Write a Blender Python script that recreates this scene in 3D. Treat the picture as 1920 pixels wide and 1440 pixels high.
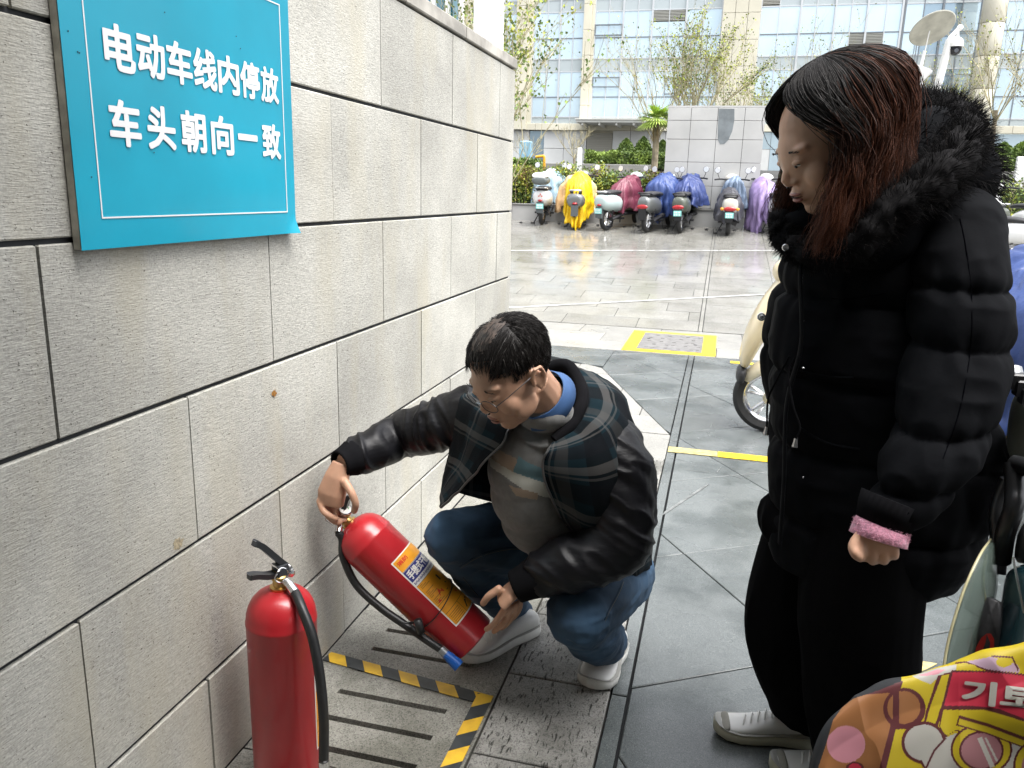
import bpy, bmesh, math, random
import numpy as np
from mathutils import Vector, Matrix, noise as mnoise

random.seed(7); rng = np.random.default_rng(7)
PI = math.pi
SC = bpy.context.scene
for o in list(bpy.data.objects): bpy.data.objects.remove(o)
COL = SC.collection

# ------------------------------------------------------------------ camera
EYE = np.array([0.0, 0.0, 1.45]); FPX = 1490.0
def _cam_axes():
    d1 = np.array([400.0, 350.0, -FPX]); d2 = np.array([-600.0, 377.0, -FPX])
    up = np.cross(d1, d2); up /= np.linalg.norm(up)
    if up[1] < 0: up = -up
    y = d1/np.linalg.norm(d1); x = np.cross(y, up)
    return np.array([x, y, up])
RC = _cam_axes()
cam_d = bpy.data.cameras.new('camera'); cam = bpy.data.objects.new('camera', cam_d); COL.objects.link(cam)
m4 = Matrix(RC.tolist()).to_4x4(); m4.translation = Vector(EYE); cam.matrix_world = m4
cam_d.sensor_fit = 'HORIZONTAL'; cam_d.sensor_width = 36.0; cam_d.lens = FPX/1920*36.0
cam_d.clip_start = 0.05; cam_d.clip_end = 900.0
SC.camera = cam

# ------------------------------------------------------------------ world, sun, exposure
W = bpy.data.worlds.new('World'); SC.world = W; W.use_nodes = True
wn = W.node_tree.nodes; wl = W.node_tree.links
for n in list(wn): wn.remove(n)
SUN_EL, SUN_AZ = math.radians(68), math.radians(115)     # high on the right, veiled by cloud
sky = wn.new('ShaderNodeTexSky'); sky.sky_type = 'NISHITA'; sky.sun_disc = False
sky.sun_elevation = SUN_EL; sky.sun_rotation = SUN_AZ; sky.air_density = 1.0; sky.dust_density = 5.0; sky.ozone_density = 1.0
hs = wn.new('ShaderNodeHueSaturation'); hs.inputs['Saturation'].default_value = 0.22; hs.inputs['Value'].default_value = 1.0
bg = wn.new('ShaderNodeBackground'); bg.inputs['Strength'].default_value = 0.15
wo = wn.new('ShaderNodeOutputWorld')
wl.new(sky.outputs[0], hs.inputs['Color']); wl.new(hs.outputs[0], bg.inputs['Color']); wl.new(bg.outputs[0], wo.inputs[0])
sl = bpy.data.lights.new('sun', 'SUN'); sl.energy = 1.0; sl.angle = math.radians(40); sl.color = (1.0, 0.985, 0.96)
sun = bpy.data.objects.new('sun', sl); COL.objects.link(sun)
sd = Vector((math.sin(SUN_AZ)*math.cos(SUN_EL), math.cos(SUN_AZ)*math.cos(SUN_EL), math.sin(SUN_EL)))
sun.rotation_euler = sd.to_track_quat('Z', 'Y').to_euler(); sun.location = (0, 0, 12)
SC.view_settings.view_transform = 'Standard'; SC.view_settings.look = 'None'
SC.view_settings.exposure = 1.75; SC.view_settings.gamma = 1.0; SC.view_settings.use_curve_mapping = False
SC.render.engine = 'CYCLES'; SC.cycles.use_denoising = True; SC.cycles.max_bounces = 8
SC.cycles.transparent_max_bounces = 8

# ------------------------------------------------------------------ measuring helpers
def ray(px, py): return RC @ np.array([px-960.0, 720.0-py, -FPX])
def at(px, py, Y):
    d = ray(px, py); return EYE + d*(Y/d[1])
def onz(px, py, z=0.0):
    d = ray(px, py); return EYE + d*((z-EYE[2])/d[2])
def onx(px, py, X):
    d = ray(px, py); return EYE + d*(X/d[0])
V = lambda *a: np.array(a, float)

# ------------------------------------------------------------------ object helpers
def tag(o, label=None, cat=None, group=None, kind=None):
    if label: o['label'] = label
    if cat: o['category'] = cat
    if group: o['group'] = group
    if kind: o['kind'] = kind
    return o
def thing(name, label, cat, loc=(0, 0, 0), rz=0.0, group=None):
    o = bpy.data.objects.new(name, None); COL.objects.link(o); o.location = loc; o.rotation_euler = (0, 0, rz)
    o.empty_display_size = 0.1
    return tag(o, label, cat, group)
def link(name, me, mats=None, parent=None, smooth=False, keep=True):
    """link a mesh; with keep the vertices are in world space and the parent is undone"""
    o = bpy.data.objects.new(name, me); COL.objects.link(o)
    if mats is not None:
        if not isinstance(mats, (list, tuple)): mats = [mats]
        if len(me.materials) == 0:
            for m in mats: me.materials.append(m)
    if smooth and len(me.polygons): me.polygons.foreach_set('use_smooth', [True]*len(me.polygons))
    if parent is not None:
        o.parent = parent
        if keep: o.matrix_parent_inverse = world_of(parent).inverted()
    return o
def world_of(o):
    l = o.matrix_basis
    return (world_of(o.parent) @ o.matrix_parent_inverse @ l) if o.parent else l.copy()
def pym(verts, faces):
    me = bpy.data.meshes.new('m'); me.from_pydata([tuple(map(float, v)) for v in verts], [], [tuple(map(int, f)) for f in faces]); me.update(); return me
class MB:
    """collects simple solids in one mesh"""
    def __init__(s): s.v = []; s.f = []; s.mi = []; s.M = None
    def _add(s, vs, fs, mi=0):
        b = len(s.v)
        if s.M is not None: vs = [tuple(s.M @ Vector(v)) for v in vs]
        s.v.extend([tuple(map(float, v)) for v in vs]); s.f.extend([tuple(b+i for i in f) for f in fs]); s.mi.extend([mi]*len(fs)); return s
    def box(s, lo, hi, mi=0, R=None, o=None):
        x0, y0, z0 = lo; x1, y1, z1 = hi
        vs = [(x0,y0,z0),(x1,y0,z0),(x1,y1,z0),(x0,y1,z0),(x0,y0,z1),(x1,y0,z1),(x1,y1,z1),(x0,y1,z1)]
        if R is not None: vs = [tuple(R @ Vector(v) + Vector(o if o is not None else (0, 0, 0))) for v in vs]
        return s._add(vs, [(0,3,2,1),(4,5,6,7),(0,1,5,4),(1,2,6,5),(2,3,7,6),(3,0,4,7)], mi)
    def bevbox(s, lo, hi, b, mi=0):
        """box with chamfered top and side edges"""
        x0,y0,z0 = lo; x1,y1,z1 = hi
        vs = []
        for z, k in ((z0, b), (z0+b, 0), (z1-b, 0), (z1, b)):
            vs += [(x0+k,y0+k,z),(x1-k,y0+k,z),(x1-k,y1-k,z),(x0+k,y1-k,z)]
        fs = [(3,2,1,0),(12,13,14,15)]
        for l in range(3):
            for i in range(4): fs.append((l*4+i, l*4+(i+1)%4, l*4+4+(i+1)%4, l*4+4+i))
        return s._add(vs, fs, mi)
    def prism(s, poly, z0, z1, b=0.0, mi=0):
        """vertical prism over a convex xy polygon, optional chamfer"""
        n = len(poly); P = np.array([p[:2] for p in poly], float); c = P.mean(0)
        if np.cross(P[1]-P[0], P[2]-P[1]) < 0: P = P[::-1]
        rings = [(P, z0), (P, z1)] if b <= 0 else [(P, z0), (P, z1-b), (P + (c-P)/np.maximum(np.linalg.norm(c-P, axis=1), 1e-6)[:, None]*b*1.3, z1)]
        vs = [(p[0], p[1], z) for R_, z in rings for p in R_]
        fs = [tuple(range(n))[::-1], tuple(range((len(rings)-1)*n, len(rings)*n))]
        for l in range(len(rings)-1):
            for i in range(n): fs.append((l*n+i, l*n+(i+1)%n, l*n+n+(i+1)%n, l*n+n+i))
        return s._add(vs, fs, mi)
    def tube(s, pts, r, n=8, mi=0, cap=True, flat=None):
        pts = [np.array(p, float) for p in pts]; k = len(pts)
        if not hasattr(r, '__len__'): r = [r]*k
        fr = frames(pts); vs = []
        for i in range(k):
            t, u, w = fr[i]; ri = r[i]; ra, rb = (ri if hasattr(ri, '__len__') else (ri, ri))
            for j in range(n):
                a = 2*PI*j/n; vs.append(pts[i] + u*math.cos(a)*ra + w*math.sin(a)*rb)
        fs = []
        for i in range(k-1):
            for j in range(n): fs.append((i*n+j, i*n+(j+1)%n, (i+1)*n+(j+1)%n, (i+1)*n+j))
        if cap: fs += [tuple(range(n))[::-1], tuple(range((k-1)*n, k*n))]
        return s._add(vs, fs, mi)
    def ell(s, c, r, R=None, nu=20, nv=12, mi=0):
        c = np.array(c, float); vs = []; fs = []
        if not hasattr(r, '__len__'): r = (r, r, r)
        for i in range(nv+1):
            th = PI*i/nv
            for j in range(nu):
                ph = 2*PI*j/nu; p = np.array([r[0]*math.sin(th)*math.cos(ph), r[1]*math.sin(th)*math.sin(ph), r[2]*math.cos(th)])
                if R is not None: p = np.array(R) @ p
                vs.append(c+p)
        for i in range(nv):
            for j in range(nu):
                a = i*nu+j; b = i*nu+(j+1)%nu
                if i == 0: fs.append((a, a+nu, b+nu))
                elif i == nv-1: fs.append((a, a+nu, b))
                else: fs.append((a, a+nu, b+nu, b))
        return s._add(vs, fs, mi)
    def lathe(s, prof, axis_o=(0,0,0), n=32, R=None, mi=0):
        """profile (r, h) turned about local z"""
        vs = []; o = np.array(axis_o, float); R_ = np.eye(3) if R is None else np.array(R)
        for r, h in prof:
            for j in range(n): vs.append(o + R_ @ V(r*math.cos(2*PI*j/n), r*math.sin(2*PI*j/n), h))
        fs = []
        for i in range(len(prof)-1):
            for j in range(n): fs.append((i*n+j, i*n+(j+1)%n, (i+1)*n+(j+1)%n, (i+1)*n+j))
        fs += [tuple(range(n))[::-1], tuple(range((len(prof)-1)*n, len(prof)*n))]
        return s._add(vs, fs, mi)
    def loft(s, rings, closed=True, cap=True, mi=0):
        n = len(rings[0]); vs = [p for r in rings for p in r]; fs = []
        for i in range(len(rings)-1):
            for j in range(n if closed else n-1): fs.append((i*n+j, i*n+(j+1)%n, (i+1)*n+(j+1)%n, (i+1)*n+j))
        if cap and closed: fs += [tuple(range(n))[::-1], tuple(range((len(rings)-1)*n, len(rings)*n))]
        return s._add(vs, fs, mi)
    def mesh(s):
        me = pym(s.v, s.f)
        if any(s.mi): me.polygons.foreach_set('material_index', s.mi)
        return me
    def build(s, name, mats, parent=None, smooth=False, bevel=0.0, seg=2, sub=0, keep=True, auto=True):
        me = s.mesh(); o = link(name, me, mats, parent, smooth, keep)
        if bevel > 0:
            b = o.modifiers.new('bevel', 'BEVEL'); b.width = bevel; b.segments = seg; b.limit_method = 'ANGLE'; b.angle_limit = math.radians(35)
            b.harden_normals = False
        if sub: 
            b = o.modifiers.new('sub', 'SUBSURF'); b.levels = sub; b.render_levels = sub
        if smooth and auto and not sub and hasattr(me, 'set_sharp_from_angle'): me.set_sharp_from_angle(angle=math.radians(40))
        return o
def frames(pts):
    k = len(pts); out = []; u = None
    for i in range(k):
        t = pts[min(i+1, k-1)] - pts[max(i-1, 0)]; L = np.linalg.norm(t); t = t/L if L > 1e-9 else V(0, 0, 1)
        if u is None:
            a = V(0, 0, 1) if abs(t[2]) < 0.9 else V(0, 1, 0)
            u = np.cross(a, t)
        else: u = u - t*np.dot(u, t)
        n_ = np.linalg.norm(u); u = u/n_ if n_ > 1e-9 else V(1, 0, 0)
        out.append((t, u, np.cross(t, u)))
    return out
def spline(pts, n=8, rad=None):
    """Catmull-Rom through the points, radii too"""
    P = [np.array(p, float) for p in pts]; Q = [P[0]] + P + [P[-1]]; out = []; ro = []
    if rad is not None: RR = [np.array(r if hasattr(r, '__len__') else (r, r), float) for r in rad]
    for i in range(len(P)-1):
        a, b, c, d = Q[i:i+4]
        for j in range(n):
            t = j/n; out.append(0.5*((2*b)+(-a+c)*t+(2*a-5*b+4*c-d)*t*t+(-a+3*b-3*c+d)*t**3))
            if rad is not None: ro.append(RR[i]*(1-t)+RR[i+1]*t)
    out.append(P[-1])
    if rad is None: return out
    ro.append(RR[-1]); return out, ro
def vnoise(p, seed=0):
    """value noise, vectorised, in -1..1"""
    p = np.asarray(p, float); i = np.floor(p).astype(np.int64); f = p-i; f = f*f*(3-2*f)
    def h(a, b, c):
        n = (a*73856093) ^ (b*19349663) ^ (c*83492791) ^ (seed*2654435761)
        n = (n ^ (n >> 13))*1274126177 & 0x7fffffff; n = (n ^ (n >> 16)) & 0xffff
        return n/32767.5-1
    r = 0
    for dx in (0, 1):
        for dy in (0, 1):
            for dz in (0, 1):
                w = (f[:, 0] if dx else 1-f[:, 0])*(f[:, 1] if dy else 1-f[:, 1])*(f[:, 2] if dz else 1-f[:, 2])
                r = r + w*h(i[:, 0]+dx, i[:, 1]+dy, i[:, 2]+dz)
    return r
def vfbm(p, o=3, seed=0):
    r = 0; a = 1; 
    for k in range(o): r = r + a*vnoise(np.asarray(p)*2**k, seed+k); a *= .5
    return r
def blob(name, mb, mats, parent=None, voxel=0.006, smooth=4, fac=0.5, disp=None, disp2=None, dec=None):
    """fuse overlapping closed solids into one continuous skin"""
    o = link(name, mb.mesh(), mats, None)
    r = o.modifiers.new('r', 'REMESH'); r.mode = 'VOXEL'; r.voxel_size = voxel; r.use_smooth_shade = True
    if smooth:
        q = o.modifiers.new('s', 'SMOOTH'); q.factor = fac; q.iterations = smooth
    if dec:
        q = o.modifiers.new('d', 'DECIMATE'); q.ratio = dec
    dg = bpy.context.evaluated_depsgraph_get(); ev = o.evaluated_get(dg)
    me = bpy.data.meshes.new_from_object(ev, depsgraph=dg); o.modifiers.clear(); old = o.data; o.data = me; bpy.data.meshes.remove(old)
    me.materials.clear()
    for m in (mats if isinstance(mats, (list, tuple)) else [mats]): me.materials.append(m)
    for d in (disp, disp2):
        if d is None: continue
        n = len(me.vertices); co = np.empty(n*3); me.vertices.foreach_get('co', co); co = co.reshape(-1, 3)
        no = np.empty(n*3); me.vertices.foreach_get('normal', no); no = no.reshape(-1, 3)
        res = d(co, no)
        co = res if res.ndim == 2 else co + no*res[:, None]
        me.vertices.foreach_set('co', co.ravel()); me.update()
    me.polygons.foreach_set('use_smooth', [True]*len(me.polygons))
    if parent is not None:
        o.parent = parent; o.matrix_parent_inverse = world_of(parent).inverted()
    return o
def paint_faces(o, fn):
    """give each face a material index from its centre"""
    me = o.data; n = len(me.polygons); c = np.empty(n*3); me.polygons.foreach_get('center', c); c = c.reshape(-1, 3)
    me.polygons.foreach_set('material_index', np.asarray(fn(c), dtype=np.int32)); me.update()

# ------------------------------------------------------------------ text as mesh outlines (bundled fallback font)
def text_mesh(s, w=None, h=None, bold=0.02, res=3, square=False):
    cu = bpy.data.curves.new('t', 'FONT'); cu.body = s; cu.size = 1.0; cu.resolution_u = res; cu.fill_mode = 'BOTH' 
    o = bpy.data.objects.new('t', cu); COL.objects.link(o); dg = bpy.context.evaluated_depsgraph_get()
    me = bpy.data.meshes.new_from_object(o.evaluated_get(dg), depsgraph=dg); bpy.data.objects.remove(o); bpy.data.curves.remove(cu)
    v = np.array([x.co[:] for x in me.vertices]).reshape(-1, 3); f = [tuple(p.vertices) for p in me.polygons]; bpy.data.meshes.remove(me)
    if len(v) and bold:      # heavier strokes: the same outline laid again, shifted a hair each way
        v0, f0 = v, f; v = []; f = []
        for k, (dx, dy) in enumerate(((0, 0), (1, 1), (-1, 1), (1, -1), (-1, -1), (0, 1.2), (0, -1.2), (1.2, 0), (-1.2, 0))):
            b = len(v0)*k; v.append(v0+np.array([dx*bold, dy*bold, k*1.0])); f += [tuple(b+i for i in q) for q in f0]
        v = np.concatenate(v)
    if len(v) == 0: return v, f
    lo, hi = v.min(0), v.max(0); v = v-lo; sx = (w/(hi[0]-lo[0])) if w else None; sy = (h/(hi[1]-lo[1])) if h else None
    if sx is None: sx = sy
    if sy is None: sy = sx
    v[:, 0] *= sx; v[:, 1] *= sy; return v, f

# ------------------------------------------------------------------ materials
MATS = {}
def mat(name, col, rough=0.6, metal=0.0, var=0.0, scale=8.0, bump=0.0, bscale=40.0, col2=None, spec=0.5, coat=0.0, trans=0.0, ior=1.45,
        stretch=None, detail=4.0, rvar=0.0, coords='pos', sheen=0.0, sss=0.0, alpha=1.0, bdist=0.01, spots=None):
    """procedural principled material: noise-varied colour, roughness and relief"""
    if name in MATS: return MATS[name]
    m = bpy.data.materials.new(name); m.use_nodes = True; nt = m.node_tree; N = nt.nodes; L = nt.links
    b = N['Principled BSDF']; c = (*col, 1) if len(col) == 3 else col
    b.inputs['Base Color'].default_value = c; b.inputs['Roughness'].default_value = rough; b.inputs['Metallic'].default_value = metal
    b.inputs['Specular IOR Level'].default_value = spec; b.inputs['Coat Weight'].default_value = coat; b.inputs['Coat Roughness'].default_value = 0.08
    b.inputs['Transmission Weight'].default_value = trans; b.inputs['IOR'].default_value = ior; b.inputs['Sheen Weight'].default_value = sheen
    b.inputs['Alpha'].default_value = alpha
    if sss: b.inputs['Subsurface Weight'].default_value = sss; b.inputs['Subsurface Radius'].default_value = (0.012, 0.004, 0.002); b.inputs['Subsurface Scale'].default_value = 1.0
    if coords == 'pos':
        g = N.new('ShaderNodeNewGeometry'); src = g.outputs['Position']
    elif coords == 'uv':
        g = N.new('ShaderNodeUVMap'); src = g.outputs[0]
    else:
        g = N.new('ShaderNodeTexCoord'); src = g.outputs['Object']
    if stretch:
        mp = N.new('ShaderNodeMapping'); mp.inputs['Scale'].default_value = stretch; L.new(src, mp.inputs[0]); src2 = mp.outputs[0]
    else: src2 = src
    if var > 0 or col2:
        n = N.new('ShaderNodeTexNoise'); n.inputs['Scale'].default_value = scale; n.inputs['Detail'].default_value = detail; L.new(src, n.inputs['Vector'])
        mx = N.new('ShaderNodeMix'); mx.data_type = 'RGBA'; a = col2 or tuple(max(0, x*(1-var)) for x in col[:3])
        a0 = tuple(min(1, x*(1+var*0.6)) for x in col[:3]) if not col2 else col[:3]
        mx.inputs[6].default_value = (*a0, 1); mx.inputs[7].default_value = (*a, 1)
        r = N.new('ShaderNodeMapRange'); r.inputs[1].default_value = 0.35; r.inputs[2].default_value = 0.65; L.new(n.outputs[0], r.inputs[0]); L.new(r.outputs[0], mx.inputs[0])
        out = mx.outputs[2]
        if spots:   # (scale, threshold, colour): darker specks
            n2 = N.new('ShaderNodeTexNoise'); n2.inputs['Scale'].default_value = spots[0]; n2.inputs['Detail'].default_value = 2; L.new(src2 if len(spots) > 3 else src, n2.inputs['Vector'])
            r2 = N.new('ShaderNodeMapRange'); r2.inputs[1].default_value = spots[1]; r2.inputs[2].default_value = spots[1]+0.06; L.new(n2.outputs[0], r2.inputs[0])
            m2 = N.new('ShaderNodeMix'); m2.data_type = 'RGBA'; m2.inputs[7].default_value = (*spots[2], 1); L.new(out, m2.inputs[6]); L.new(r2.outputs[0], m2.inputs[0]); out = m2.outputs[2]
        L.new(out, b.inputs['Base Color'])
    if rvar > 0:
        n = N.new('ShaderNodeTexNoise'); n.inputs['Scale'].default_value = scale*0.7; n.inputs['Detail'].default_value = 5; L.new(src, n.inputs['Vector'])
        r = N.new('ShaderNodeMapRange'); r.inputs[1].default_value = 0.3; r.inputs[2].default_value = 0.7
        r.inputs[3].default_value = max(0.02, rough-rvar); r.inputs[4].default_value = min(1, rough+rvar); L.new(n.outputs[0], r.inputs[0]); L.new(r.outputs[0], b.inputs['Roughness'])
    if bump > 0:
        n = N.new('ShaderNodeTexNoise'); n.inputs['Scale'].default_value = bscale; n.inputs['Detail'].default_value = 6; L.new(src2, n.inputs['Vector'])
        bp = N.new('ShaderNodeBump'); bp.inputs['Strength'].default_value = bump; bp.inputs['Distance'].default_value = bdist; L.new(n.outputs[0], bp.inputs['Height']); L.new(bp.outputs[0], b.inputs['Normal'])
    MATS[name] = m; return m
def nodes(m): return m.node_tree.nodes, m.node_tree.links, m.node_tree.nodes['Principled BSDF']

def stone_wall_mat():
    """beige granite, machine-tooled with fine horizontal ridges and dark pits"""
    m = mat('tooled_stone', (0.475, 0.465, 0.42), rough=0.82, var=0.16, scale=3.0, detail=6)
    N, L, b = nodes(m); g = N.new('ShaderNodeNewGeometry')
    base = b.inputs['Base Color'].links[0].from_socket
    # grain
    n = N.new('ShaderNodeTexNoise'); n.inputs['Scale'].default_value = 230; n.inputs['Detail'].default_value = 3; L.new(g.outputs['Position'], n.inputs['Vector'])
    r = N.new('ShaderNodeMapRange'); r.inputs[1].default_value = 0.3; r.inputs[2].default_value = 0.7; r.inputs[3].default_value = 0.78; r.inputs[4].default_value = 1.12; L.new(n.outputs[0], r.inputs[0])
    mul = N.new('ShaderNodeMix'); mul.data_type = 'RGBA'; mul.blend_type = 'MULTIPLY'; mul.inputs[0].default_value = 1
    L.new(base, mul.inputs[6]); L.new(r.outputs[0], mul.inputs[7])
    # ridges: noise stretched along the course
    mp = N.new('ShaderNodeMapping'); mp.inputs['Scale'].default_value = (60, 60, 420); L.new(g.outputs['Position'], mp.inputs[0])
    nr = N.new('ShaderNodeTexNoise'); nr.inputs['Scale'].default_value = 1; nr.inputs['Detail'].default_value = 3; L.new(mp.outputs[0], nr.inputs['Vector'])
    # pits
    mp2 = N.new('ShaderNodeMapping'); mp2.inputs['Scale'].default_value = (130, 130, 230); L.new(g.outputs['Position'], mp2.inputs[0])
    npit = N.new('ShaderNodeTexNoise'); npit.inputs['Scale'].default_value = 1; npit.inputs['Detail'].default_value = 4; L.new(mp2.outputs[0], npit.inputs['Vector'])
    rp = N.new('ShaderNodeMapRange'); rp.inputs[1].default_value = 0.66; rp.inputs[2].default_value = 0.74; L.new(npit.outputs[0], rp.inputs[0])
    pm = N.new('ShaderNodeMix'); pm.data_type = 'RGBA'; pm.inputs[7].default_value = (0.17, 0.16, 0.14, 1); L.new(mul.outputs[2], pm.inputs[6]); L.new(rp.outputs[0], pm.inputs[0])
    # ridge tint: slightly darker in the grooves
    rr = N.new('ShaderNodeMapRange'); rr.inputs[1].default_value = 0.35; rr.inputs[2].default_value = 0.65; rr.inputs[3].default_value = 0.82; rr.inputs[4].default_value = 1.08; L.new(nr.outputs[0], rr.inputs[0])
    m3 = N.new('ShaderNodeMix'); m3.data_type = 'RGBA'; m3.blend_type = 'MULTIPLY'; m3.inputs[0].default_value = 1; L.new(pm.outputs[2], m3.inputs[6]); L.new(rr.outputs[0], m3.inputs[7])
    # damp and lime streaks that hang down from the joints
    mp3 = N.new('ShaderNodeMapping'); mp3.inputs['Scale'].default_value = (3, 4.5, 0.9); L.new(g.outputs['Position'], mp3.inputs[0])
    ns = N.new('ShaderNodeTexNoise'); ns.inputs['Scale'].default_value = 1.6; ns.inputs['Detail'].default_value = 5; L.new(mp3.outputs[0], ns.inputs['Vector'])
    rs = N.new('ShaderNodeMapRange'); rs.inputs[1].default_value = 0.5; rs.inputs[2].default_value = 0.72; rs.inputs[4].default_value = 0.5; L.new(ns.outputs[0], rs.inputs[0])
    m4_ = N.new('ShaderNodeMix'); m4_.data_type = 'RGBA'; m4_.inputs[7].default_value = (0.42, 0.385, 0.29, 1); L.new(m3.outputs[2], m4_.inputs[6]); L.new(rs.outputs[0], m4_.inputs[0])
    # each stone a touch different
    oi = N.new('ShaderNodeObjectInfo'); ro = N.new('ShaderNodeMapRange'); ro.inputs[3].default_value = 0.88; ro.inputs[4].default_value = 1.08; L.new(oi.outputs['Random'], ro.inputs[0])
    m5 = N.new('ShaderNodeMix'); m5.data_type = 'RGBA'; m5.blend_type = 'MULTIPLY'; m5.inputs[0].default_value = 1; L.new(m4_.outputs[2], m5.inputs[6]); L.new(ro.outputs[0], m5.inputs[7])
    L.new(m5.outputs[2], b.inputs['Base Color'])
    ad = N.new('ShaderNodeMath'); ad.operation = 'SUBTRACT'; L.new(nr.outputs[0], ad.inputs[0]); L.new(rp.outputs[0], ad.inputs[1])
    bp = N.new('ShaderNodeBump'); bp.inputs['Strength'].default_value = 0.9; bp.inputs['Distance'].default_value = 0.0016; L.new(ad.outputs[0], bp.inputs['Height']); L.new(bp.outputs[0], b.inputs['Normal'])
    return m
M_STONE = stone_wall_mat()
M_JOINT = mat('dark_joint', (0.025, 0.027, 0.03), rough=0.85, var=0.3, scale=20)
def speckled(name, a, bcol, c, rough, rvar, sc=260, bump=0.5, bd=0.0015, patch=None):
    """granite: light and dark grains, optional damp patches"""
    m = mat(name, a, rough=rough, rvar=rvar, var=0.15, scale=4); N, L, b = nodes(m); g = N.new('ShaderNodeNewGeometry')
    base = b.inputs['Base Color'].links[0].from_socket
    v = N.new('ShaderNodeTexVoronoi'); v.inputs['Scale'].default_value = sc; L.new(g.outputs['Position'], v.inputs['Vector'])
    cr = N.new('ShaderNodeValToRGB'); cr.color_ramp.interpolation = 'LINEAR'; e = cr.color_ramp.elements
    e[0].position = 0.22; e[0].color = (*bcol, 1); e[1].position = 0.42; e[1].color = (*a, 1); q = e.new(0.78); q.color = (*a, 1); q = e.new(0.9); q.color = (*c, 1)
    L.new(v.outputs['Color'], cr.inputs[0])
    mx = N.new('ShaderNodeMix'); mx.data_type = 'RGBA'; mx.inputs[0].default_value = 0.65; L.new(base, mx.inputs[6]); L.new(cr.outputs[0], mx.inputs[7]); out = mx.outputs[2]
    n = N.new('ShaderNodeTexNoise'); n.inputs['Scale'].default_value = 2.2; n.inputs['Detail'].default_value = 7; n.inputs['Roughness'].default_value = 0.62; L.new(g.outputs['Position'], n.inputs['Vector'])
    if patch:
        r = N.new('ShaderNodeMapRange'); r.inputs[1].default_value = 0.46; r.inputs[2].default_value = 0.62; L.new(n.outputs[0], r.inputs[0])
        m2 = N.new('ShaderNodeMix'); m2.data_type = 'RGBA'; m2.blend_type = 'MULTIPLY'; m2.inputs[7].default_value = (*patch, 1); L.new(out, m2.inputs[6]); L.new(r.outputs[0], m2.inputs[0]); out = m2.outputs[2]
    oi = N.new('ShaderNodeObjectInfo'); ro = N.new('ShaderNodeMapRange'); ro.inputs[3].default_value = 0.88; ro.inputs[4].default_value = 1.1; L.new(oi.outputs['Random'], ro.inputs[0])
    m5 = N.new('ShaderNodeMix'); m5.data_type = 'RGBA'; m5.blend_type = 'MULTIPLY'; m5.inputs[0].default_value = 1; L.new(out, m5.inputs[6]); L.new(ro.outputs[0], m5.inputs[7])
    L.new(m5.outputs[2], b.inputs['Base Color'])
    bp = N.new('ShaderNodeBump'); bp.inputs['Strength'].default_value = bump; bp.inputs['Distance'].default_value = bd
    nn = N.new('ShaderNodeTexNoise'); nn.inputs['Scale'].default_value = sc*0.6; nn.inputs['Detail'].default_value = 4; L.new(g.outputs['Position'], nn.inputs['Vector'])
    L.new(nn.outputs[0], bp.inputs['Height']); L.new(bp.outputs[0], b.inputs['Normal'])
    return m
M_GRAN = speckled('drain_granite', (0.27, 0.265, 0.235), (0.07, 0.07, 0.06), (0.42, 0.41, 0.37), 0.62, 0.2, sc=300, patch=(0.55, 0.55, 0.52))
M_SLATE = speckled('wet_green_slate', (0.118, 0.130, 0.130), (0.06, 0.07, 0.07), (0.21, 0.22, 0.215), 0.24, 0.15, sc=420, bump=0.6, bd=0.0012, patch=(0.55, 0.58, 0.58))
M_PALE = speckled('pale_granite', (0.27, 0.265, 0.245), (0.15, 0.15, 0.14), (0.38, 0.37, 0.35), 0.38, 0.15, sc=240, bump=0.4)
M_PLAZA = speckled('wet_plaza_stone', (0.23, 0.225, 0.205), (0.14, 0.14, 0.13), (0.33, 0.325, 0.31), 0.13, 0.08, sc=160, bump=0.15, bd=0.0008, patch=(0.8, 0.8, 0.78))
def bushhammered():
    m = speckled('chiselled_granite', (0.29, 0.285, 0.265), (0.09, 0.09, 0.085), (0.42, 0.41, 0.39), 0.6, 0.15, sc=300, patch=(0.42, 0.42, 0.4)); N, L, b = nodes(m); g = N.new('ShaderNodeNewGeometry')
    mp = N.new('ShaderNodeMapping'); mp.inputs['Scale'].default_value = (140, 26, 1); L.new(g.outputs['Position'], mp.inputs[0])
    n = N.new('ShaderNodeTexNoise'); n.inputs['Scale'].default_value = 1; n.inputs['Detail'].default_value = 2; L.new(mp.outputs[0], n.inputs['Vector'])
    r = N.new('ShaderNodeMapRange'); r.inputs[1].default_value = 0.6; r.inputs[2].default_value = 0.68; L.new(n.outputs[0], r.inputs[0])
    src = b.inputs['Base Color'].links[0].from_socket
    mx = N.new('ShaderNodeMix'); mx.data_type = 'RGBA'; mx.inputs[7].default_value = (0.035, 0.035, 0.03, 1); L.new(src, mx.inputs[6]); L.new(r.outputs[0], mx.inputs[0]); L.new(mx.outputs[2], b.inputs['Base Color'])
    bp = N.new('ShaderNodeBump'); bp.inputs['Strength'].default_value = 1; bp.inputs['Distance'].default_value = 0.004; bp.invert = True; L.new(r.outputs[0], bp.inputs['Height']); L.new(bp.outputs[0], b.inputs['Normal'])
    return m
M_CHISEL = bushhammered()
M_YPAINT = mat('yellow_paint', (0.72, 0.50, 0.02), rough=0.5, var=0.25, scale=14, bump=0.3, bscale=120, bdist=0.001)
M_YWORN = mat('worn_yellow_paint', (0.45, 0.38, 0.16), rough=0.5, var=0.4, scale=30)
M_BLACKRUB = mat('black_rubber', (0.018, 0.018, 0.02), rough=0.48, var=0.2, scale=30, bump=0.1, bscale=200, bdist=0.0005)
M_SOIL = mat('soil', (0.09, 0.07, 0.045), rough=0.95, var=0.4, scale=5, bump=0.6, bscale=20)
M_GREYWALL = mat('grey_block_stone', (0.42, 0.42, 0.41), rough=0.6, var=0.12, scale=1.2, detail=8, bump=0.1, bscale=30)
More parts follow.
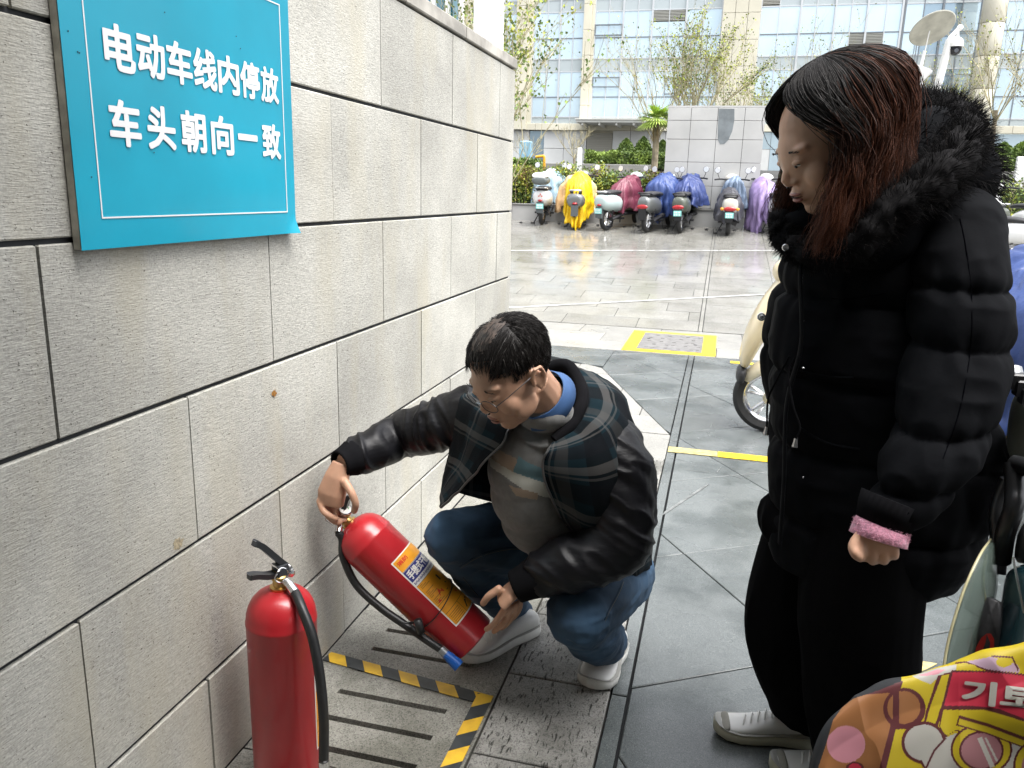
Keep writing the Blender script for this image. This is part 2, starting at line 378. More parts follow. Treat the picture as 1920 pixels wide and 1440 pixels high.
M_BLACK = mat('black_metal', (0.02, 0.02, 0.022), rough=0.35, spec=0.5)
M_CHROME = mat('bright_steel', (0.75, 0.75, 0.76), rough=0.22, metal=1.0, rvar=0.08, scale=30)
M_WHITE = mat('white_paint', (0.78, 0.78, 0.76), rough=0.35, var=0.05, scale=4)
M_GLASSW = mat('mirror_glass', (0.85, 0.87, 0.9), rough=0.15, metal=0.3)
# ================================================================== GROUND
SLOPE = 0.11
def gz(y):
    if y < 9: return 0.0
    if y < 17.3: return SLOPE*(y-9)
    return SLOPE*8.3
def struct(name, mb, mats, **k):
    o = mb.build(name, mats, **k); return tag(o, kind='structure')
g = MB(); ys = [-60, 9.0, 17.3, 30, 60, 500]; zs = [-0.035, -0.035, SLOPE*8.3-0.035, 2.4, 3.1, 3.4]
for i in range(len(ys)-1):
    b = len(g.v); g._add([(-400, ys[i], zs[i]), (400, ys[i], zs[i]), (400, ys[i+1], zs[i+1]), (-400, ys[i+1], zs[i+1])], [(0, 1, 2, 3)])
ground = struct('ground', g, mat('bedding_mortar', (0.05, 0.05, 0.048), rough=0.9, var=0.3, scale=3))

def clip(poly, p, n):
    out = []; k = len(poly)
    for i in range(k):
        a, b = poly[i], poly[(i+1) % k]; da = (a[0]-p[0])*n[0]+(a[1]-p[1])*n[1]; db = (b[0]-p[0])*n[0]+(b[1]-p[1])*n[1]
        if da >= 0: out.append(a)
        if (da >= 0) != (db >= 0):
            t = da/(da-db); out.append((a[0]+(b[0]-a[0])*t, a[1]+(b[1]-a[1])*t))
    return out
def area(p): return abs(sum(p[i][0]*p[(i+1) % len(p)][1]-p[(i+1) % len(p)][0]*p[i][1] for i in range(len(p))))/2
def ccw(p):
    s = sum(p[i][0]*p[(i+1) % len(p)][1]-p[(i+1) % len(p)][0]*p[i][1] for i in range(len(p))); return p if s > 0 else p[::-1]
def inset(p, d):
    p = ccw(p); q = p
    for i in range(len(p)):
        a, b = p[i], p[(i+1) % len(p)]; e = (b[0]-a[0], b[1]-a[1]); L = math.hypot(*e)
        if L < 1e-5: continue
        n = (-e[1]/L, e[0]/L); q = clip(q, (a[0]+n[0]*d, a[1]+n[1]*d), n)
        if len(q) < 3: return []
    r = []
    for v in q:
        if not r or math.hypot(v[0]-r[-1][0], v[1]-r[-1][1]) > 0.004: r.append(v)
    if len(r) > 1 and math.hypot(r[0][0]-r[-1][0], r[0][1]-r[-1][1]) < 0.004: r.pop()
    return r
def clip_region(poly, region):
    region = ccw(region)
    for i in range(len(region)):
        a, b = region[i], region[(i+1) % len(region)]; e = (b[0]-a[0], b[1]-a[1]); poly = clip(poly, a, (-e[1], e[0]))
        if len(poly) < 3: return []
    return poly
def slab(poly, name, m, parent, gap=0.003, top=0.0, th=0.03, jit=0.0012, rz=None):
    q = inset(poly, gap)
    if len(q) < 3 or area(q) < 0.0015: return None
    mb = MB(); dz = random.uniform(-jit, jit); mb.prism(q, top-th, top+dz, b=0.0025); return mb.build(name, m, parent)

pave = struct('pavement', MB().box((-1.1, -3, -0.034), (6, 8.95, -0.030)), M_JOINT)
th_ = math.radians(32.2); e1 = (math.cos(th_), math.sin(th_)); e2 = (-math.sin(th_), math.cos(th_)); O_ = (-0.155, 2.15); S_ = 0.788
regA = [(-0.152, 0.3), (4.2, 0.3), (4.2, 7.5), (-0.152, 7.5)]
regB = [(-0.208, 4.85), (-0.208, 7.5), (-0.9, 7.5), (-0.9, 6.65)]
regC = [(-0.9, 6.65), (-0.9, 7.5), (-3.4, 7.5), (-3.4, 6.98), (-1.05, 6.75)]
for i in range(-6, 9):
    for j in range(-6, 11):
        a = 0.629+(i-1)*S_; b = j*S_
        quad = [(O_[0]+u*e1[0]+v*e2[0], O_[1]+u*e1[1]+v*e2[1]) for u, v in ((a, b), (a+S_, b), (a+S_, b+S_), (a, b+S_))]
        for rg in (regA, regB, regC):
            q = clip_region(quad, rg)
            if len(q) >= 3: slab(q, 'slate_slab', M_SLATE, pave, gap=0.0028)
y = 0.25
while y < 7.45:                                                   # narrow slate border beside the granite
    slab([(-0.206, y), (-0.155, y), (-0.155, min(y+0.93, 7.5)), (-0.206, min(y+0.93, 7.5))], 'border_strip', M_SLATE, pave, gap=0.0035); y += 0.93
for k in range(-5, 6):                                            # chiselled granite blocks
    y0 = 2.12+0.375*k; slab([(-0.528, y0), (-0.206, y0), (-0.206, y0+0.375), (-0.528, y0+0.375)], 'granite_block', M_CHISEL, pave, gap=0.0035, jit=0.002)
for (x0, y0, x1, y1) in [(-0.528, 4.37, -0.206, 4.85), (-1.112, 2.337, -0.53, 2.95), (-1.112, 2.95, -0.53, 3.6), (-1.112, 3.6, -0.53, 4.3)]:
    slab([(x0, y0), (x1, y0), (x1, y1), (x0, y1)], 'granite_block', M_PALE if y0 > 4 else M_GRAN, pave, gap=0.0015)
regD = [(-3.4, 4.3), (-0.206, 4.3), (-0.206, 4.85), (-0.9, 6.65), (-1.05, 6.75), (-3.4, 6.98)]
for i in range(7):
    for j in range(7):
        x0 = -3.4+0.46*i+(0.2 if j % 2 else 0); y0 = 4.86+0.39*j
        q = clip_region([(x0, y0), (x0+0.46, y0), (x0+0.46, y0+0.39), (x0, y0+0.39)], regD)
        if len(q) >= 3: slab(q, 'granite_block', M_PALE, pave, gap=0.003)
q = clip_region([(-3.4, 4.37), (-0.53, 4.37), (-0.53, 4.86), (-3.4, 4.86)], regD); slab(q, 'granite_block', M_PALE, pave)
for j in range(3):
    x = -3.4-0.3*j
    while x < 4.6:
        L_ = 0.86; slab([(x, 7.5+0.47*j), (x+L_, 7.5+0.47*j), (x+L_, 7.97+0.47*j), (x, 7.97+0.47*j)], 'pale_slab', M_PALE, pave, gap=0.003); x += L_
# slotted drain slabs
SLOT_Y = [2.24, 2.122, 2.004, 1.886, 1.768, 1.65, 1.532, 1.414, 1.296, 1.178, 1.06, 0.942, 0.824, 0.706]
def drain_slab(y0, y1):
    mb = MB(); xa, xb = -1.1105, -0.531; sa, sb = -0.985, -0.648; hw = 0.0105; z1 = 0.0; z0 = -0.03
    ins = sorted(s for s in SLOT_Y if y0 < s < y1)
    cuts = [y0]+[v for s in ins for v in (s-hw, s+hw)]+[y1]
    mb.box((xa, y0, z0), (sa, y1, z1)); mb.box((sb, y0, z0), (xb, y1, z1))
    for i in range(0, len(cuts), 2): mb.box((sa, cuts[i], z0), (sb, cuts[i+1], z1-0.0003))
    return mb.build('drain_slab', M_GRAN, pave)
for a, b in ((1.592, 2.337), (0.847, 1.587), (0.10, 0.842)): drain_slab(a, b)

# hazard tape on the drain slabs (flat print, laid 4 mm above)
M_TY = mat('hazard_yellow', (0.74, 0.46, 0.03), rough=0.55, var=0.3, scale=18, col2=(0.55, 0.33, 0.03))
M_TB = mat('hazard_black', (0.035, 0.04, 0.042), rough=0.5, var=0.3, scale=25)
def tape(p0, p1, w, z, nm, rag=False, ph=0.0):
    p0 = V(*p0); p1 = V(*p1); d = p1-p0; L_ = np.linalg.norm(d); d /= L_; n = V(-d[1], d[0]); mb = MB(); s = -0.16+ph; k = 0; st = 0.064; sk = w*0.8
    rect = [tuple(p0-n*w/2), tuple(p1-n*w/2), tuple(p1+n*w/2), tuple(p0+n*w/2)]
    while s < L_+0.1:
        q = [tuple(p0+d*(s+sk)-n*w/2), tuple(p0+d*(s+sk+st)-n*w/2), tuple(p0+d*(s+st)+n*w/2), tuple(p0+d*s+n*w/2)]
        q = clip_region(q, rect)
        if len(q) >= 3 and area(q) > 1e-5: mb.prism(ccw(q), z-0.001, z+0.0004*(k % 2), mi=k % 2)
        s += st; k += 1
    o = mb.build(nm, [M_TY, M_TB], None); return o
ta = onz(608, 1253); tb = onz(905, 1318)
t1 = tape((-1.10, 2.035), (-0.545, 1.965), 0.048, 0.004, 'hazard_tape', ph=0.02)
tag(t1, 'yellow and black hazard tape running across the drain slabs from the wall, ragged far edge', 'tape')
t2 = tape((-0.56, 1.985), (-0.567, 0.75), 0.048, 0.0075, 'hazard_tape', ph=0.0)
tag(t2, 'yellow and black hazard tape running along the drain slabs towards the photographer', 'tape')

# painted lines and the framed cover
def stripe(pts, name, m, label=None, cat=None, z=0.004):
    mb = MB(); mb.prism(ccw([tuple(p) for p in pts]), z-0.002, z); o = mb.build(name, m, None)
    tag(o, kind='structure'); return o
for (xa, xb, m_) in ((-0.2, 0.08, M_YWORN), (0.083, 0.30, M_YPAINT), (0.303, 1.9, M_YPAINT)):
    stripe([(xa, 4.50), (xb, 4.50), (xb, 4.60), (xa, 4.60)], 'painted_line', m_)
stripe([(0.17, 7.28), (1.2, 7.20), (1.2, 7.29), (0.17, 7.37)], 'painted_line', M_YPAINT)
p = [onz(*q) for q in ((1860, 916), (1920, 927), (1920, 945), (1860, 934))]
stripe([(1.25, p[0][1]-0.03), (3.0, p[1][1]+0.05), (3.0, p[1][1]-0.08), (1.25, p[0][1]-0.13)], 'painted_line', M_YPAINT)
for tri in ([(1672, 1208), (1684, 1205), (1684, 1240), (1670, 1240)], [(1686, 1234), (1757, 1246), (1700, 1275), (1690, 1268)], [(1668, 1262), (1690, 1258), (1690, 1275), (1668, 1275)]):
    stripe([onz(*q)[:2] for q in tri], 'painted_mark', M_YWORN)
stripe([onz(*q)[:2] for q in ((1240, 968), (1246, 960), (1318, 912), (1330, 908), (1322, 914), (1256, 958))], 'scuffed_mark', mat('pale_scuff', (0.16, 0.168, 0.165), rough=.35, var=.4, scale=30), z=.0022)
mb = MB()
for k in range(26):
    a = onz(random.uniform(1260, 1420), random.uniform(690, 900))[:2]; an = random.uniform(0, PI); L_ = random.uniform(.02, .13); w_ = random.uniform(.0012, .003); d = (math.cos(an), math.sin(an))
    mb.prism(ccw([(a[0]-d[1]*w_, a[1]+d[0]*w_), (a[0]+d[0]*L_, a[1]+d[1]*L_), (a[0]+d[1]*w_, a[1]-d[0]*w_)]), .0012, .0022)
tag(mb.build('scratches', MATS['pale_scuff'], pave), kind='stuff')
cov = thing('manhole_cover', 'grey rectangular access cover with a bright yellow painted border in the pavement', 'manhole cover', (-0.4, 8.07, 0))
mb = MB(); X0, X1, Y0, Y1 = -0.845, 0.035, 7.52, 8.70
for lo, hi in (((X0, Y0, 0), (X0+.13, Y1, .006)), ((X1-.13, Y0, 0), (X1, Y1, .006)), ((X0+.13, Y0, 0), (X1-.13, Y0+.11, .006)), ((X0+.13, Y1-.11, 0), (X1-.13, Y1, .006))): mb.box(lo, hi)
mb.build('border', M_YPAINT, cov)
mb = MB(); mb.box((X0+.133, Y0+.113, 0), (X1-.133, Y1-.113, .009))
for i in range(9):
    for j in range(5):
        if (i*3+j*5) % 7 > 3: continue
        x = X0+.2+i*.062; y = Y0+.2+j*.18; mb.box((x, y, .009), (x+.035, y+.06, .0125))
mb.box((X0+.21, Y0+.55, .009), (X0+.25, Y0+.6, .0105)); mb.build('lid', mat('cast_lid', (0.17, 0.165, 0.16), rough=0.5, var=0.25, scale=20), cov)
mb = MB(); mb.tube([(X0+.2, Y0+.7, .008), (X0+.2, Y0+.7, .0112)], .018, 12); mb.build('lifting_hole', M_JOINT, cov)
mb = MB(); mb.tube([(X1-.2, Y0+.5, .008), (X1-.2, Y0+.5, .0112)], .018, 12); mb.build('lifting_hole', M_JOINT, cov)

# sloping plaza
plaza = MB(); plaza._add([(-9, 8.95, -.03), (11, 8.95, -.03), (11, 17.3, gz(17.3)-.03), (-9, 17.3, gz(17.3)-.03)], [(0, 1, 2, 3)])
plaza = struct('plaza', plaza, M_JOINT)
def sl_tile(mb, x0, x1, y0, y1, g_=0.003, dz=0.0, dy=0):
    a = [(x0+g_, y0+g_), (x1-g_, y0+g_), (x1-g_, y1-g_), (x0+g_, y1-g_)]
    mb._add([(x, y, SLOPE*(y-9)-.028) for x, y in a]+[(x, y, SLOPE*(y-9)+dz+dy*(x-x0)) for x, y in a], [(4, 5, 6, 7), (0, 1, 5, 4), (1, 2, 6, 5), (2, 3, 7, 6), (3, 0, 4, 7)])
rest = MB(); rh = 0.42; j = 0; y = 8.96
while y < 17.2:
    x = -8.6+(0.28*(j*2 % 3)); y1 = min(y+rh, 17.25)
    while x < 10.5:
        for (a, b) in ((x, min(x+.86, -.17)),) if x < -.17 < x+.86 else ((x, x+.86),):
            if b-a < .05: continue
            dz = random.uniform(-.0015, .0015)
            if y < 12.6 and -3.4 < a < 3.6: mb = MB(); sl_tile(mb, a, b, y, y1, dz=dz); mb.build('paving_tile', M_PLAZA, plaza)
            else: sl_tile(rest, a, b, y, y1, dz=dz)
        x = -0.12 if x < -.17 < x+.86 else x+.86
    y = y1; j += 1
tag(rest.build('far_paving', M_PLAZA, plaza), kind='stuff')
mb = MB(); sl_tile(mb, -.168, -.122, 8.96, 17.2); mb.build('channel_strip', M_PLAZA, plaza)
M_WLINE = mat('white_line_paint', (0.55, 0.55, 0.53), rough=0.35, var=0.4, scale=9, col2=(0.28, 0.28, 0.27))
def onslope(px, py):
    d = ray(px, py); t = (-9*SLOPE-EYE[2])/(d[2]-SLOPE*d[1]); return EYE+d*t
def sline(a, b, w=0.07):
    a = onslope(*a); b = onslope(*b); d = (b-a)[:2]; d /= np.linalg.norm(d); n = V(-d[1], d[0])*w/2; mb = MB(); vs = []
    for p, s in ((a, -1), (b, -1), (b, 1), (a, 1)):
        q = p[:2]+n*s; vs.append((q[0], q[1], SLOPE*(q[1]-9)+.005))
    mb._add(vs, [(0, 1, 2, 3)]); tag(mb.build('painted_line', M_WLINE), kind='structure')
sline((900, 580), (1480, 550), 0.05); sline((930, 470), (1500, 470), 0.07); sline((1480, 550), (2000, 540), .05)

# ================================================================== RETAINING WALL
XW = -1.11; ZC = [0.0, 0.290, 0.645, 0.995, 1.346, 1.705, 2.062]
wall = thing('retaining_wall', 'beige granite block wall with dark joints, carrying the blue parking sign', 'wall', (XW-.15, 1.5, 0))
MB().box((XW-.24, -1.7, -.03), (XW-.008, 4.232, 2.06)).build('wall_core', M_JOINT, wall)
for ci in range(6):
    off = 1.105 if ci in (1, 3, 5) else 1.464
    ks = [off+.7145*k for k in range(-5, 6)]; ks = [-1.7]+[k for k in ks if -1.65 < k < 4.2]+[4.25]
    for a, b in zip(ks[:-1], ks[1:]):
        if b < 0.55: continue
        mb = MB(); d = random.uniform(-.001, .0015); mb.bevbox((XW-.03, a+.0028, ZC[ci]+.0055), (XW+d, b-.0030, ZC[ci+1]-.0045), .0025); mb.build('stone', M_STONE, wall)
    mb = MB(); mb.box((XW-.23, 4.233, ZC[ci]+.004), (XW-.035, 4.25, ZC[ci+1]-.004)); mb.build('stone', M_STONE, wall)
M_COPE = mat('coping_stone', (0.40, 0.38, 0.34), rough=0.8, var=0.35, scale=7, bump=0.4, bscale=90, bdist=.002)
for i, (a, b) in enumerate([(-1.7, 0), (0, .9), (.9, 1.9), (1.9, 2.74), (2.74, 3.4), (3.4, 4.26)]):
    mb = MB(); mb.bevbox((XW-.25, a+.003, 2.066), (XW+.006+random.uniform(0, .003), b-.003, 2.118+random.uniform(-.002, .003)), .004); mb.build('coping', M_COPE, wall)
# rust and repair marks
for (px, py, r, c) in ((513, 737, .011, (0.33, 0.15, 0.03)), (332, 1020, .018, (0.40, 0.34, 0.23))):
    p = onx(px, py, XW); mb = MB(); n = 22
    vs = [(XW+.0022, p[1]+r*(1+.4*random.uniform(-1, 1))*math.cos(2*PI*i/n), p[2]+r*.8*(1+.4*random.uniform(-1, 1))*math.sin(2*PI*i/n)) for i in range(n)]
    mb._add(vs, [tuple(range(n))]); mb.build('rust_stain', mat('rust%d' % int(r*1000), c, rough=.9, var=.4, scale=200), wall)

# ------------------------------------------------------------------ parking sign
sign = thing('parking_sign', 'turquoise sign board with white Chinese lettering fixed to the stone wall', 'sign', (XW, 1.58, 1.325))
def sign_mat():
    m = mat('turquoise_print', (0.006, 0.30, 0.43), rough=0.45, spec=.25, var=0.12, scale=2.5, bump=0.12, bscale=5, bdist=.01, coat=.3); return m
M_SIGN = sign_mat(); YS0, YS1, ZS0, ZS1 = 1.180, 1.921, 1.330, 1.935
mb = MB(); mb.box((XW+.004, YS0, ZS0), (XW+.019, YS1, ZS1)); mb.build('foam_board', mat('board_edge', (0.42, 0.4, 0.34), rough=.7, var=.3, scale=30), sign)
mb = MB(); nx, ny = 40, 34; vs = []; fs = []
for i in range(nx+1):
    for j in range(ny+1):
        u, v = i/nx, j/ny; w = .0004*vnoise(np.array([[u*3, v*4, 1.0]]))[0]
        k = max(0, 1-math.hypot((1-u)/.06, v/.05)); w += .012*k
        vs.append((XW+.0215+w, YS0-.001+(YS1-YS0+.002)*u+.004*k, ZS0-.001+(ZS1-ZS0)*v))
for i in range(nx):
    for j in range(ny): a = i*(ny+1)+j; fs.append((a, a+ny+1, a+ny+2, a+1))
mb._add(vs, fs); o = mb.build('face_sheet', M_SIGN, sign, smooth=True, auto=False)
M_LET = mat('white_print', (0.74, 0.74, 0.74), rough=.35)
xf = XW+.0228
mb = MB(); a0, a1, b0, b1 = 1.233, 1.880, 1.383, 1.877; t = .0028
for lo, hi in (((a0, b0), (a1, b0+t)), ((a0, b1-t), (a1, b1)), ((a0, b0+t), (a0+t, b1-t)), ((a1-t, b0+t), (a1, b1-t))): mb.box((xf-.001, lo[0], lo[1]), (xf, hi[0], hi[1]))
mb.build('border_line', M_LET, sign)
def on_wall(s, y0, z0, w, h, m, parent, name='character', bold=.026):
    v, f = text_mesh(s, w, h, bold); me = pym([(xf+.0005+.00004*p[2], y0+p[0], z0+p[1]) for p in v], f); o = link(name, me, m, parent); return o
R1 = '电动车线内停放'; R2 = '车头朝向一致'
for i, c in enumerate(R1): on_wall(c, 1.274+i*.0842, 1.6435, .0795, .081, M_LET, sign)
for i, c in enumerate(R2):
    if c == '一': on_wall(c, 1.271+i*.1008, 1.549, .080, .014, M_LET, sign)
    else: on_wall(c, 1.271+i*.1008, 1.512, .083, .083, M_LET, sign)
mb = MB()
for (px, py) in ((309, 23), (146, 97), (149, 99), (443, 68), (451, 91), (318, 121), (306, 199), (172, 332), (128, 58), (289, 286)):
    p = onx(px, py, xf); mb.ell((xf, p[1], p[2]), (.0006, .0014, .0014), nu=8, nv=6)
tag(mb.build('dirt_speck', M_JOINT, sign), kind='stuff')

# ------------------------------------------------------------------ unseen roof and back wall that shade the near side
M_CONC = mat('concrete', (0.33, 0.32, 0.30), rough=.85, var=.2, scale=2, bump=.3, bscale=30)
roof = MB(); roof.box((-7, -4.2, 2.95), (7, 0.85, 3.25)); struct('shade_roof', roof, M_CONC)  # out of view, an assumed overhang; front edge set for the foreground shade
bw = MB(); bw.box((-7, -4.2, -.03), (7, -3.9, 2.949)); struct('shade_wall', bw, M_CONC)  # out of view, added to keep sky light off the near side
for (x, y) in ((-5.8, 3.0), (5.8, 3.0)):
    pass
# ================================================================== BACKGROUND BUILDING (about 48 m away)
BY = 48.0
M_GLASS = mat('curtain_glass', (0.52, 0.64, 0.72), rough=0.06, metal=0.45, var=0.1, scale=.3)
M_GLASS2 = mat('curtain_glass_dark', (0.28, 0.37, 0.44), rough=0.06, metal=0.5)
M_SPAN = mat('spandrel_glass', (0.42, 0.47, 0.48), rough=0.2, metal=0.2)
M_MULL = mat('aluminium', (0.55, 0.57, 0.58), rough=0.4, metal=0.5)
M_MULLD = mat('dark_aluminium', (0.20, 0.22, 0.24), rough=0.4, metal=0.4)
M_BEIGE = mat('beige_cladding', (0.60, 0.57, 0.46), rough=0.7, var=0.1, scale=.6)
M_PALEW = mat('pale_cladding', (0.56, 0.57, 0.56), rough=0.6, var=0.1, scale=.8)
M_LOUV = mat('louvre_grey', (0.33, 0.33, 0.30), rough=0.6)
bld = thing('office_building', 'long office building of pale blue glass bays between beige stone piers behind the trees', 'building', (0, BY+4, 3))
MB().box((-18, BY+.35, 2.9), (34, BY+9, 16.5)).build('wall', M_BEIGE, bld)
ROWS = [(5.41, 5.76, 1), (5.78, 6.86, 0), (6.88, 8.25, 0), (8.27, 8.93, 1), (8.95, 10.04, 0), (10.06, 11.43, 0), (11.45, 12.1, 1), (12.12, 13.5, 0)]
BAYS = [[-14.6, -13.9, -13.2, -12.46], [-11.49, -10.67, -9.92, -9.18, -8.56], [-7.95, -7.16, -6.35, -5.54, -4.74, -3.82, -2.9, -1.95, -.98],
        [1.01, 1.97, 3.06, 3.86, 4.79, 5.59, 6.37, 7.28, 8.05], [8.2, 9.1, 10.0, 10.9, 11.8], [12.9, 13.9, 14.9, 15.9, 16.9], [18.2, 19.4, 20.6, 21.8, 23.0, 24.2], [25.4, 26.6, 27.8, 29.0, 30.2, 31.4]]
for bi, bay in enumerate(BAYS):
    yb = BY if bi < 4 else BY+.2
    for k in range(len(bay)-1):
        for r, (z0, z1, sp) in enumerate(ROWS):
            mb = MB(); a, b = bay[k]+.02, bay[k+1]-.02
            if (bi, k, r) in ((2, 4, 5), (2, 5, 5), (3, 5, 4), (3, 6, 4), (0, 1, 5), (3, 0, 6)):
                for q in range(7): mb.box((a, yb+.02, z1-.1-q*.075), (b, yb+.1, z1-.055-q*.075))
                mb.build('louvre', M_LOUV, bld); z1 = z1-.62; mb = MB()
            mb.box((a, yb+.05+random.uniform(0, .012), z0), (b, yb+.12, z1))
            dark = (bi == 4 and k in (1, 2) and not sp)
            mb.build('spandrel_panel' if sp else 'glass_pane', M_SPAN if sp else (M_GLASS2 if dark else M_GLASS), bld)
    for k, x in enumerate(bay):
        thick = .05 if (k % 2 == 0) else .025
        MB().box((x-thick, yb-.04 if k % 2 == 0 else yb+.02, 5.41), (x+thick, yb+.06, 13.5)).build('mullion', M_MULL if bi < 4 else M_MULLD, bld)
    for z in (5.77, 6.87, 8.26, 8.94, 10.05, 11.44, 12.11):
        MB().box((bay[0], yb+.025, z-.03), (bay[-1], yb+.065, z+.03)).build('transom', M_MULLD if z in (6.87, 10.05) else M_MULL, bld)
# opened top-hung sashes with dark frames
for (x0, x1, z0, z1) in ((-7.95, -6.38, 10.15, 10.75), (-7.95, -6.38, 7.4, 7.95), (-2.9, -1.98, 8.98, 10.0), (8.9, 12.0, 7.9, 9.9), (-3.85, -2.9, 7.0, 7.9)):
    mb = MB(); t = .05
    for lo, hi in (((x0, z0), (x1, z0+t)), ((x0, z1-t), (x1, z1)), ((x0, z0+t), (x0+t, z1-t)), ((x1-t, z0+t), (x1, z1-t))): mb.box((lo[0], BY-.05, lo[1]), (hi[0], BY+.01, hi[1]))
    f = mb.build('sash_frame', M_MULLD, bld)
def pier(x0, x1, y, z0, z1, st=1.35, nm='stone_panel', m=M_BEIGE):
    z = z0
    while z < z1-.05: MB().bevbox((x0, y, z+.008), (x1, BY+.35, min(z+st, z1)-.008), .01).build(nm, m, bld); z += st
pier(-12.44, -11.75, BY-.35, 5.03, 15); pier(-11.74, -11.5, BY-.05, 5.03, 15)
pier(-8.54, -8.12, BY-.35, 5.03, 15); pier(-8.11, -7.96, BY-.1, 5.03, 15)
for x in (-.96, -.3, .36): pier(x, x+.64, BY-.35, 3.0, 15)
pier(-16, -14.62, BY-.2, 3, 15)
# ledge, ground floor cladding, shutter, windows, entrance slab
for k in range(-10, 24):
    x = k*1.4; MB().bevbox((x+.01, BY-.12, 5.03), (x+1.39, BY+.04, 5.40), .01).build('stone_panel', M_BEIGE, bld)
def gf(x0, x1, z0, z1, m, nm, y=BY+.1): MB().bevbox((x0+.01, y, z0+.01), (x1-.01, BY+.34, z1-.01), .008).build(nm, m, bld)
xs = [-15.5, -14.3, -13.1, -11.6, -10.7, -9.5, -8.15, -6.62, -5.6, -4.6, -3.6, -2.55, -1.7, -.98]
for a, b in zip(xs[:-1], xs[1:]):
    if a == -8.15:
        mb = MB()
        for q in range(18): mb.box((a+.03, BY+.12, 3.1+q*.1), (b-.03, BY+.2, 3.19+q*.1))
        mb.build('roller_shutter', mat('shutter', (0.30, 0.29, 0.25), rough=.6), bld); continue
    if a in (-11.6, -2.55): gf(a, b, 3.0, 5.0, M_GLASS2, 'glass_pane', BY+.2); continue
    gf(a, b, 3.0, 4.0, M_PALEW, 'stone_panel'); gf(a, b, 4.0, 5.02, M_PALEW, 'stone_panel')
for k in range(27):
    a = 1.02+k*1.15; gf(a, a+1.15, 2.9, 4.1, M_GLASS if k % 3 else M_PALEW, 'glass_pane' if k % 3 else 'stone_panel'); gf(a, a+1.15, 4.1, 5.02, M_GLASS, 'glass_pane')
mb = MB(); mb.box((-8.4, BY-2.2, 5.30), (-3.9, BY-.13, 5.44)); mb.box((-8.45, BY-2.3, 5.44), (-3.85, BY-.13, 5.50))
for k in range(5): mb.box((-8.1+k*.95, BY-2.1, 5.16), (-8.0+k*.95, BY-.13, 5.299))
mb.build('entrance_slab', mat('white_soffit', (0.62, 0.62, 0.58), rough=.6), bld)
pc = at(1852, 100, 45.6)
mb = MB(); z = 2.4
while z < 15: mb.lathe([(.52, z+.01), (.53, z+.03), (.53, z+1.46), (.52, z+1.48)], (pc[0], 45.6, 0), n=28); z += 1.5
col = mb.build('column', M_BEIGE, None, smooth=True); tag(col, 'tall round beige column standing in front of the right end of the glass facade', 'column')

# ================================================================== LOW PLANTER WALL, GREY BLOCK
ZB = gz(16.85)
low = thing('planter_wall', 'low grey stone planter wall behind the row of parked scooters', 'wall', (1, 17, ZB))
x = -7.6
while x < 10:
    MB().bevbox((x+.006, 16.85, ZB-.04), (x+1.594, 17.05, 1.175), .006).build('wall_panel', M_GREYWALL, low)
    MB().bevbox((x+.004, 16.83, 1.176), (x+1.596, 17.07, 1.212), .006).build('capstone', mat('cap_dark', (0.2, 0.2, 0.19), rough=.6, var=.2, scale=5), low); x += 1.6
blk = thing('stone_monolith', 'tall grey stone clad block with a dark damp patch, standing behind the low wall', 'wall', (-.25, 17.2, 1.2))
bx = [-1.225, -.73, -.145, .42, .80]
bx = [at(q, 204, 16.95)[0] for q in (1253, 1297, 1347, 1398, 1437)]
bz = [1.214, 1.66, 2.12, 2.56, 2.92, 3.16]
MB().box((bx[0]+.02, 16.98, 1.2), (bx[-1]-.02, 17.5, 3.15)).build('core', M_JOINT, blk)
for i in range(4):
    for j in range(5): MB().bevbox((bx[i]+.004, 16.95+random.uniform(0, .003), bz[j]+.004), (bx[i+1]-.004, 17.0, bz[j+1]-.004), .003).build('stone_panel', M_GREYWALL, blk)
MB().box((bx[0], 16.96, 3.163), (bx[-1], 17.52, 3.20)).build('capstone', M_GREYWALL, blk)
vs = [(x, 16.9475, z) for x, z in [tuple(at(*q, 16.9475)[[0, 2]]) for q in ((1348, 204), (1377, 204), (1377, 225), (1373, 246), (1366, 262), (1358, 270), (1350, 270), (1346, 262), (1346, 240))]]
mb = MB(); mb._add(vs, [tuple(range(len(vs)))]); mb.build('damp_patch', mat('damp_stone', (0.17, 0.19, 0.20), rough=.35, var=.2, scale=6), blk)

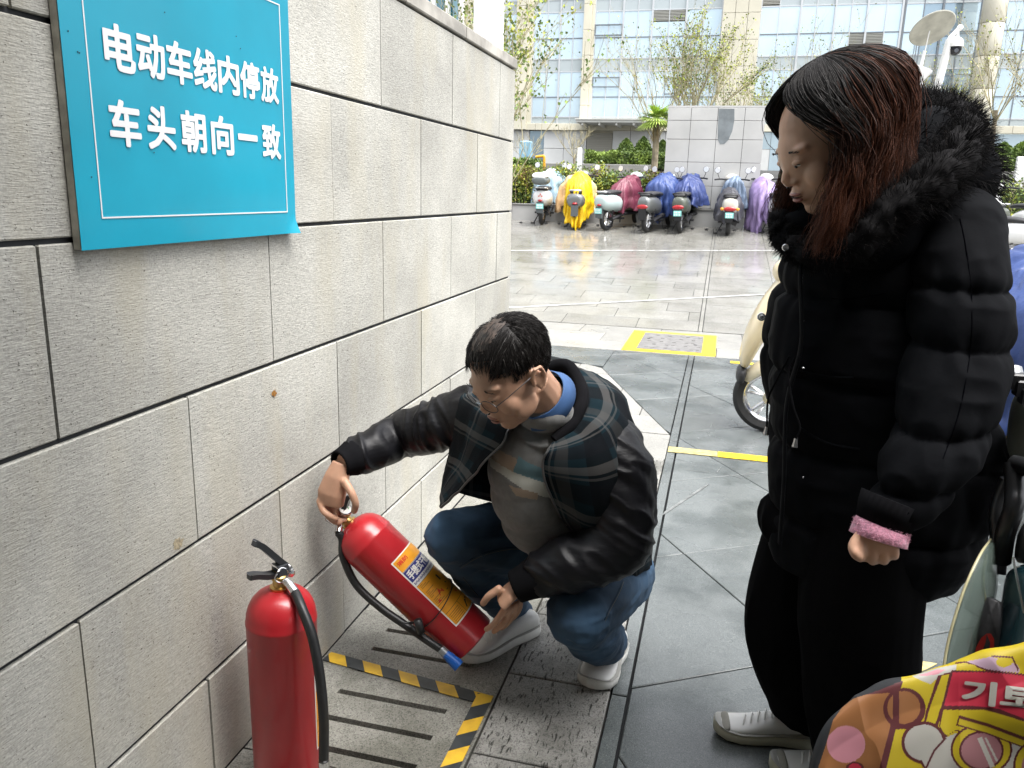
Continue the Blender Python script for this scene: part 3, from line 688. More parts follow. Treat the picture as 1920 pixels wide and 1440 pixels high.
# ================================================================== PLANTING
M_LEAF = mat('leaf_green', (0.15, 0.22, 0.05), rough=.5, var=.5, scale=6, col2=(0.07, 0.12, 0.035))
M_LEAFY = mat('leaf_yellow', (0.40, 0.42, 0.05), rough=.5, var=.5, scale=5, col2=(0.20, 0.26, 0.04))
M_LEAFR = mat('leaf_reddish', (0.18, 0.10, 0.035), rough=.5, var=.4, scale=7, col2=(0.09, 0.11, 0.03))
M_GRASS = mat('bright_hedge', (0.26, 0.36, 0.07), rough=.55, var=.4, scale=3, col2=(0.08, 0.13, 0.025))
M_BARK = mat('bark', (0.26, 0.22, 0.15), rough=.85, var=.3, scale=9)
M_TWIG = mat('pale_twig', (0.38, 0.34, 0.21), rough=.85, var=.3, scale=9)
def leaf_mesh(pts, size, up=.4, seg=1, nrm=None):
    """one bent diamond leaf per point"""
    n = len(pts); pts = np.asarray(pts); d = rng.normal(size=(n, 3)); d[:, 2] += up
    if nrm is not None: d = d*.6+nrm
    d /= np.linalg.norm(d, axis=1)[:, None]; a = rng.normal(size=(n, 3)); s = np.cross(d, a); s /= np.linalg.norm(s, axis=1)[:, None]
    L = (size*rng.uniform(.6, 1.3, n))[:, None]; w = L*.42; c = np.cross(d, s)*L*.12
    v = np.stack([pts, pts+d*L*.5-s*w+c, pts+d*L, pts+d*L*.5+s*w+c], 1).reshape(-1, 3)
    me = bpy.data.meshes.new('leaves'); me.vertices.add(n*4); me.vertices.foreach_set('co', v.ravel())
    me.loops.add(n*4); me.loops.foreach_set('vertex_index', np.arange(n*4, dtype=np.int32)); me.polygons.add(n)
    me.polygons.foreach_set('loop_start', np.arange(0, n*4, 4, dtype=np.int32)); me.polygons.foreach_set('loop_total', np.full(n, 4, dtype=np.int32)); me.update(calc_edges=True)
    return me
def leaves(name, pts, size, mats, parent, w=(.6, .4), **k):
    me = leaf_mesh(pts, size, **k); o = link(name, me, mats, parent)
    if len(mats) > 1:
        c = np.asarray(pts); f = vfbm(c*2.2, 2, 5)+rng.uniform(-.5, .5, len(c)); idx = np.zeros(len(c), dtype=np.int32)
        th_ = np.quantile(f, np.cumsum(w)[:-1]); 
        for t in th_: idx += (f > t)
        me.polygons.foreach_set('material_index', np.minimum(idx, len(mats)-1).astype(np.int32))
    tag(o, kind='stuff'); return o
def hedge(name, x0, x1, y0, y1, z0, z1, n, size, mats, label, w=(.6, .4), lumpy=.12, clip_top=False, group=None):
    t = thing(name, label, 'hedge', ((x0+x1)/2, (y0+y1)/2, z0), group=group)
    P = rng.uniform(size=(n*2, 3)); P[:, 1] = P[:, 1]**1.5
    x = x0+(x1-x0)*P[:, 0]; y = y0+(y1-y0)*P[:, 1]; z = z0+(z1-z0)*P[:, 2]**.8
    top = z1-lumpy*(1-vfbm(np.stack([x*2.6, y*2.6, 0*x], 1), 3, 9)); ok = z < top
    f = vfbm(np.stack([x*3, y*3, z*3], 1), 2, 4) > -.75; ok &= f
    p = np.stack([x, y, z], 1)[ok][:n]; leaves('foliage', p, size, mats, t, w)
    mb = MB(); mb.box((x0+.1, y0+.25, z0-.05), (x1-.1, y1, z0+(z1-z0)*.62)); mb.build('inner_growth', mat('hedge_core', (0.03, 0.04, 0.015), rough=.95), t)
    mb = MB()
    for k in range(int((x1-x0)*7)):
        xx = random.uniform(x0, x1); yy = random.uniform(y0, y0+.35); mb.tube([(xx, yy, z0-.02), (xx+random.uniform(-.1, .1), yy, z0+(z1-z0)*.5), (xx+random.uniform(-.25, .25), yy, z0+(z1-z0)*.85)], [.009, .007, .003], 4)
    tag(mb.build('stems', M_BARK, t), kind='stuff'); return t
hedge('hedge', -6.4, -1.22, 17.12, 18.5, 1.2, 2.12, 26000, .05, [M_LEAF, M_LEAFY, M_LEAFR], 'mixed green and yellow leafy hedge left of the grey stone block', (.42, .40, .18), .3)
hedge('hedge', 1.05, 9.5, 17.12, 18.5, 1.2, 2.05, 26000, .05, [M_LEAF, M_LEAFY, M_LEAFR], 'mixed green and yellow leafy hedge right of the grey stone block', (.45, .40, .15), .3)
hz = 2.28
MB().bevbox((-6.5, 22.8, 1.6), (-1.9, 23.0, hz-.02), .01).build('terrace_kerb', M_PALE, None).__setitem__('kind', 'structure')
MB().bevbox((2.5, 22.8, 1.6), (12, 23.0, hz-.02), .01).build('terrace_kerb', M_PALE, None).__setitem__('kind', 'structure')
hedge('clipped_hedge', -3.95, -1.6, 23.1, 24.2, hz-.1, 2.66, 12000, .06, [M_GRASS, M_LEAF], 'low clipped bright green hedge on the terrace left of the grey block', (.75, .25), .06)
hedge('clipped_hedge', 5.6, 10.5, 23.1, 24.2, hz-.1, 2.6, 12000, .06, [M_GRASS, M_LEAF], 'low clipped bright green hedge on the terrace at the far right', (.75, .25), .06)
hedge('clipped_hedge', -6.4, -4.9, 21.3, 22.3, 1.95, 2.35, 5000, .06, [M_GRASS, M_LEAF], 'small clipped hedge seen just past the corner of the stone wall', (.6, .4), .08)
def cone_shrub(x, y, z0, h, r, lab):
    t = thing('cone_shrub', lab, 'shrub', (x, y, z0), group='clipped shrubs on the terrace')
    n = 3500; u = rng.uniform(size=n)**.6; a = rng.uniform(0, 2*PI, n); rr = r*np.sin(np.clip(1-u*0.999, 0, 1)**.8*PI/2)*(.75+.3*rng.uniform(size=n)); z = z0+h*(1-(1-u))*1.0
    p = np.stack([x+rr*np.cos(a), y+rr*np.sin(a), z0+h*u], 1); leaves('foliage', p, .05, [M_LEAF, M_GRASS], t, (.7, .3))
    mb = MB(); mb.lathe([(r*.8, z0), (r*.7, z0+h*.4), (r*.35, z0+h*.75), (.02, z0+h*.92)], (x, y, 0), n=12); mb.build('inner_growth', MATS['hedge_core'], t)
for px, top, r, lab in ((1173, 261, .30, 'first dark green cone shrub behind the clipped hedge, left of the palm'), (1205, 258, .30, 'middle dark green cone shrub behind the clipped hedge, beside the palm'), (1241, 264, .26, 'dark green cone shrub half hidden behind the grey block')):
    b = at(px, 290, 25.0); tp = at(px, top, 25.0); cone_shrub(b[0], 25, b[2]-.1, tp[2]-b[2]+.1, r, lab)
for px, lab in ((1878, 'rounded green shrub at the far right behind the woman'), (1912, 'rounded green shrub at the picture edge behind the woman')):
    b = at(px, 300, 25.0); tp = at(px, 268, 25); cone_shrub(b[0], 25, b[2]-.1, tp[2]-b[2]+.1, .36, lab)

def tree(name, base, height, spread, seed, label, leafy=900, lsize=.05, trunk_h=.25, limbs=9, rad=.06, lm=None, group='bare branched trees behind the grey block', depth=4, cat='tree', twist=.0):
    R = random.Random(seed); t = thing(name, label, cat, tuple(base), group=group); mbT = MB(); mbB = MB(); tips = []
    base = np.array(base, float); fork = base+V(0, 0, height*trunk_h)
    mbT.tube([base, (base+fork)/2+V(.02, 0, 0), fork], [rad, rad*.85, rad*.75], 8); mbT.build('trunk', M_BARK, t, smooth=True)
    def grow(p, d, L, r, k):
        q = p; pts = [p]; dd = d.copy()
        for s in range(3):
            dd = dd+V(R.gauss(0, .06), R.gauss(0, .06), .05); dd /= np.linalg.norm(dd); q = q+dd*L/3; pts.append(q)
            if k <= 1: tips.append(q+V(R.gauss(0, .02), R.gauss(0, .02), R.gauss(0, .02)))
        r = max(r, .0028); mbB.tube(pts, [r, r*.85, r*.7, r*.55], 4 if k < depth-1 else 6, cap=False)
        if k == 0: return
        nb = 3 if k > 1 else 4
        for i in range(nb):
            at_ = pts[R.choice((1, 2, 3, 3))]; a = R.uniform(0, 2*PI); side = V(math.cos(a), math.sin(a)*.8, R.uniform(-.15, .25)); nd = dd+side*R.uniform(.3, .62); nd /= np.linalg.norm(nd)
            grow(at_, nd, L*R.uniform(.55, .8), r*.55, k-1)
    for i in range(limbs):
        a = 2*PI*i/limbs+R.uniform(-.3, .3); s = R.uniform(.25, 1)*spread; d = V(math.cos(a)*s, math.sin(a)*s*.8, height*.75); d /= np.linalg.norm(d)
        grow(fork-V(0, 0, R.uniform(0, height*trunk_h*.3)), d, height*.36*R.uniform(.8, 1.1), rad*.26, depth-1)
    tag(mbB.build('branches', M_TWIG, t), kind='stuff')
    if leafy and tips:
        T = np.array(tips); idx = rng.integers(0, len(T), leafy); p = T[idx]+rng.normal(0, .035, (leafy, 3)); leaves('foliage', p, lsize, lm or [M_LEAFY, M_LEAF], t, (.7, .3))
    return t
def tb_(px, pyb, Y): p = at(px, pyb, Y); return (p[0], Y, 2.2 if Y < 30 else 2.6)
tree('bare_tree', tb_(1232, 200, 24), 3.7, 3.6, 3, 'spreading bare tree with pale twigs behind the left side of the grey block', 500, limbs=11)
tree('budding_tree', tb_(1300, 200, 23), 3.75, 2.7, 11, 'bushy tree with fresh yellow green leaves behind the middle of the grey block', 3600, limbs=14, rad=.09)
tree('budding_tree', tb_(1385, 200, 24.5), 3.0, 2.6, 21, 'smaller greenish twiggy tree behind the right end of the grey block', 1500, limbs=12)
tree('bare_tree', tb_(1500, 200, 27), 4.4, 3.2, 31, 'thin bare tree rising above the woman\'s dark hair', 500, limbs=9)
tree('bare_tree', tb_(1690, 200, 27), 3.3, 2.6, 41, 'wide bare tree between the woman\'s head and the street lamp', 300, limbs=11)
tree('bare_tree', tb_(1640, 200, 31), 3.6, 2.0, 47, 'distant twiggy tree just right of the woman\'s hair', 700, limbs=11)
tree('bare_tree', tb_(1800, 200, 30), 3.6, 2.2, 51, 'bare tree with olive buds right of the street lamp', 900, limbs=11)
tree('bare_tree', tb_(1848, 330, 21), 3.3, 2.0, 61, 'forked bare tree in front of the beige column', 160, limbs=6, trunk_h=.4, depth=4)
tree('bare_tree', tb_(1950, 330, 20), 3.0, 2.0, 71, 'reddish twigged tree at the right picture edge', 700, limbs=8, lm=[M_LEAFR, M_LEAFY])
tree('bare_shrub', tuple(at(1076, 306, 21))[:1]+(21, 2.0), 1.15, 1.3, 81, 'bare stubby branched shrub in front of the pale ground floor', 0, limbs=7, rad=.04, depth=4, cat='shrub', group=None, trunk_h=.3)
tree('bare_shrub', (at(990, 306, 22)[0], 22, 2.0), 1.2, 1.5, 91, 'bare stubby shrub beside the pale blue box, near the wall corner', 0, limbs=6, rad=.035, depth=4, cat='shrub', group=None)
# leafy sapling peeping over the end of the wall
tree('leafy_sapling', (at(945, 400, 7.4)[0]-.15, 7.4, .0), 2.9, .8, 5, 'green sapling with fresh leaves rising behind the end of the stone wall', 1500, .034, limbs=6, rad=.03, lm=[M_GRASS, M_LEAF], group=None, trunk_h=.35)
tree('leafy_sapling', (at(872, 100, 9.5)[0], 9.5, .0), 4.2, 1.0, 15, 'green leafy tree beside the white column behind the wall', 3200, .045, limbs=9, rad=.04, lm=[M_LEAFY, M_LEAF], group=None, trunk_h=.3)
# fan palm
def palm():
    c = at(1232, 226, 20.0); t = thing('fan_palm', 'small bright green fan palm with dry hanging skirt beside the grey block', 'palm', (c[0], 20, 1.9))
    mb = MB(); mb.tube([(c[0], 20, 1.6), (c[0]+.01, 20, 2.4), (c[0], 20, c[2]-.02)], [.09, .075, .07], 8); mb.build('trunk', M_BARK, t)
    for k in range(26):
        a = 2*PI*k/26+random.uniform(-.2, .2); el = random.uniform(-.35, 1.2); d = V(math.cos(a)*math.cos(el), math.sin(a)*math.cos(el), math.sin(el)); o = c+d*.14; mb = MB(); mb.tube([c, o], [.006, .005], 4)
        s = np.cross(d, V(0, 0, 1)); s /= np.linalg.norm(s)+1e-9
        for q in range(13):
            f = (q-6)/6*1.15; dd = d*math.cos(f)+s*math.sin(f); tip = o+dd*.42+V(0, 0, -.10); w = np.cross(dd, V(0, 0, 1)); w /= np.linalg.norm(w)+1e-9
            mb._add([o, o+dd*.2-w*.024, tip, o+dd*.2+w*.024], [(0, 1, 2, 3)])
        mb.build('frond', mat('palm_green', (0.42, 0.55, 0.12), rough=.5), t)
    mb = MB()
    for k in range(70):
        a = random.uniform(0, 2*PI); r = random.uniform(.03, .13); p = c+V(math.cos(a)*.05, math.sin(a)*.05, -random.uniform(0, .2)); q = c+V(math.cos(a)*r, math.sin(a)*r, -random.uniform(.3, .62)); mb.tube([p, q], [.008, .003], 3)
    tag(mb.build('dry_skirt', mat('dry_frond', (0.30, 0.22, 0.10), rough=.8, var=.3, scale=10), t), kind='stuff')
palm()
# small furniture by the planting
c = at(985, 264, 22.5); MB().bevbox((c[0]-.17, 22.5, 1.9), (c[0]+.15, 22.8, c[2]), .03).build('blue_box', mat('pale_blue', (0.25, 0.45, 0.6), rough=.4), None)
tag(bpy.context.scene.objects['blue_box'], 'pale blue service box standing near the wall corner behind the hedge', 'box')
c = at(1087, 277, 19.5); o = MB().bevbox((c[0]-.05, 19.5, 1.4), (c[0]+.05, 19.6, c[2]), .01).build('white_post', M_WHITE); tag(o, 'plain white post standing behind the hedge and yellow cape', 'post')
a = at(1008, 293, 21); b = at(1021, 293, 21); mb = MB(); mb.tube(spline([(a[0]-.05, 21, a[2]-.02), (a[0]+.1, 21, a[2]), (b[0]-.01, 21, a[2]-.03), (b[0], 21, a[2]-.35)], 5), .035, 8)
tag(mb.build('yellow_pipe', mat('yellow_pipe_paint', (0.7, 0.35, 0.02), rough=.4), smooth=True), 'bent yellow pipe above the hedge near the wall corner', 'pipe')
c = at(1912, 322, 19.0); o = MB().bevbox((c[0]-.07, 19, 1.4), (c[0]+.1, 19.1, c[2]+.3), .01).build('white_post', M_WHITE); tag(o, 'pale slanted post at the right picture edge in front of the hedges', 'post')

# ------------------------------------------------------------------ lamp with disc shade, camera pole
LY = 13.0
lamp = thing('street_lamp', 'white street lamp with a round tilted disc reflector above a small uplight', 'street lamp', (at(1735, 200, LY)[0], LY, gz(LY)))
dc = at(1748, 53, LY); R_ = Matrix.Rotation(math.radians(-20), 3, 'Y') @ Matrix.Rotation(math.radians(-34), 3, 'X')
R_ = np.array(R_); mb = MB(); mb.lathe([(.02, .03), (.18, .028), (.295, .012), (.305, 0), (.295, -.012), (.05, -.02)], dc, n=40, R=R_)
mb.build('disc_shade', mat('disc_enamel', (0.50, 0.49, 0.42), rough=.5, var=.2, scale=6), lamp, smooth=True)
a = at(1722, 175, LY); b = at(1736, 95, LY); f = at(1733, 78, LY); low_ = a-(b-a)*2.2; low_[2] = gz(LY)
mb = MB(); mb.tube([low_, a, a+(b-a)*.35], .035, 12); mb.build('pole', M_WHITE, lamp, smooth=True)
mb = MB(); h0 = a+(b-a)*.30; mb.tube([h0, h0+V(.01, 0, .12), h0+V(.03, 0, .17)], [(.035, .035), (.12, .06), (.12, .06)], 12); mb.build('uplight', M_WHITE, lamp, smooth=True)
mb = MB(); mb.tube([h0+V(-.03, 0, .1), b+V(-.015, 0, .0)], .022, 8); mb.tube([b+V(-.01, 0, 0), dc+V(-.03, 0, -.03)], .008, 6); mb.build('disc_arm', M_WHITE, lamp, smooth=True)
cp = thing('camera_pole', 'white pole with a side arm carrying a dome surveillance camera beside the disc lamp', 'camera pole', (at(1757, 165, LY+.3)[0], LY+.3, gz(LY)))
a = at(1757, 165, LY+.3); b = at(1781, 75, LY+.3); lo_ = a-(b-a)*3.2; lo_[2] = gz(LY)
mb = MB(); mb.tube([lo_, a, b], .055, 12); mb.build('pole', M_WHITE, cp, smooth=True)
e = at(1800, 52, LY+.3); mb = MB(); mb.tube([b+V(-.02, 0, -.05), b+V(.0, 0, .03), e], .032, 10); mb.ell(e, .042); mb.build('side_arm', M_WHITE, cp, smooth=True)
dm = at(1792, 84, LY+.3); mb = MB(); mb.tube([e+V(-.02, 0, -.02), dm+V(.01, 0, .05)], .02, 8); mb.lathe([(.03, .11), (.08, .07), (.1, .02), (.1, -.03)], dm, n=20); mb.build('camera_housing', M_WHITE, cp, smooth=True)
mb = MB(); mb.lathe([(.085, -.03), (.085, -.07), (.06, -.12), (.02, -.14)], dm, n=20); ho = mb.build('camera_dome', mat('dome_black', (0.02, 0.02, 0.025), rough=.12), cp, smooth=True)
mb = MB(); mb.tube([dm+V(0, -.08, -.085), dm+V(0, -.095, -.09)], .028, 12); mb.build('lens', mat('lens_grey', (0.15, 0.16, 0.18), rough=.1), cp)

# ------------------------------------------------------------------ behind the wall, left: white column and blue glass screen
c0 = at(888, 40, 7.0); c1 = at(932, 40, 7.0)
o = MB().bevbox((c0[0], 7.0, 0), (c1[0], 7.22, 5.5), .008).build('white_column', mat('white_render', (0.80, 0.80, 0.79), rough=.6, var=.04, scale=3)); tag(o, 'plain white square column rising behind the stone wall', 'column')
scr = thing('glass_screen', 'blue tinted glass screen with pale fins above the stone wall', 'screen', (at(820, 20, 8.4)[0], 8.4, 0))
for k in range(9):
    px = 776+k*10.5; a = at(px, 20, 8.4)[0]; b = at(px+9.5, 20, 8.4)[0]
    MB().box((a, 8.4, .1), (b-.004, 8.42, 4.6)).build('glass_panel', mat('teal_glass%d' % (k % 3), ((0.03, 0.16, 0.24), (0.25, 0.42, 0.5), (0.05, 0.22, 0.32))[k % 3], rough=.12, metal=.2), scr)
for k in range(4):
    px = 786+k*26; a = at(px, 20, 8.3)[0]; MB().bevbox((a-.018, 8.28, 0), (a+.018, 8.36, 4.7), .004).build('fin', M_WHITE, scr)
# ================================================================== FIRE EXTINGUISHERS
M_RED = mat('extinguisher_red', (0.40, 0.016, 0.022), rough=0.36, var=0.10, scale=5, coat=0.25, bump=.04, bscale=14, bdist=.004)
M_BRASS = mat('brass', (0.62, 0.42, 0.16), rough=.3, metal=1)
M_HOSE = mat('rubber_hose', (0.016, 0.017, 0.018), rough=.42, var=.2, scale=40, bump=.08, bscale=300, bdist=.0004)
M_HANDLE = mat('handle_black', (0.03, 0.032, 0.036), rough=.28, spec=.6)
M_ORANGE = mat('label_orange', (0.78, 0.33, 0.02), rough=.4, var=.1, scale=30)
M_LW = mat('label_white', (0.72, 0.70, 0.66), rough=.4)
M_LBLUE = mat('label_blue', (0.03, 0.035, 0.18), rough=.4)
M_LRED = mat('label_red', (0.65, 0.05, 0.015), rough=.4)
M_LINK = mat('label_ink', (0.03, 0.025, 0.02), rough=.5)
RB = 0.083
def cyl(u, h, r=RB+.0006):
    """label coordinates to the cylinder: u metres round, h height"""
    a = u/RB; return V(r*math.sin(a), -r*math.cos(a), h)
def wrap_rect(mb, u0, u1, h0, h1, r, mi=0, corner=0.0):
    n = max(2, int(abs(u1-u0)/.006)); vs = []; fs = []
    for i in range(n+1):
        u = u0+(u1-u0)*i/n; vs += [cyl(u, h0, r), cyl(u, h1, r)]
    for i in range(n): fs.append((2*i, 2*i+2, 2*i+3, 2*i+1))
    mb._add(vs, fs, mi)
def wrap_text(s, u0, h0, w, h, r, m, parent, bold=.02):
    v, f = text_mesh(s, w, h, bold, res=2); me = pym([cyl(u0+p[0], h0+p[1], r+p[2]*.00005) for p in v], f); return link('lettering', me, m, parent, keep=False)
def extinguisher(label, group):
    t = thing('fire_extinguisher', label, 'fire extinguisher', group=group)
    mb = MB(); prof = [(.066, 0), (.072, .002), (.0815, .006), (.083, .012), (.083, .425), (.0842, .428), (.0842, .434), (.083, .437), (.0815, .452), (.077, .468), (.069, .484), (.057, .497), (.043, .505), (.03, .509), (.022, .512)]
    mb.lathe(prof, n=64); body = mb.build('cylinder', M_RED, t, smooth=True, keep=False)
    mb = MB(); mb.lathe([(.022, .508), (.024, .511), (.024, .518), (.017, .52), (.017, .535), (.0195, .537), (.0195, .545), (.014, .55)], n=24); mb.box((-.012, -.012, .535), (.012, .014, .562)); mb.build('valve', M_BRASS, t, smooth=True, keep=False)
    # fixed handle (lower) and squeeze lever (upper), pointing along -x
    def blade(pts, w, th_, nm):
        mb = MB(); P = spline(pts, 5); vs = []
        rings = []
        for i, p in enumerate(P):
            k = min(i+1, len(P)-1); d = P[k]-P[max(i-1, 0)]; d /= np.linalg.norm(d); n = np.cross(d, V(0, 1, 0)); n /= np.linalg.norm(n); ww = w*(1 if 0 < i < len(P)-1 else .7); s = V(0, 1, 0)*ww/2
            rings.append([p-s-n*th_, p-s*.8+n*th_*.3, p+s*.8+n*th_*.3, p+s-n*th_, p+s*.75-n*th_*.75, p-s*.75-n*th_*.75])
        mb.loft(rings); return mb.build(nm, M_HANDLE, t, smooth=True, keep=False)
    blade([(.012, 0, .545), (-.012, 0, .548), (-.035, 0, .552), (-.060, 0, .562), (-.080, 0, .566)], .026, .010, 'carry_handle')
    lv = blade([(.014, 0, .563), (-.002, 0, .580), (-.024, 0, .606), (-.048, 0, .634), (-.064, 0, .645)], .024, .011, 'squeeze_lever')
    mb = MB(); mb.box((-.012, -.016, .545), (.018, .016, .575)); mb.build('lever_bracket', M_HANDLE, t, keep=False, bevel=.003)
    # safety pin with ring, gauge
    mb = MB(); mb.tube([(-.012, -.026, .572), (-.012, .022, .572)], .0022, 8)
    ring = [V(-.012+.0*k, -.026, .572)+V(.017*math.cos(k*PI/10), -.004-.003*math.sin(k), .017*math.sin(k*PI/10)-.012) for k in range(21)]; mb.tube(ring, .0017, 6, cap=False); mb.build('pin_ring', M_CHROME, t, smooth=True, keep=False)
    G = np.array(Matrix.Rotation(math.radians(68), 3, 'Y') @ Matrix.Rotation(0, 3, 'X'))
    mb = MB(); mb.lathe([(.006, -.02), (.006, 0), (.0185, .001), (.0205, .004), (.0205, .012), (.0185, .014), (.0175, .0125)], (.02, .006, .545), n=32, R=G); mb.build('gauge_case', M_CHROME, t, smooth=True, keep=False)
    gc = V(.02, .006, .545)+G@V(0, 0, .0132)
    mb = MB(); mb.lathe([(.0174, 0), (.0172, .0004)], gc, n=28, R=G); gd = mb.build('gauge_dial', M_LW, t, keep=False)
    mb = MB(); mb.box((-.001, -.010, .0006), (.001, .004, .001), R=Matrix(G.tolist()), o=gc); mb.build('needle', M_LINK, gd, keep=False)
    mb = MB(); mb.tube([gc+G@V(.009*math.cos(a), .009*math.sin(a), .0007) for a in np.linspace(.6, 2.5, 10)], .0014, 4); mb.build('green_zone', mat('dial_green', (0.05, 0.35, 0.08), rough=.4), gd, keep=False)
    # hose fitting
    mb = MB(); mb.tube([(.004, -.012, .537), (.006, -.032, .53), (.008, -.052, .516)], [.009, .0105, .0115], 16); mb.build('hose_fitting', M_CHROME, t, smooth=True, keep=False)
    # label
    lb = MB(); wrap_rect(lb, -.002, .172, .082, .345, RB+.0004); l = lb.build('label', M_LW, t, keep=False, smooth=True)
    mb = MB(); k = .003; r = RB+.0008
    wrap_rect(mb, .002, .168, .303, .341, r, 0); wrap_rect(mb, .002, .168, .262, .300, r, 1); wrap_rect(mb, .002, .168, .086, .244, r, 0)
    mb.build('print_areas', [M_ORANGE, M_LBLUE], l, keep=False, smooth=True)
    ink = MB(); r = RB+.0011
    for (a, b, c, d) in ((.098, .0992, .086, .244), (.002, .168, .128, .1292), (.002, .168, .160, .1612), (.055, .056, .086, .128), (.112, .113, .086, .128), (.002, .168, .301, .3022), (.002, .168, .244, .2452)): wrap_rect(ink, a, b, c, d, r)
    for q in range(15):
        h = .240-.0052*q
        if q in (3, 4, 10): continue
        wrap_rect(ink, .008, .008+.012+.02*((q*7) % 3)/2, h-.0012, h, r); wrap_rect(ink, .104, .112+.048*((q*5) % 4)/4, h-.0010, h, r)
    for q in range(6): wrap_rect(ink, .118, .160, .120-.006*q, .1212-.006*q, r); wrap_rect(ink, .008, .048, .118-.006*q, .1192-.006*q, r)
    # little figures: extinguisher, flame, running person
    def poly(pts, mi=0): ink._add([cyl(u, h, r) for u, h in pts], [tuple(range(len(pts)))], mi)
    poly([(.070, .205), (.076, .205), (.076, .225), (.070, .225)]); poly([(.060, .172), (.066, .171), (.084, .188), (.080, .192)])
    poly([(.066, .094), (.070, .092), (.084, .106), (.100, .112), (.098, .116), (.080, .112)]); poly([(.112, .262-.06), (.120, .20), (.124, .222), (.116, .226)])
    poly([(.030, .176), (.052, .176), (.050, .190), (.044, .184), (.040, .198), (.034, .186)], 1); poly([(.012, .164), (.026, .164), (.019, .174)], 1); poly([(.088, .142), (.092, .150), (.080, .152)], 1)
    ink.build('pictograms', [M_LINK, M_LRED], l, keep=False)
    wrap_text('手提式干粉灭火器', .006, .267, .158, .029, r, M_LW, l, .03)
    wrap_text('消防', .008, .320, .040, .014, r, M_LRED, l, .03)
    wrap_text('干粉', .120, .318, .026, .010, r, M_LRED, l, .02)
    for q in range(20): ink2 = None
    mb = MB()
    for q in range(40): u = .004+q*.0041; wrap_rect(mb, u, u+.0024, .250+(q % 3)*.001, .258-(q % 2)*.002, r)
    mb.build('small_print', M_LBLUE, l, keep=False)
    return t
def world_pts(t, pts): M = t.matrix_basis; return [np.array(M @ Vector(p)) for p in pts]
ex1 = extinguisher('red fire extinguisher standing upright against the stone wall, unheld', 'red fire extinguishers')
ex1.location = (-.953, 1.545, 0.001); ex1.rotation_euler = (0, 0, math.radians(62))
fit = world_pts(ex1, [(.008, -.052, .516)])[0]
hp = [fit, at(566, 1140, 1.50), at(586, 1195, 1.475), at(600, 1270, 1.462), at(607, 1350, 1.462), at(607, 1425, 1.47)]
mb = MB(); mb.tube(spline(hp, 8), .0118, 14); mb.build('hose', M_HOSE, ex1, smooth=True, auto=False)
mb = MB(); e = hp[-1]; mb.tube([e, e-V(0, 0, .02)], .0135, 14); mb.tube([e-V(0, 0, .02), e-V(0, 0, .075)], [.011, .014], 14); mb.build('nozzle', M_CHROME, ex1, smooth=True)

for c in ex1.children:
    if c.name.startswith('label'): c.matrix_basis = Matrix.Rotation(math.radians(28), 4, 'Z')
ex2 = extinguisher('red fire extinguisher held tilted by the squatting man, showing its orange label', 'red fire extinguishers')
PB = at(886, 1203, 2.045); PT0 = at(676, 1001, 2.02)
ax = PT0-PB; Lx = np.linalg.norm(ax); ax /= Lx; print('ext2 length', Lx, 'PB', PB, 'PT', PT0)
toe = (EYE-(PB+PT0)/2); toe -= ax*np.dot(toe, ax); toe /= np.linalg.norm(toe)       # label start faces the viewer's side
zz = ax; yy = -toe; xx = np.cross(yy, zz)
M2 = Matrix([[xx[i], yy[i], zz[i]] for i in range(3)]).to_4x4(); M2.translation = Vector(PB)
# local x points up-right in the picture; the handles along -x would point down-left, so turn the head parts
ex2.matrix_basis = M2
EX2 = M2.copy()
Rz = Matrix.Rotation(math.radians(-60), 4, 'Z')
for c in list(ex2.children):
    k_ = c.name.split('.')[0]
    if k_ in ('carry_handle', 'squeeze_lever', 'lever_bracket'): c.matrix_basis = Matrix.Rotation(math.radians(142), 4, 'Z') @ c.matrix_basis
    if k_ in ('pin_ring', 'gauge_case', 'gauge_dial', 'hose_fitting'): c.matrix_basis = Rz @ c.matrix_basis
f2 = np.array(M2 @ (Rz @ Vector((.008, -.052, .516))))
hp = [f2, at(642, 1012, 1.97), at(644, 1045, 1.965), at(668, 1096, 1.96), at(712, 1138, 1.955), at(760, 1172, 1.95), at(800, 1200, 1.945), at(826, 1217, 1.945)]
mb = MB(); mb.tube(spline(hp, 8), .0118, 14); mb.build('hose', M_HOSE, ex2, smooth=True, auto=False)
e = hp[-1]; d = at(840, 1230, 1.943)-e; d /= np.linalg.norm(d); mb = MB(); mb.tube([e, e+d*.022], .0125, 14); mb.build('nozzle_ferrule', mat('grey_ferrule', (0.3, 0.32, 0.34), rough=.4, metal=.6), ex2, smooth=True)
mb = MB(); mb.tube([e+d*.02, e+d*.05, e+d*.072], [.0125, .0165, .018], 14); mb.build('nozzle', mat('blue_nozzle', (0.01, 0.10, 0.42), rough=.4), ex2, smooth=True)
mb = MB(); ring = [V((RB+.0025)*math.cos(a), (RB+.0025)*math.sin(a), .165+.02*math.sin(a+.5)) for a in np.linspace(0, 2*PI, 40)]
rw = world_pts(ex2, ring); mb.tube(rw, [(.0016, .0042)]*40, 6, cap=False); hc = at(790, 1178, 1.93); mb.tube([at(775, 1168, 1.94), at(752, 1168, 1.92)], [.004, .002], 6); mb.tube([at(783, 1162, 1.93), at(790, 1186, 1.93)], .012, 8)
mb.build('strap', M_HOSE, ex2, smooth=True, auto=False)

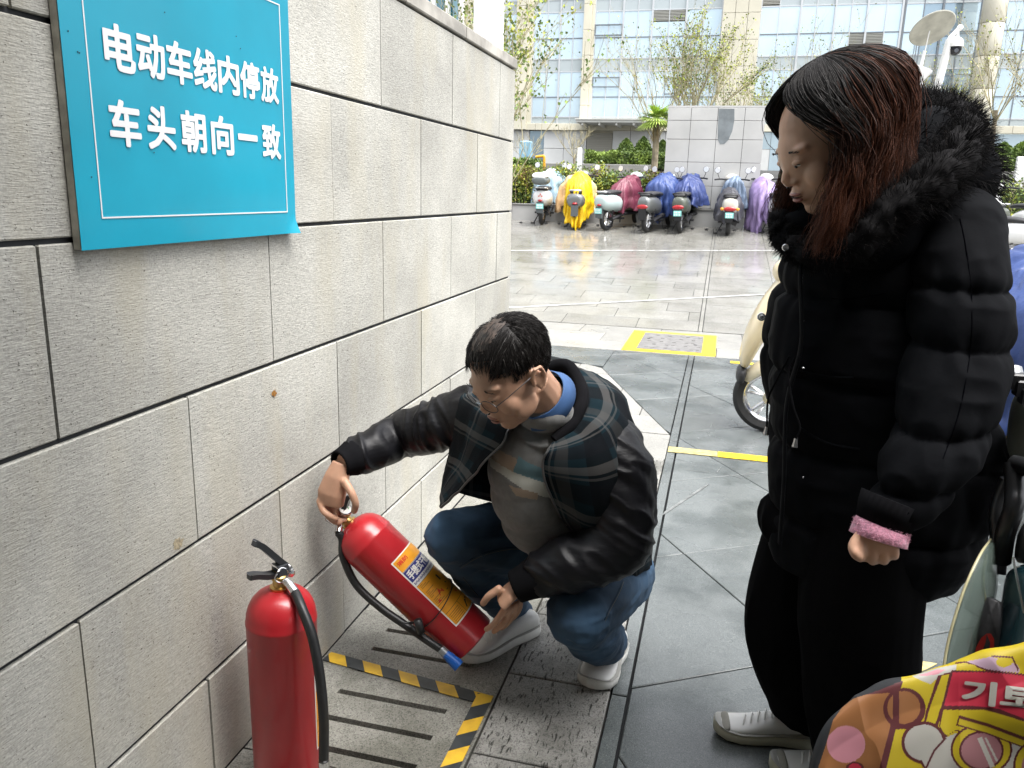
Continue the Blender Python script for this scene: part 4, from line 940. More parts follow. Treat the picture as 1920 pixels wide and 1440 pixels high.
# ================================================================== SCOOTERS
M_TYRE = mat('tyre', (0.022, 0.022, 0.022), rough=.7, var=.2, scale=30)
M_PLATE = mat('green_plate', (0.25, 0.62, 0.58), rough=.4)
M_TAIL = mat('tail_red', (0.35, 0.01, 0.015), rough=.15, coat=.5)
M_AMBER = mat('amber_lens', (0.7, 0.28, 0.02), rough=.15, coat=.5)
M_SEATB = mat('seat_black', (0.025, 0.025, 0.027), rough=.55, bump=.2, bscale=80)
def wheel(t, y, r, w=.045, x=0, tilt=0, spokes=5, rimm=None, keep=False, z=None):
    z = r if z is None else z
    R_ = np.array(Matrix.Rotation(math.radians(90), 3, 'Y') @ Matrix.Rotation(0, 3, 'X')); n = 40
    mb = MB(); prof = [(r*.68, -w*.7), (r*.86, -w), (r*.95, -w*.8), (r, -w*.3), (r, w*.3), (r*.95, w*.8), (r*.86, w), (r*.68, w*.7)]
    vs = []; 
    for a, h in prof:
        for j in range(n): q = 2*PI*j/n; vs.append(V(x, y, z)+R_@V(a*math.cos(q), a*math.sin(q), h))
    fs = [];k=len(prof)
    for i in range(k):
        for j in range(n): fs.append((i*n+j, i*n+(j+1)%n, ((i+1)%k)*n+(j+1)%n, ((i+1)%k)*n+j))
    mb._add(vs, fs)
    wh = bpy.data.objects.new('wheel', None); COL.objects.link(wh); wh.parent = t; wh.empty_display_size = .1
    o = mb.build('tyre', M_TYRE, wh, smooth=True, keep=False)
    mb = MB(); prof = [(r*.66, -w*.72), (r*.7, -w*.76), (r*.7, w*.76), (r*.66, w*.72), (r*.60, w*.4), (r*.60, -w*.4)]; vs = []
    for a, h in prof:
        for j in range(n): q = 2*PI*j/n; vs.append(V(x, y, z)+R_@V(a*math.cos(q), a*math.sin(q), h))
    k = len(prof); fs = [(i*n+j, i*n+(j+1)%n, ((i+1)%k)*n+(j+1)%n, ((i+1)%k)*n+j) for i in range(k) for j in range(n)]
    mb._add(vs, fs); mb.build('rim', rimm or M_CHROME, wh, smooth=True, keep=False)
    mb = MB(); mb.tube([(x-w*.7, y, z), (x+w*.7, y, z)], r*.17, 16)
    for s in range(spokes):
        q = 2*PI*s/spokes+.3
        for dq in (-.16, .16): mb.tube([(x, y+r*.13*math.cos(q), z+r*.13*math.sin(q)), (x, y+r*.63*math.cos(q+dq), z+r*.63*math.sin(q+dq))], [(w*.35, r*.05)]*2, 6)
    mb.build('hub', rimm or M_CHROME, wh, smooth=True, keep=False)
    return wh
def scooter(label, body, x, y, head=0.0, tail='round', box=None, plate=True, seat=True, amber=False, lean=0.0, mirror_l=1, group='scooters parked along the low wall', emblem=False, panelm=None):
    z = gz(y); t = thing('parked_scooter', label, 'scooter', (x, y, z+.003), group=group); t.rotation_euler = (math.atan(SLOPE)*.6, lean, head)
    wheel(t, 0, .215, .045); wheel(t, 1.22, .215, .042)
    def ring(y_, zc, hx, hz, n=14, p=2.6):
        r = []
        for k in range(n):
            a = 2*PI*k/n; c, s = math.cos(a), math.sin(a); r.append(V(hx*abs(c)**(2/p)*np.sign(c), y_, zc+hz*abs(s)**(2/p)*np.sign(s)))
        return r
    mb = MB(); wd = .19 if tail == 'round' else .15
    mb.loft([ring(-.27, .57, wd*.45, .06), ring(-.25, .56, wd*.8, .12), ring(-.15, .55, wd, .16), ring(.05, .53, wd*1.05, .18), ring(.3, .50, wd*.95, .17), ring(.5, .42, wd*.8, .12)])
    mb.build('body_shell', body, t, smooth=True, keep=False, sub=1)
    mb = MB(); mb.loft([ring(-.2, .70, .10, .03), ring(-.12, .715, .14, .045), ring(.2, .73, .15, .05), ring(.5, .70, .12, .04), ring(.6, .67, .08, .03)]); mb.build('seat', M_SEATB, t, smooth=True, keep=False, sub=1)
    # leg shield, footboard, front mudguard, steering column
    mb = MB(); mb.loft([ring(.95, .33, .13, .03), ring(1.02, .5, .19, .09), ring(1.06, .66, .2, .12), ring(1.1, .86, .13, .08)]); mb.build('leg_shield', body, t, smooth=True, keep=False, sub=1)
    mb = MB(); mb.bevbox((-.15, .42, .26), (.15, .98, .33), .02); mb.build('footboard', M_SEATB, t, keep=False)
    mb = MB(); mb.loft([[V(sx*.05, 1.22+.25*math.cos(a), .215+.25*math.sin(a)) for sx in (-1, -.4, .4, 1)]+[V(sx*.05, 1.22+.24*math.cos(a), .215+.24*math.sin(a)) for sx in (1, .4, -.4, -1)] for a in np.linspace(.3, 2.6, 9)]); mb.build('mudguard', body, t, smooth=True, keep=False)
    mb = MB(); mb.tube([(0, 1.2, .25), (0, 1.05, .95)], .03, 8); mb.tube([(-.05, 1.22, .2), (-.05, 1.12, .6)], .018, 8); mb.tube([(.05, 1.22, .2), (.05, 1.12, .6)], .018, 8); mb.build('fork', M_BLACK, t, smooth=True, keep=False)
    mb = MB(); mb.tube(spline([(-.33, .90, .97), (-.2, 1.0, .98), (0, 1.05, .96), (.2, 1.0, .98), (.33, .90, .97)], 4), .016, 8); hb = mb.build('handlebar', M_BLACK, t, smooth=True, keep=False)
    mb = MB(); mb.ell((0, 1.1, .99), (.14, .11, .09)); mb.build('headlight_cowl', body, t, smooth=True, keep=False)
    for sx in (-1, 1):
        mb = MB(); mb.tube(spline([(sx*.24, .98, .98), (sx*.27, 1.0, 1.05), (sx*.29, .98, 1.11)], 4), .006, 6)
        G = np.array(Matrix.Rotation(math.radians(90), 3, 'X')); mb.lathe([(.02, -.012), (.055, -.008), (.06, .004), (.056, .008)], (sx*.29, .975, 1.15), n=18, R=G); mi = mb.build('mirror', M_BLACK, t, smooth=True, keep=False)
        mb = MB(); mb.lathe([(.054, 0), (.053, .001)], (sx*.29, .966, 1.15), n=18, R=G); mb.build('mirror_glass', M_GLASSW, mi, keep=False)
    mb = MB(); mb.tube(spline([(-.12, -.08, .72), (-.11, -.22, .75), (0, -.27, .755), (.11, -.22, .75), (.12, -.08, .72)], 5), .013, 8); mb.build('grab_rail', M_CHROME if tail == 'round' else M_BLACK, t, smooth=True, keep=False)
    mb = MB(); mb.loft([[V(sx*.05, -.245*math.cos(a), .215+.26*math.sin(a)) for sx in (-1, -.4, .4, 1)]+[V(sx*.05, -.235*math.cos(a), .215+.25*math.sin(a)) for sx in (1, .4, -.4, -1)] for a in np.linspace(.1, 1.5, 7)]); mb.box((-.07, -.30, .26), (.07, -.265, .47)); mb.build('rear_mudguard', M_BLACK if tail != 'round' else mat('dark_grey_plastic', (0.09, 0.1, 0.105), rough=.5), t, smooth=True, keep=False)
    if plate:
        mb = MB(); mb.bevbox((-.075, -.325, .34), (.075, -.312, .44), .003); pl = mb.build('number_plate', M_PLATE, t, keep=False)
        mb = MB()
        for k, (a, b) in enumerate(((-.055, -.035), (-.025, -.005), (.008, .024), (.034, .054))): mb.box((a, -.3262, .395), (b, -.325, .425)); mb.box((a, -.3262, .352), (b-.004, -.325, .383))
        mb.build('plate_marks', M_WHITE, pl, keep=False)
    mb = MB(); mb.ell((0, -.283, .50), (.05 if tail == 'round' else .11, .03, .022 if tail == 'round' else .045)); mb.build('tail_light', M_TAIL, t, smooth=True, keep=False)
    if amber:
        for sx in (-1, 1): mb = MB(); mb.ell((sx*.14, -.26, .50), (.035, .03, .03)); mb.build('indicator', M_AMBER, t, smooth=True, keep=False)
    # motor side, shock absorbers, stand, lower clutter
    mb = MB(); mb.tube([(.10, 0, .215), (.10, .38, .28)], [(.05, .035), (.06, .03)], 10); mb.tube([(-.09, -.02, .215), (-.09, .33, .28)], .02, 8)
    for sx in (-1, 1):
        for k in range(7): mb.tube([(sx*.115, .0+.008*k, .25+.03*k), (sx*.115, .004+.008*k, .262+.03*k)], .024, 8)
    mb.build('swing_arm', M_BLACK, t, smooth=True, keep=False)
    mb = MB(); mb.tube([(-.08, .3, .26), (-.2, .18, .015)], .011, 6); mb.tube([(-.2, .18, .012), (-.26, .15, .012)], .012, 6); mb.tube([(.1, .35, .26), (.13, .28, .14)], .012, 6); mb.box((-.2, .25, .2), (.2, .34, .235)); mb.build('stand', M_BLACK, t, keep=False)
    if box:
        mb = MB(); mb.loft([ring(-.42, .90, .12, .05), ring(-.40, .89, .17, .085), ring(-.2, .89, .19, .1), ring(-.05, .89, .17, .085), ring(-.02, .89, .13, .06)]); o = mb.build('top_box', mat('box_grey', (0.11, 0.125, 0.125), rough=.4), t, smooth=True, keep=False, sub=1)
        mb = MB(); mb.loft([ring(-.41, .955, .14, .012), ring(-.38, .99, .17, .05), ring(-.2, 1.0, .175, .06), ring(-.06, .99, .16, .045), ring(-.03, .96, .12, .012)]); mb.build('lid', box, o, smooth=True, keep=False, sub=1)
    if emblem:
        mb = MB()
        for k in range(3):
            a = PI/2+k*2*PI/3; c = V(.0, -.272, .60); mb._add([c+V(.012*math.cos(a+.5), -.012, .012*math.sin(a+.5)), c+V(.05*math.cos(a+.35), -.006, .038*math.sin(a+.35)), c+V(.05*math.cos(a-.35), -.006, .038*math.sin(a-.35)), c+V(.012*math.cos(a-.5), -.012, .012*math.sin(a-.5))], [(0, 1, 2, 3)])
        mb.build('emblem', M_LRED, t, keep=False)
    return t
PX = lambda q, p=430: tuple(onslope(q, p)[:2])
MW = mat('scooter_white', (0.74, 0.74, 0.73), rough=.22, coat=.5); MCY = mat('scooter_grey_blue', (0.45, 0.54, 0.53), rough=.25, coat=.4)
MGR = mat('scooter_silver', (0.20, 0.21, 0.21), rough=.3, metal=.5, coat=.3); MDK = mat('scooter_dark_green', (0.10, 0.11, 0.09), rough=.3, coat=.4); MCR = mat('scooter_cream', (0.66, 0.56, 0.36), rough=.25, coat=.5, var=.03, scale=3)
MBE = mat('scooter_pearl', (0.55, 0.53, 0.47), rough=.3, coat=.3)
rows = [(1016, 421, MW, 'white electric scooter with a grey top box and a red emblem, leftmost in full view', dict(box=MW, emblem=True, head=.05)),
        (1079, 428, MGR, 'scooter buried under a bright yellow rain cape', dict(head=.06, plate=False)),
        (1137, 432, MCY, 'pale grey blue scooter under a wine red rain cape', dict(head=-.42, emblem=False)),
        (1213, 436, MGR, 'silver grey scooter with a blue cape thrown over its front, left of the dark one', dict(head=-.3, tail='slim', plate=False)),
        (1275, 437, MDK, 'dark scooter with a broad red tail lamp under a crumpled blue cape', dict(head=-.14, tail='slim', lean=-.03)),
        (1364, 441, MBE, 'dark and pearl scooter with amber indicators in front of the grey block\'s right end', dict(head=0.0, amber=True, tail='slim')),
        (1452, 440, MW, 'white scooter under a lilac rain cape, partly hidden by the woman', dict(head=.2, tail='slim')),
        (940, 418, MDK, 'scooter mostly hidden behind the end of the stone wall', dict(head=.1))]
SCO = []
for px, py, m_, lab, kw in rows:
    x, y = PX(px, py); x -= .28 if px == 940 else 0; SCO.append(scooter(lab, m_, x, y, **kw))
# right-hand row, beyond the woman
for i, (px, Yd, hd, m_, lab) in enumerate(((1880, 11.0, 1.15, MCR, 'cream scooter with red emblem seen sideways above the woman\'s shoulder'), (1905, 13.6, 1.0, MW, 'white scooter behind the cream one at the far right'), (1850, 15.6, .5, MDK, 'dark motor scooter standing in front of the right hedge'), (1935, 15.4, .4, MW, 'white scooter at the right picture edge in front of the hedge'))):
    xx = at(px, 440, Yd)[0]; scooter(lab, m_, xx, Yd, head=hd, emblem=(i == 0), group='scooters parked beyond the woman')

# ---- rain capes draped over the scooters
def cape(label, m, sc, apex, rx, ry, drop, seed, group='rain capes over the scooters', top=.06, fold=.05, nf=9, skew=(0, 0), hem=.16, sl=.32):
    """cloth hanging from a rounded top in the scooter's own frame"""
    NU, NV = 96, 26; R = random.Random(seed); ph = [R.uniform(0, 6.28) for _ in range(6)]; am = [R.uniform(.4, 1) for _ in range(6)]; vs = []; fs = []; ap = V(*apex)
    for j in range(NV+1):
        v = j/NV
        for i in range(NU):
            a = 2*PI*i/NU; f = sum(am[k]*math.sin(a*(k*1.5+nf*.35+2)//1+a*(k+2)+ph[k]) for k in range(6))/3
            dr = drop(a) if callable(drop) else drop; hemz = dr*(1+hem*math.sin(3*a+ph[1])+.5*hem*math.sin(7*a+ph[3]))
            rr = math.sin(min(v/.35, 1)*PI/2); r = rr*(1+.10*v)+fold/max(rx, ry)*f*min(1, v*1.6)*(1+v)
            z = -(1-math.cos(min(v/.35, 1)*PI/2))*top*3-max(0, v-.25)/.75*hemz
            q = ap+V(rx*r*math.cos(a)+skew[0]*v, ry*r*math.sin(a)+skew[1]*v, z+sl*ry*r*math.sin(a)-.10*abs(math.cos(a))**2*min(1, v*3)+.012*math.sin(9*a+ph[2])*v)
            vs.append(q)
    for j in range(NV):
        for i in range(NU): fs.append((j*NU+i, j*NU+(i+1)%NU, (j+1)*NU+(i+1)%NU, (j+1)*NU+i))
    M = sc.matrix_basis; vs = [np.array(M @ Vector(v)) for v in vs]
    P = np.array(vs); P += np.stack([vnoise(P*7, seed), vnoise(P*7+9, seed+1), vnoise(P*7+5, seed+2)*.6], 1)*.030+np.stack([vnoise(P*V(26, 26, 7), seed), vnoise(P*V(26, 26, 7)+9, seed+1), vnoise(P*20, seed+4)], 1)*.020-np.stack([np.abs(vnoise(P*V(14, 14, 5), seed+6))]*3, 1)*V(0, 0, .05)
    mb = MB(); mb._add(list(P), fs); o = mb.build('rain_cape', m, None, smooth=True, auto=False); s = o.modifiers.new('s', 'SOLIDIFY'); s.thickness = .004
    return tag(o, label, 'rain cape', group)
def cloth_m(n, c, r=.45, tr=0, **k): 
    m = mat(n, c, rough=r, var=.15, scale=5, bump=.4, bscale=14, bdist=.02, **k); return m
CY = cloth_m('cape_yellow', (0.74, 0.48, 0.01)); CB = cloth_m('cape_blue', (0.035, 0.065, 0.20)); CB2 = cloth_m('cape_navy', (0.035, 0.055, 0.17)); CWI = cloth_m('cape_wine', (0.16, 0.035, 0.06)); CLB = cloth_m('cape_pale_blue', (0.45, 0.62, 0.72)); CLI = cloth_m('cape_lilac', (0.27, 0.20, 0.38)); CSL = cloth_m('cape_slate', (0.16, 0.21, 0.29)); CDK = cloth_m('cape_dark', (0.05, 0.05, 0.06)); CPE = cloth_m('cape_peach', (0.78, 0.52, 0.28))
cape('pale blue translucent rain cape spread over the front of the white scooter', CLB, SCO[0], (0, .98, 1.06), .36, .20, .46, 3, sl=0)
cape('bright yellow rain cape covering a whole scooter down to its rear wheel', CY, SCO[1], (0.0, .34, 1.05), .25, .52, lambda a: .50+.16*math.sin(-a), 8, fold=.07, sl=.18)
cape('peach inner panel of cloth hanging left of the yellow cape', CPE, SCO[1], (-.08, .78, 1.02), .36, .16, .42, 12, sl=0)
cape('wine red rain cape over the pale grey blue scooter', CWI, SCO[2], (0.02, .66, 1.0), .23, .42, .34, 15, fold=.07, skew=(-.04, 0))
cape('blue rain cape hanging over the front of the silver grey scooter', CB, SCO[3], (-.03, .80, 1.06), .31, .34, .46, 19, fold=.07, skew=(-.05, 0))
cape('crumpled blue rain cape bunched on the dark scooter with the red tail lamp', CB2, SCO[4], (0.0, .74, 1.04), .28, .40, .26, 22, fold=.09)
cape('grey blue rain cape gathered on the handlebar of the scooter with amber indicators', CSL, SCO[5], (0.05, .92, 1.06), .20, .20, .40, 27, fold=.08, sl=0)
cape('dark wrinkled sheet over the seat of the scooter with amber indicators', CDK, SCO[5], (-.02, .22, .82), .22, .42, .18, 29, fold=.06)
cape('lilac rain cape hanging beside the woman\'s hair over a white scooter', CLI, SCO[6], (-.12, .6, .98), .25, .45, lambda a: .36+.35*(math.cos(a-3.4) > .6), 31, fold=.07)
cape('wine red cape just visible at the corner of the stone wall', CWI, SCO[7], (0.0, .6, 1.05), .3, .5, .5, 37)
sc_b = scooter('scooter under a blue rain cape at the right picture edge, beside the cream one', MGR, at(1965, 700, 4.3)[0], 4.0, head=.12, group='scooters parked beyond the woman')
cape('blue quilted rain cape with pale piping at the right edge behind the woman', CB, sc_b, (0, .35, 1.20), .34, .55, .50, 43, fold=.05, sl=.1)
# studs along the wall
mb0 = None
for k in range(26):
    x = -4.9+k*.27
    mb = MB(); y_ = 16.45; mb.lathe([(.035, gz(y_)), (.03, gz(y_)+.02), (.012, gz(y_)+.026)], (x, y_, 0), n=8)
    tag(mb.build('paving_stud', M_BLACK, None), 'small dark stud in the paving along the foot of the low wall', 'stud', 'dark studs along the low wall')

# ================================================================== CREAM SCOOTER BEHIND THE WOMAN (side view, front wheel to the left)
def cream():
    t = thing('parked_scooter', 'cream rounded scooter standing sideways right behind the woman, front wheel to the left', 'scooter')
    wc = at(1441, 757, 5.15); r = wc[2]; fx = wc[0]
    def seg(px, py, Y=5.15): return at(px, py, Y)
    t.location = (fx, 5.15, 0); 
    w0 = wheel(t, 0, .225, .048)
    w0.rotation_euler = (0, 0, math.radians(-90-8)); w0.location = (0, 0, 0)
    w1 = wheel(t, 0, .225, .05); w1.rotation_euler = (0, 0, math.radians(-90)); w1.location = (1.27, .02, 0)
    W = lambda x, y, z: V(fx+x, 5.15+y, z)
    def band(cs):  # cs: list of (x, z, halfwidth y, thickness) along a curve
        rings = []
        for i, (x, z, hw, th_) in enumerate(cs):
            a = cs[max(i-1, 0)]; b = cs[min(i+1, len(cs)-1)]; d = V(b[0]-a[0], b[1]-a[1]); d /= np.linalg.norm(d)+1e-9; n = V(-d[1], d[0])
            rings.append([W(x+n[0]*th_*s2, hw*c, z+n[1]*th_*s2) for c, s2 in ((-1, -.4), (-.97, .3), (-.7, .8), (0, 1), (.7, .8), (.97, .3), (1, -.4), (.7, -.9), (0, -1), (-.7, -.9))])
        return rings
    # broad leg shield curving down in front, over the wheel
    mb = MB(); mb.loft(band([(-.175, .40, .10, .03), (-.165, .50, .16, .05), (-.13, .62, .20, .07), (-.06, .78, .20, .08), (.02, .92, .16, .075), (.06, 1.0, .12, .06)])); mb.build('leg_shield', MCR, t, smooth=True, sub=1)
    mb = MB(); mb.loft(band([(-.185, .30, .09, .025), (-.19, .36, .12, .035), (-.178, .42, .12, .035)])); mb.build('shield_skirt', M_SEATB, t, smooth=True, sub=1)
    mb = MB(); mb.loft(band([(-.17, .31, .045, .03), (-.10, .40, .075, .05), (.02, .46, .08, .06), (.15, .42, .075, .04), (.25, .30, .06, .02)])); mb.build('mudguard', mat('mudguard_ivory', (0.72, 0.66, 0.50), rough=.25, coat=.5), t, smooth=True, sub=1)
    e = at(1428, 594, 4.95); mb = MB(); R_ = np.array(Matrix.Rotation(math.radians(90), 3, 'X')); mb.lathe([(.005, .02), (.012, .02), (.014, .012), (.024, .012), (.027, 0)], e, n=20, R=R_); mb.build('badge', M_CHROME, t, smooth=True)
    mb = MB(); mb.tube([W(.0, -.06, .225), W(.07, -.06, .62)], .018, 8); mb.tube([W(0, .06, .225), W(.07, .06, .62)], .018, 8); mb.tube([W(.05, 0, .6), W(.12, 0, .98)], .03, 8); mb.build('fork', M_CHROME, t, smooth=True)
    mb = MB(); mb.ell(W(.05, 0, 1.02), (.11, .14, .09)); mb.build('headlight_cowl', MCR, t, smooth=True)
    mb = MB(); mb.loft(band([(.2, .27, .15, .03), (.45, .25, .16, .03), (.68, .27, .15, .04)])); mb.build('footboard', M_SEATB, t, smooth=True, sub=1)
    mb = MB(); mb.loft(band([(.62, .34, .13, .08), (.8, .46, .17, .16), (1.1, .54, .18, .17), (1.4, .56, .14, .12), (1.53, .56, .08, .06)])); mb.build('body_shell', MCR, t, smooth=True, sub=1)
    mb = MB(); mb.loft(band([(.62, .70, .10, .04), (.85, .745, .14, .05), (1.2, .75, .14, .05), (1.42, .73, .09, .04)])); mb.build('seat', M_SEATB, t, smooth=True, sub=1)
    mb = MB(); mb.tube(spline([W(.2, -.33, 1.02), W(.12, -.18, 1.04), W(.1, 0, 1.03), W(.12, .18, 1.04), W(.2, .33, 1.02)], 4), .017, 8); mb.build('handlebar', M_BLACK, t, smooth=True)
    mb = MB(); mb.tube([W(.6, -.12, .25), W(.52, -.2, .012)], .012, 6); mb.build('stand', M_BLACK, t)
cream()
# ================================================================== PEOPLE
M_SKIN = mat('skin_tan', (0.46, 0.265, 0.175), rough=.48, var=.14, scale=18, bump=.25, bscale=160, bdist=.0006, sss=.06)
M_SKINW = mat('skin_warm', (0.60, 0.35, 0.235), rough=.45, var=.12, scale=18, bump=.2, bscale=160, bdist=.0005, sss=.06)
M_LIP = mat('lip', (0.30, 0.10, 0.085), rough=.4)
M_EYEW = mat('eye_white', (0.6, 0.58, 0.55), rough=.15); M_IRIS = mat('iris_dark', (0.015, 0.01, 0.008), rough=.08)
M_HAIRB = mat('hair_black', (0.011, 0.009, 0.008), rough=.55, spec=.25); M_HAIRM = mat('hair_mid', (0.042, 0.015, 0.008), rough=.55, spec=.25); M_HAIRR = mat('hair_auburn', (0.085, 0.028, 0.013), rough=.55, spec=.25); M_HAIRG = mat('hair_grey', (0.07, 0.065, 0.06), rough=.4)
def frame_of(c, f, scale=1.0, roll=0.0):
    f = V(*f); f /= np.linalg.norm(f); u = V(0, 0, 1)-f*f[2]; u /= np.linalg.norm(u); r = np.cross(f, u)
    if roll: r, u = r*math.cos(roll)+u*math.sin(roll), u*math.cos(roll)-r*math.sin(roll)
    M = Matrix([[r[i]*scale, f[i]*scale, u[i]*scale] for i in range(3)]).to_4x4(); M.translation = Vector(c); return M
def add_head(mb, M, male=True):
    """skull, face and ears in the head's own frame (x right, y forward, z up)"""
    old = mb.M; mb.M = M; w = 1.0 if male else .94
    mb.ell((0, -.018, .035), (.077*w, .098, .088), nu=28, nv=18); mb.ell((0, .02, .0), (.069*w, .076, .085), nu=28, nv=18)
    mb.ell((0, .035, -.045), (.057*w, .056, .068), nu=24, nv=16); mb.ell((0, .062, -.092), (.027*w, .022, .018)); mb.ell((0, .02, -.07), (.052*w, .05, .035))
    for s in (-1, 1):
        mb.ell((s*.040*w, .055, -.028), (.028, .027, .032)); mb.ell((s*.031*w, .068, .027), (.026, .016, .009)); mb.ell((s*.052*w, .03, -.055), (.014, .035, .03))
        mb.ell((s*.031*w, .0765, .006), (.0175, .0125, .011))                                  # lidded eye
        mb.ell((s*.0125, .090, -.029), (.0088, .010, .0075))                                   # nostril wing
        mb.ell((s*.079*w, -.012, .0), (.007, .016, .027)); R_ = np.eye(3)
        mb.tube([(s*.083*w, .004, -.014), (s*.090*w, .002, .008), (s*.094*w, -.010, .026), (s*.094*w, -.026, .022), (s*.090*w, -.030, .0), (s*.084*w, -.020, -.024), (s*.08*w, -.006, -.030)], [.004, .0048, .0052, .0052, .0048, .0055, .0055], 8)
    mb.tube([(0, .074, .022), (0, .084, .004), (0, .097, -.014), (0, .1015, -.025)], [.008, .0078, .0092, .0105], 12); mb.ell((0, .098, -.029), (.010, .009, .007))
    mb.ell((0, .0905, -.0525), (.0225, .0085, .0058)); mb.ell((0, .0885, -.0665), (.0195, .0085, .0066)); mb.ell((0, .078, -.058), (.030, .012, .016))
    mb.M = old
def face_bits(M, parent, male=True, lipm=None):
    w = 1.0 if male else .94
    def ar(pts): return [np.array(M @ Vector(p)) for p in pts]
    for s in (-1, 1):
        mb = MB(); mb.M = M; mb.ell((s*.031*w, .0782, .003), (.0135, .0105, .0075), nu=20, nv=14); e = mb.build('eyeball', M_EYEW, parent, smooth=True)
        mb = MB(); mb.M = M; mb.ell((s*.031*w, .0868, .0005), (.0052, .0026, .0048), nu=14, nv=10); mb.build('iris', M_IRIS, e, smooth=True)
        mb = MB(); mb.M = M; mb.ell((s*.031*w, .0782, .0062), (.0158, .0124, .0078), nu=20, nv=14); mb.build('eyelid', M_SKIN if male else M_SKINW, parent, smooth=True)
        mb = MB(); P = ar([(s*(.031*w+.0145*c), .0885-.004*abs(c)**2, .002+.0022*(1-c*c)) for c in np.linspace(-1, 1, 9)]); mb.tube(P, [.0004]+[.0010]*7+[.0004], 5); mb.build('eyelashes', M_HAIRB, parent)
        mb = MB()
        for k in range(60):
            c = random.uniform(-1, 1); z = .024+.004*(1-c*c)+random.uniform(-.0018, .0018); p = V(s*(.033*w+.018*c), .0895-.006*abs(c)**1.5, z); mb.tube(ar([p, p+V(s*.006, -.0012, .0008)]), [.0006, .0002], 3)
        tag(mb.build('eyebrow', M_HAIRB, parent), kind='stuff')
    mb = MB(); mb.M = M; mb.ell((0, .0930, -.0530), (.0195, .0078, .0042), nu=24, nv=12); mb.ell((0, .0915, -.0655), (.0165, .008, .0055), nu=24, nv=12); mb.build('lips', lipm or M_LIP, parent, smooth=True)
    mb = MB(); P = ar([(.021*c, .0985-.007*c*c, -.0588-.0008*abs(c)) for c in np.linspace(-1, 1, 11)]); mb.tube(P, [.0004]+[.0011]*9+[.0004], 5); mb.build('mouth_line', mat('mouth_dark', (0.05, 0.02, 0.018), rough=.8), parent)
    for s in (-1, 1): mb = MB(); mb.M = M; mb.ell((s*.0065, .099, -.0362), (.0030, .0034, .0014), nu=10, nv=8); mb.build('nostril', M_IRIS, parent)
def strands(name, curves, rad, mats, parent, n=3, tmat=None):
    """many tapered hairs in one mesh; curves: array (N, K, 3)"""
    C = np.asarray(curves, float); N_, K = C.shape[:2]; T = np.gradient(C, axis=1); T /= np.linalg.norm(T, axis=2, keepdims=True)+1e-9
    A = rng.normal(size=(N_, 1, 3)); U = np.cross(T, np.broadcast_to(A, T.shape)); U /= np.linalg.norm(U, axis=2, keepdims=True)+1e-9; Wv = np.cross(T, U)
    taper = (1-np.linspace(0, 1, K)**1.6*.85)[None, :, None]*(rad if np.isscalar(rad) else np.asarray(rad)[:, None, None])
    vs = np.stack([C+(U*math.cos(2*PI*j/n)+Wv*math.sin(2*PI*j/n))*taper for j in range(n)], 2).reshape(-1, 3)
    base = (np.arange(N_)*K*n)[:, None, None]; i = np.arange(K-1)[None, :, None]*n; j = np.arange(n)[None, None, :]; j2 = (j+1) % n
    f = np.stack(np.broadcast_arrays(base+i+j, base+i+j2, base+i+n+j2, base+i+n+j), -1).reshape(-1, 4)
    me = bpy.data.meshes.new(name); me.vertices.add(len(vs)); me.vertices.foreach_set('co', vs.ravel()); me.loops.add(f.size); me.loops.foreach_set('vertex_index', f.ravel().astype(np.int32))
    me.polygons.add(len(f)); me.polygons.foreach_set('loop_start', np.arange(0, f.size, 4, dtype=np.int32)); me.polygons.foreach_set('loop_total', np.full(len(f), 4, dtype=np.int32)); me.update(calc_edges=True)
    o = link(name, me, mats, parent, smooth=True)
    if tmat is not None:
        idx = np.repeat(tmat.reshape(-1), n); me.polygons.foreach_set('material_index', idx.astype(np.int32))
    return tag(o, kind='stuff')
def finger(mb, pts, r0=.0092, r1=.0068):
    P, R_ = spline(pts, 4, [r0+(r1-r0)*k/(len(pts)-1) for k in range(len(pts))]); mb.tube(P, R_, 10); mb.ell(P[0], r0*1.05, nu=10, nv=8); mb.ell(P[-1], r1*1.0, nu=10, nv=8)
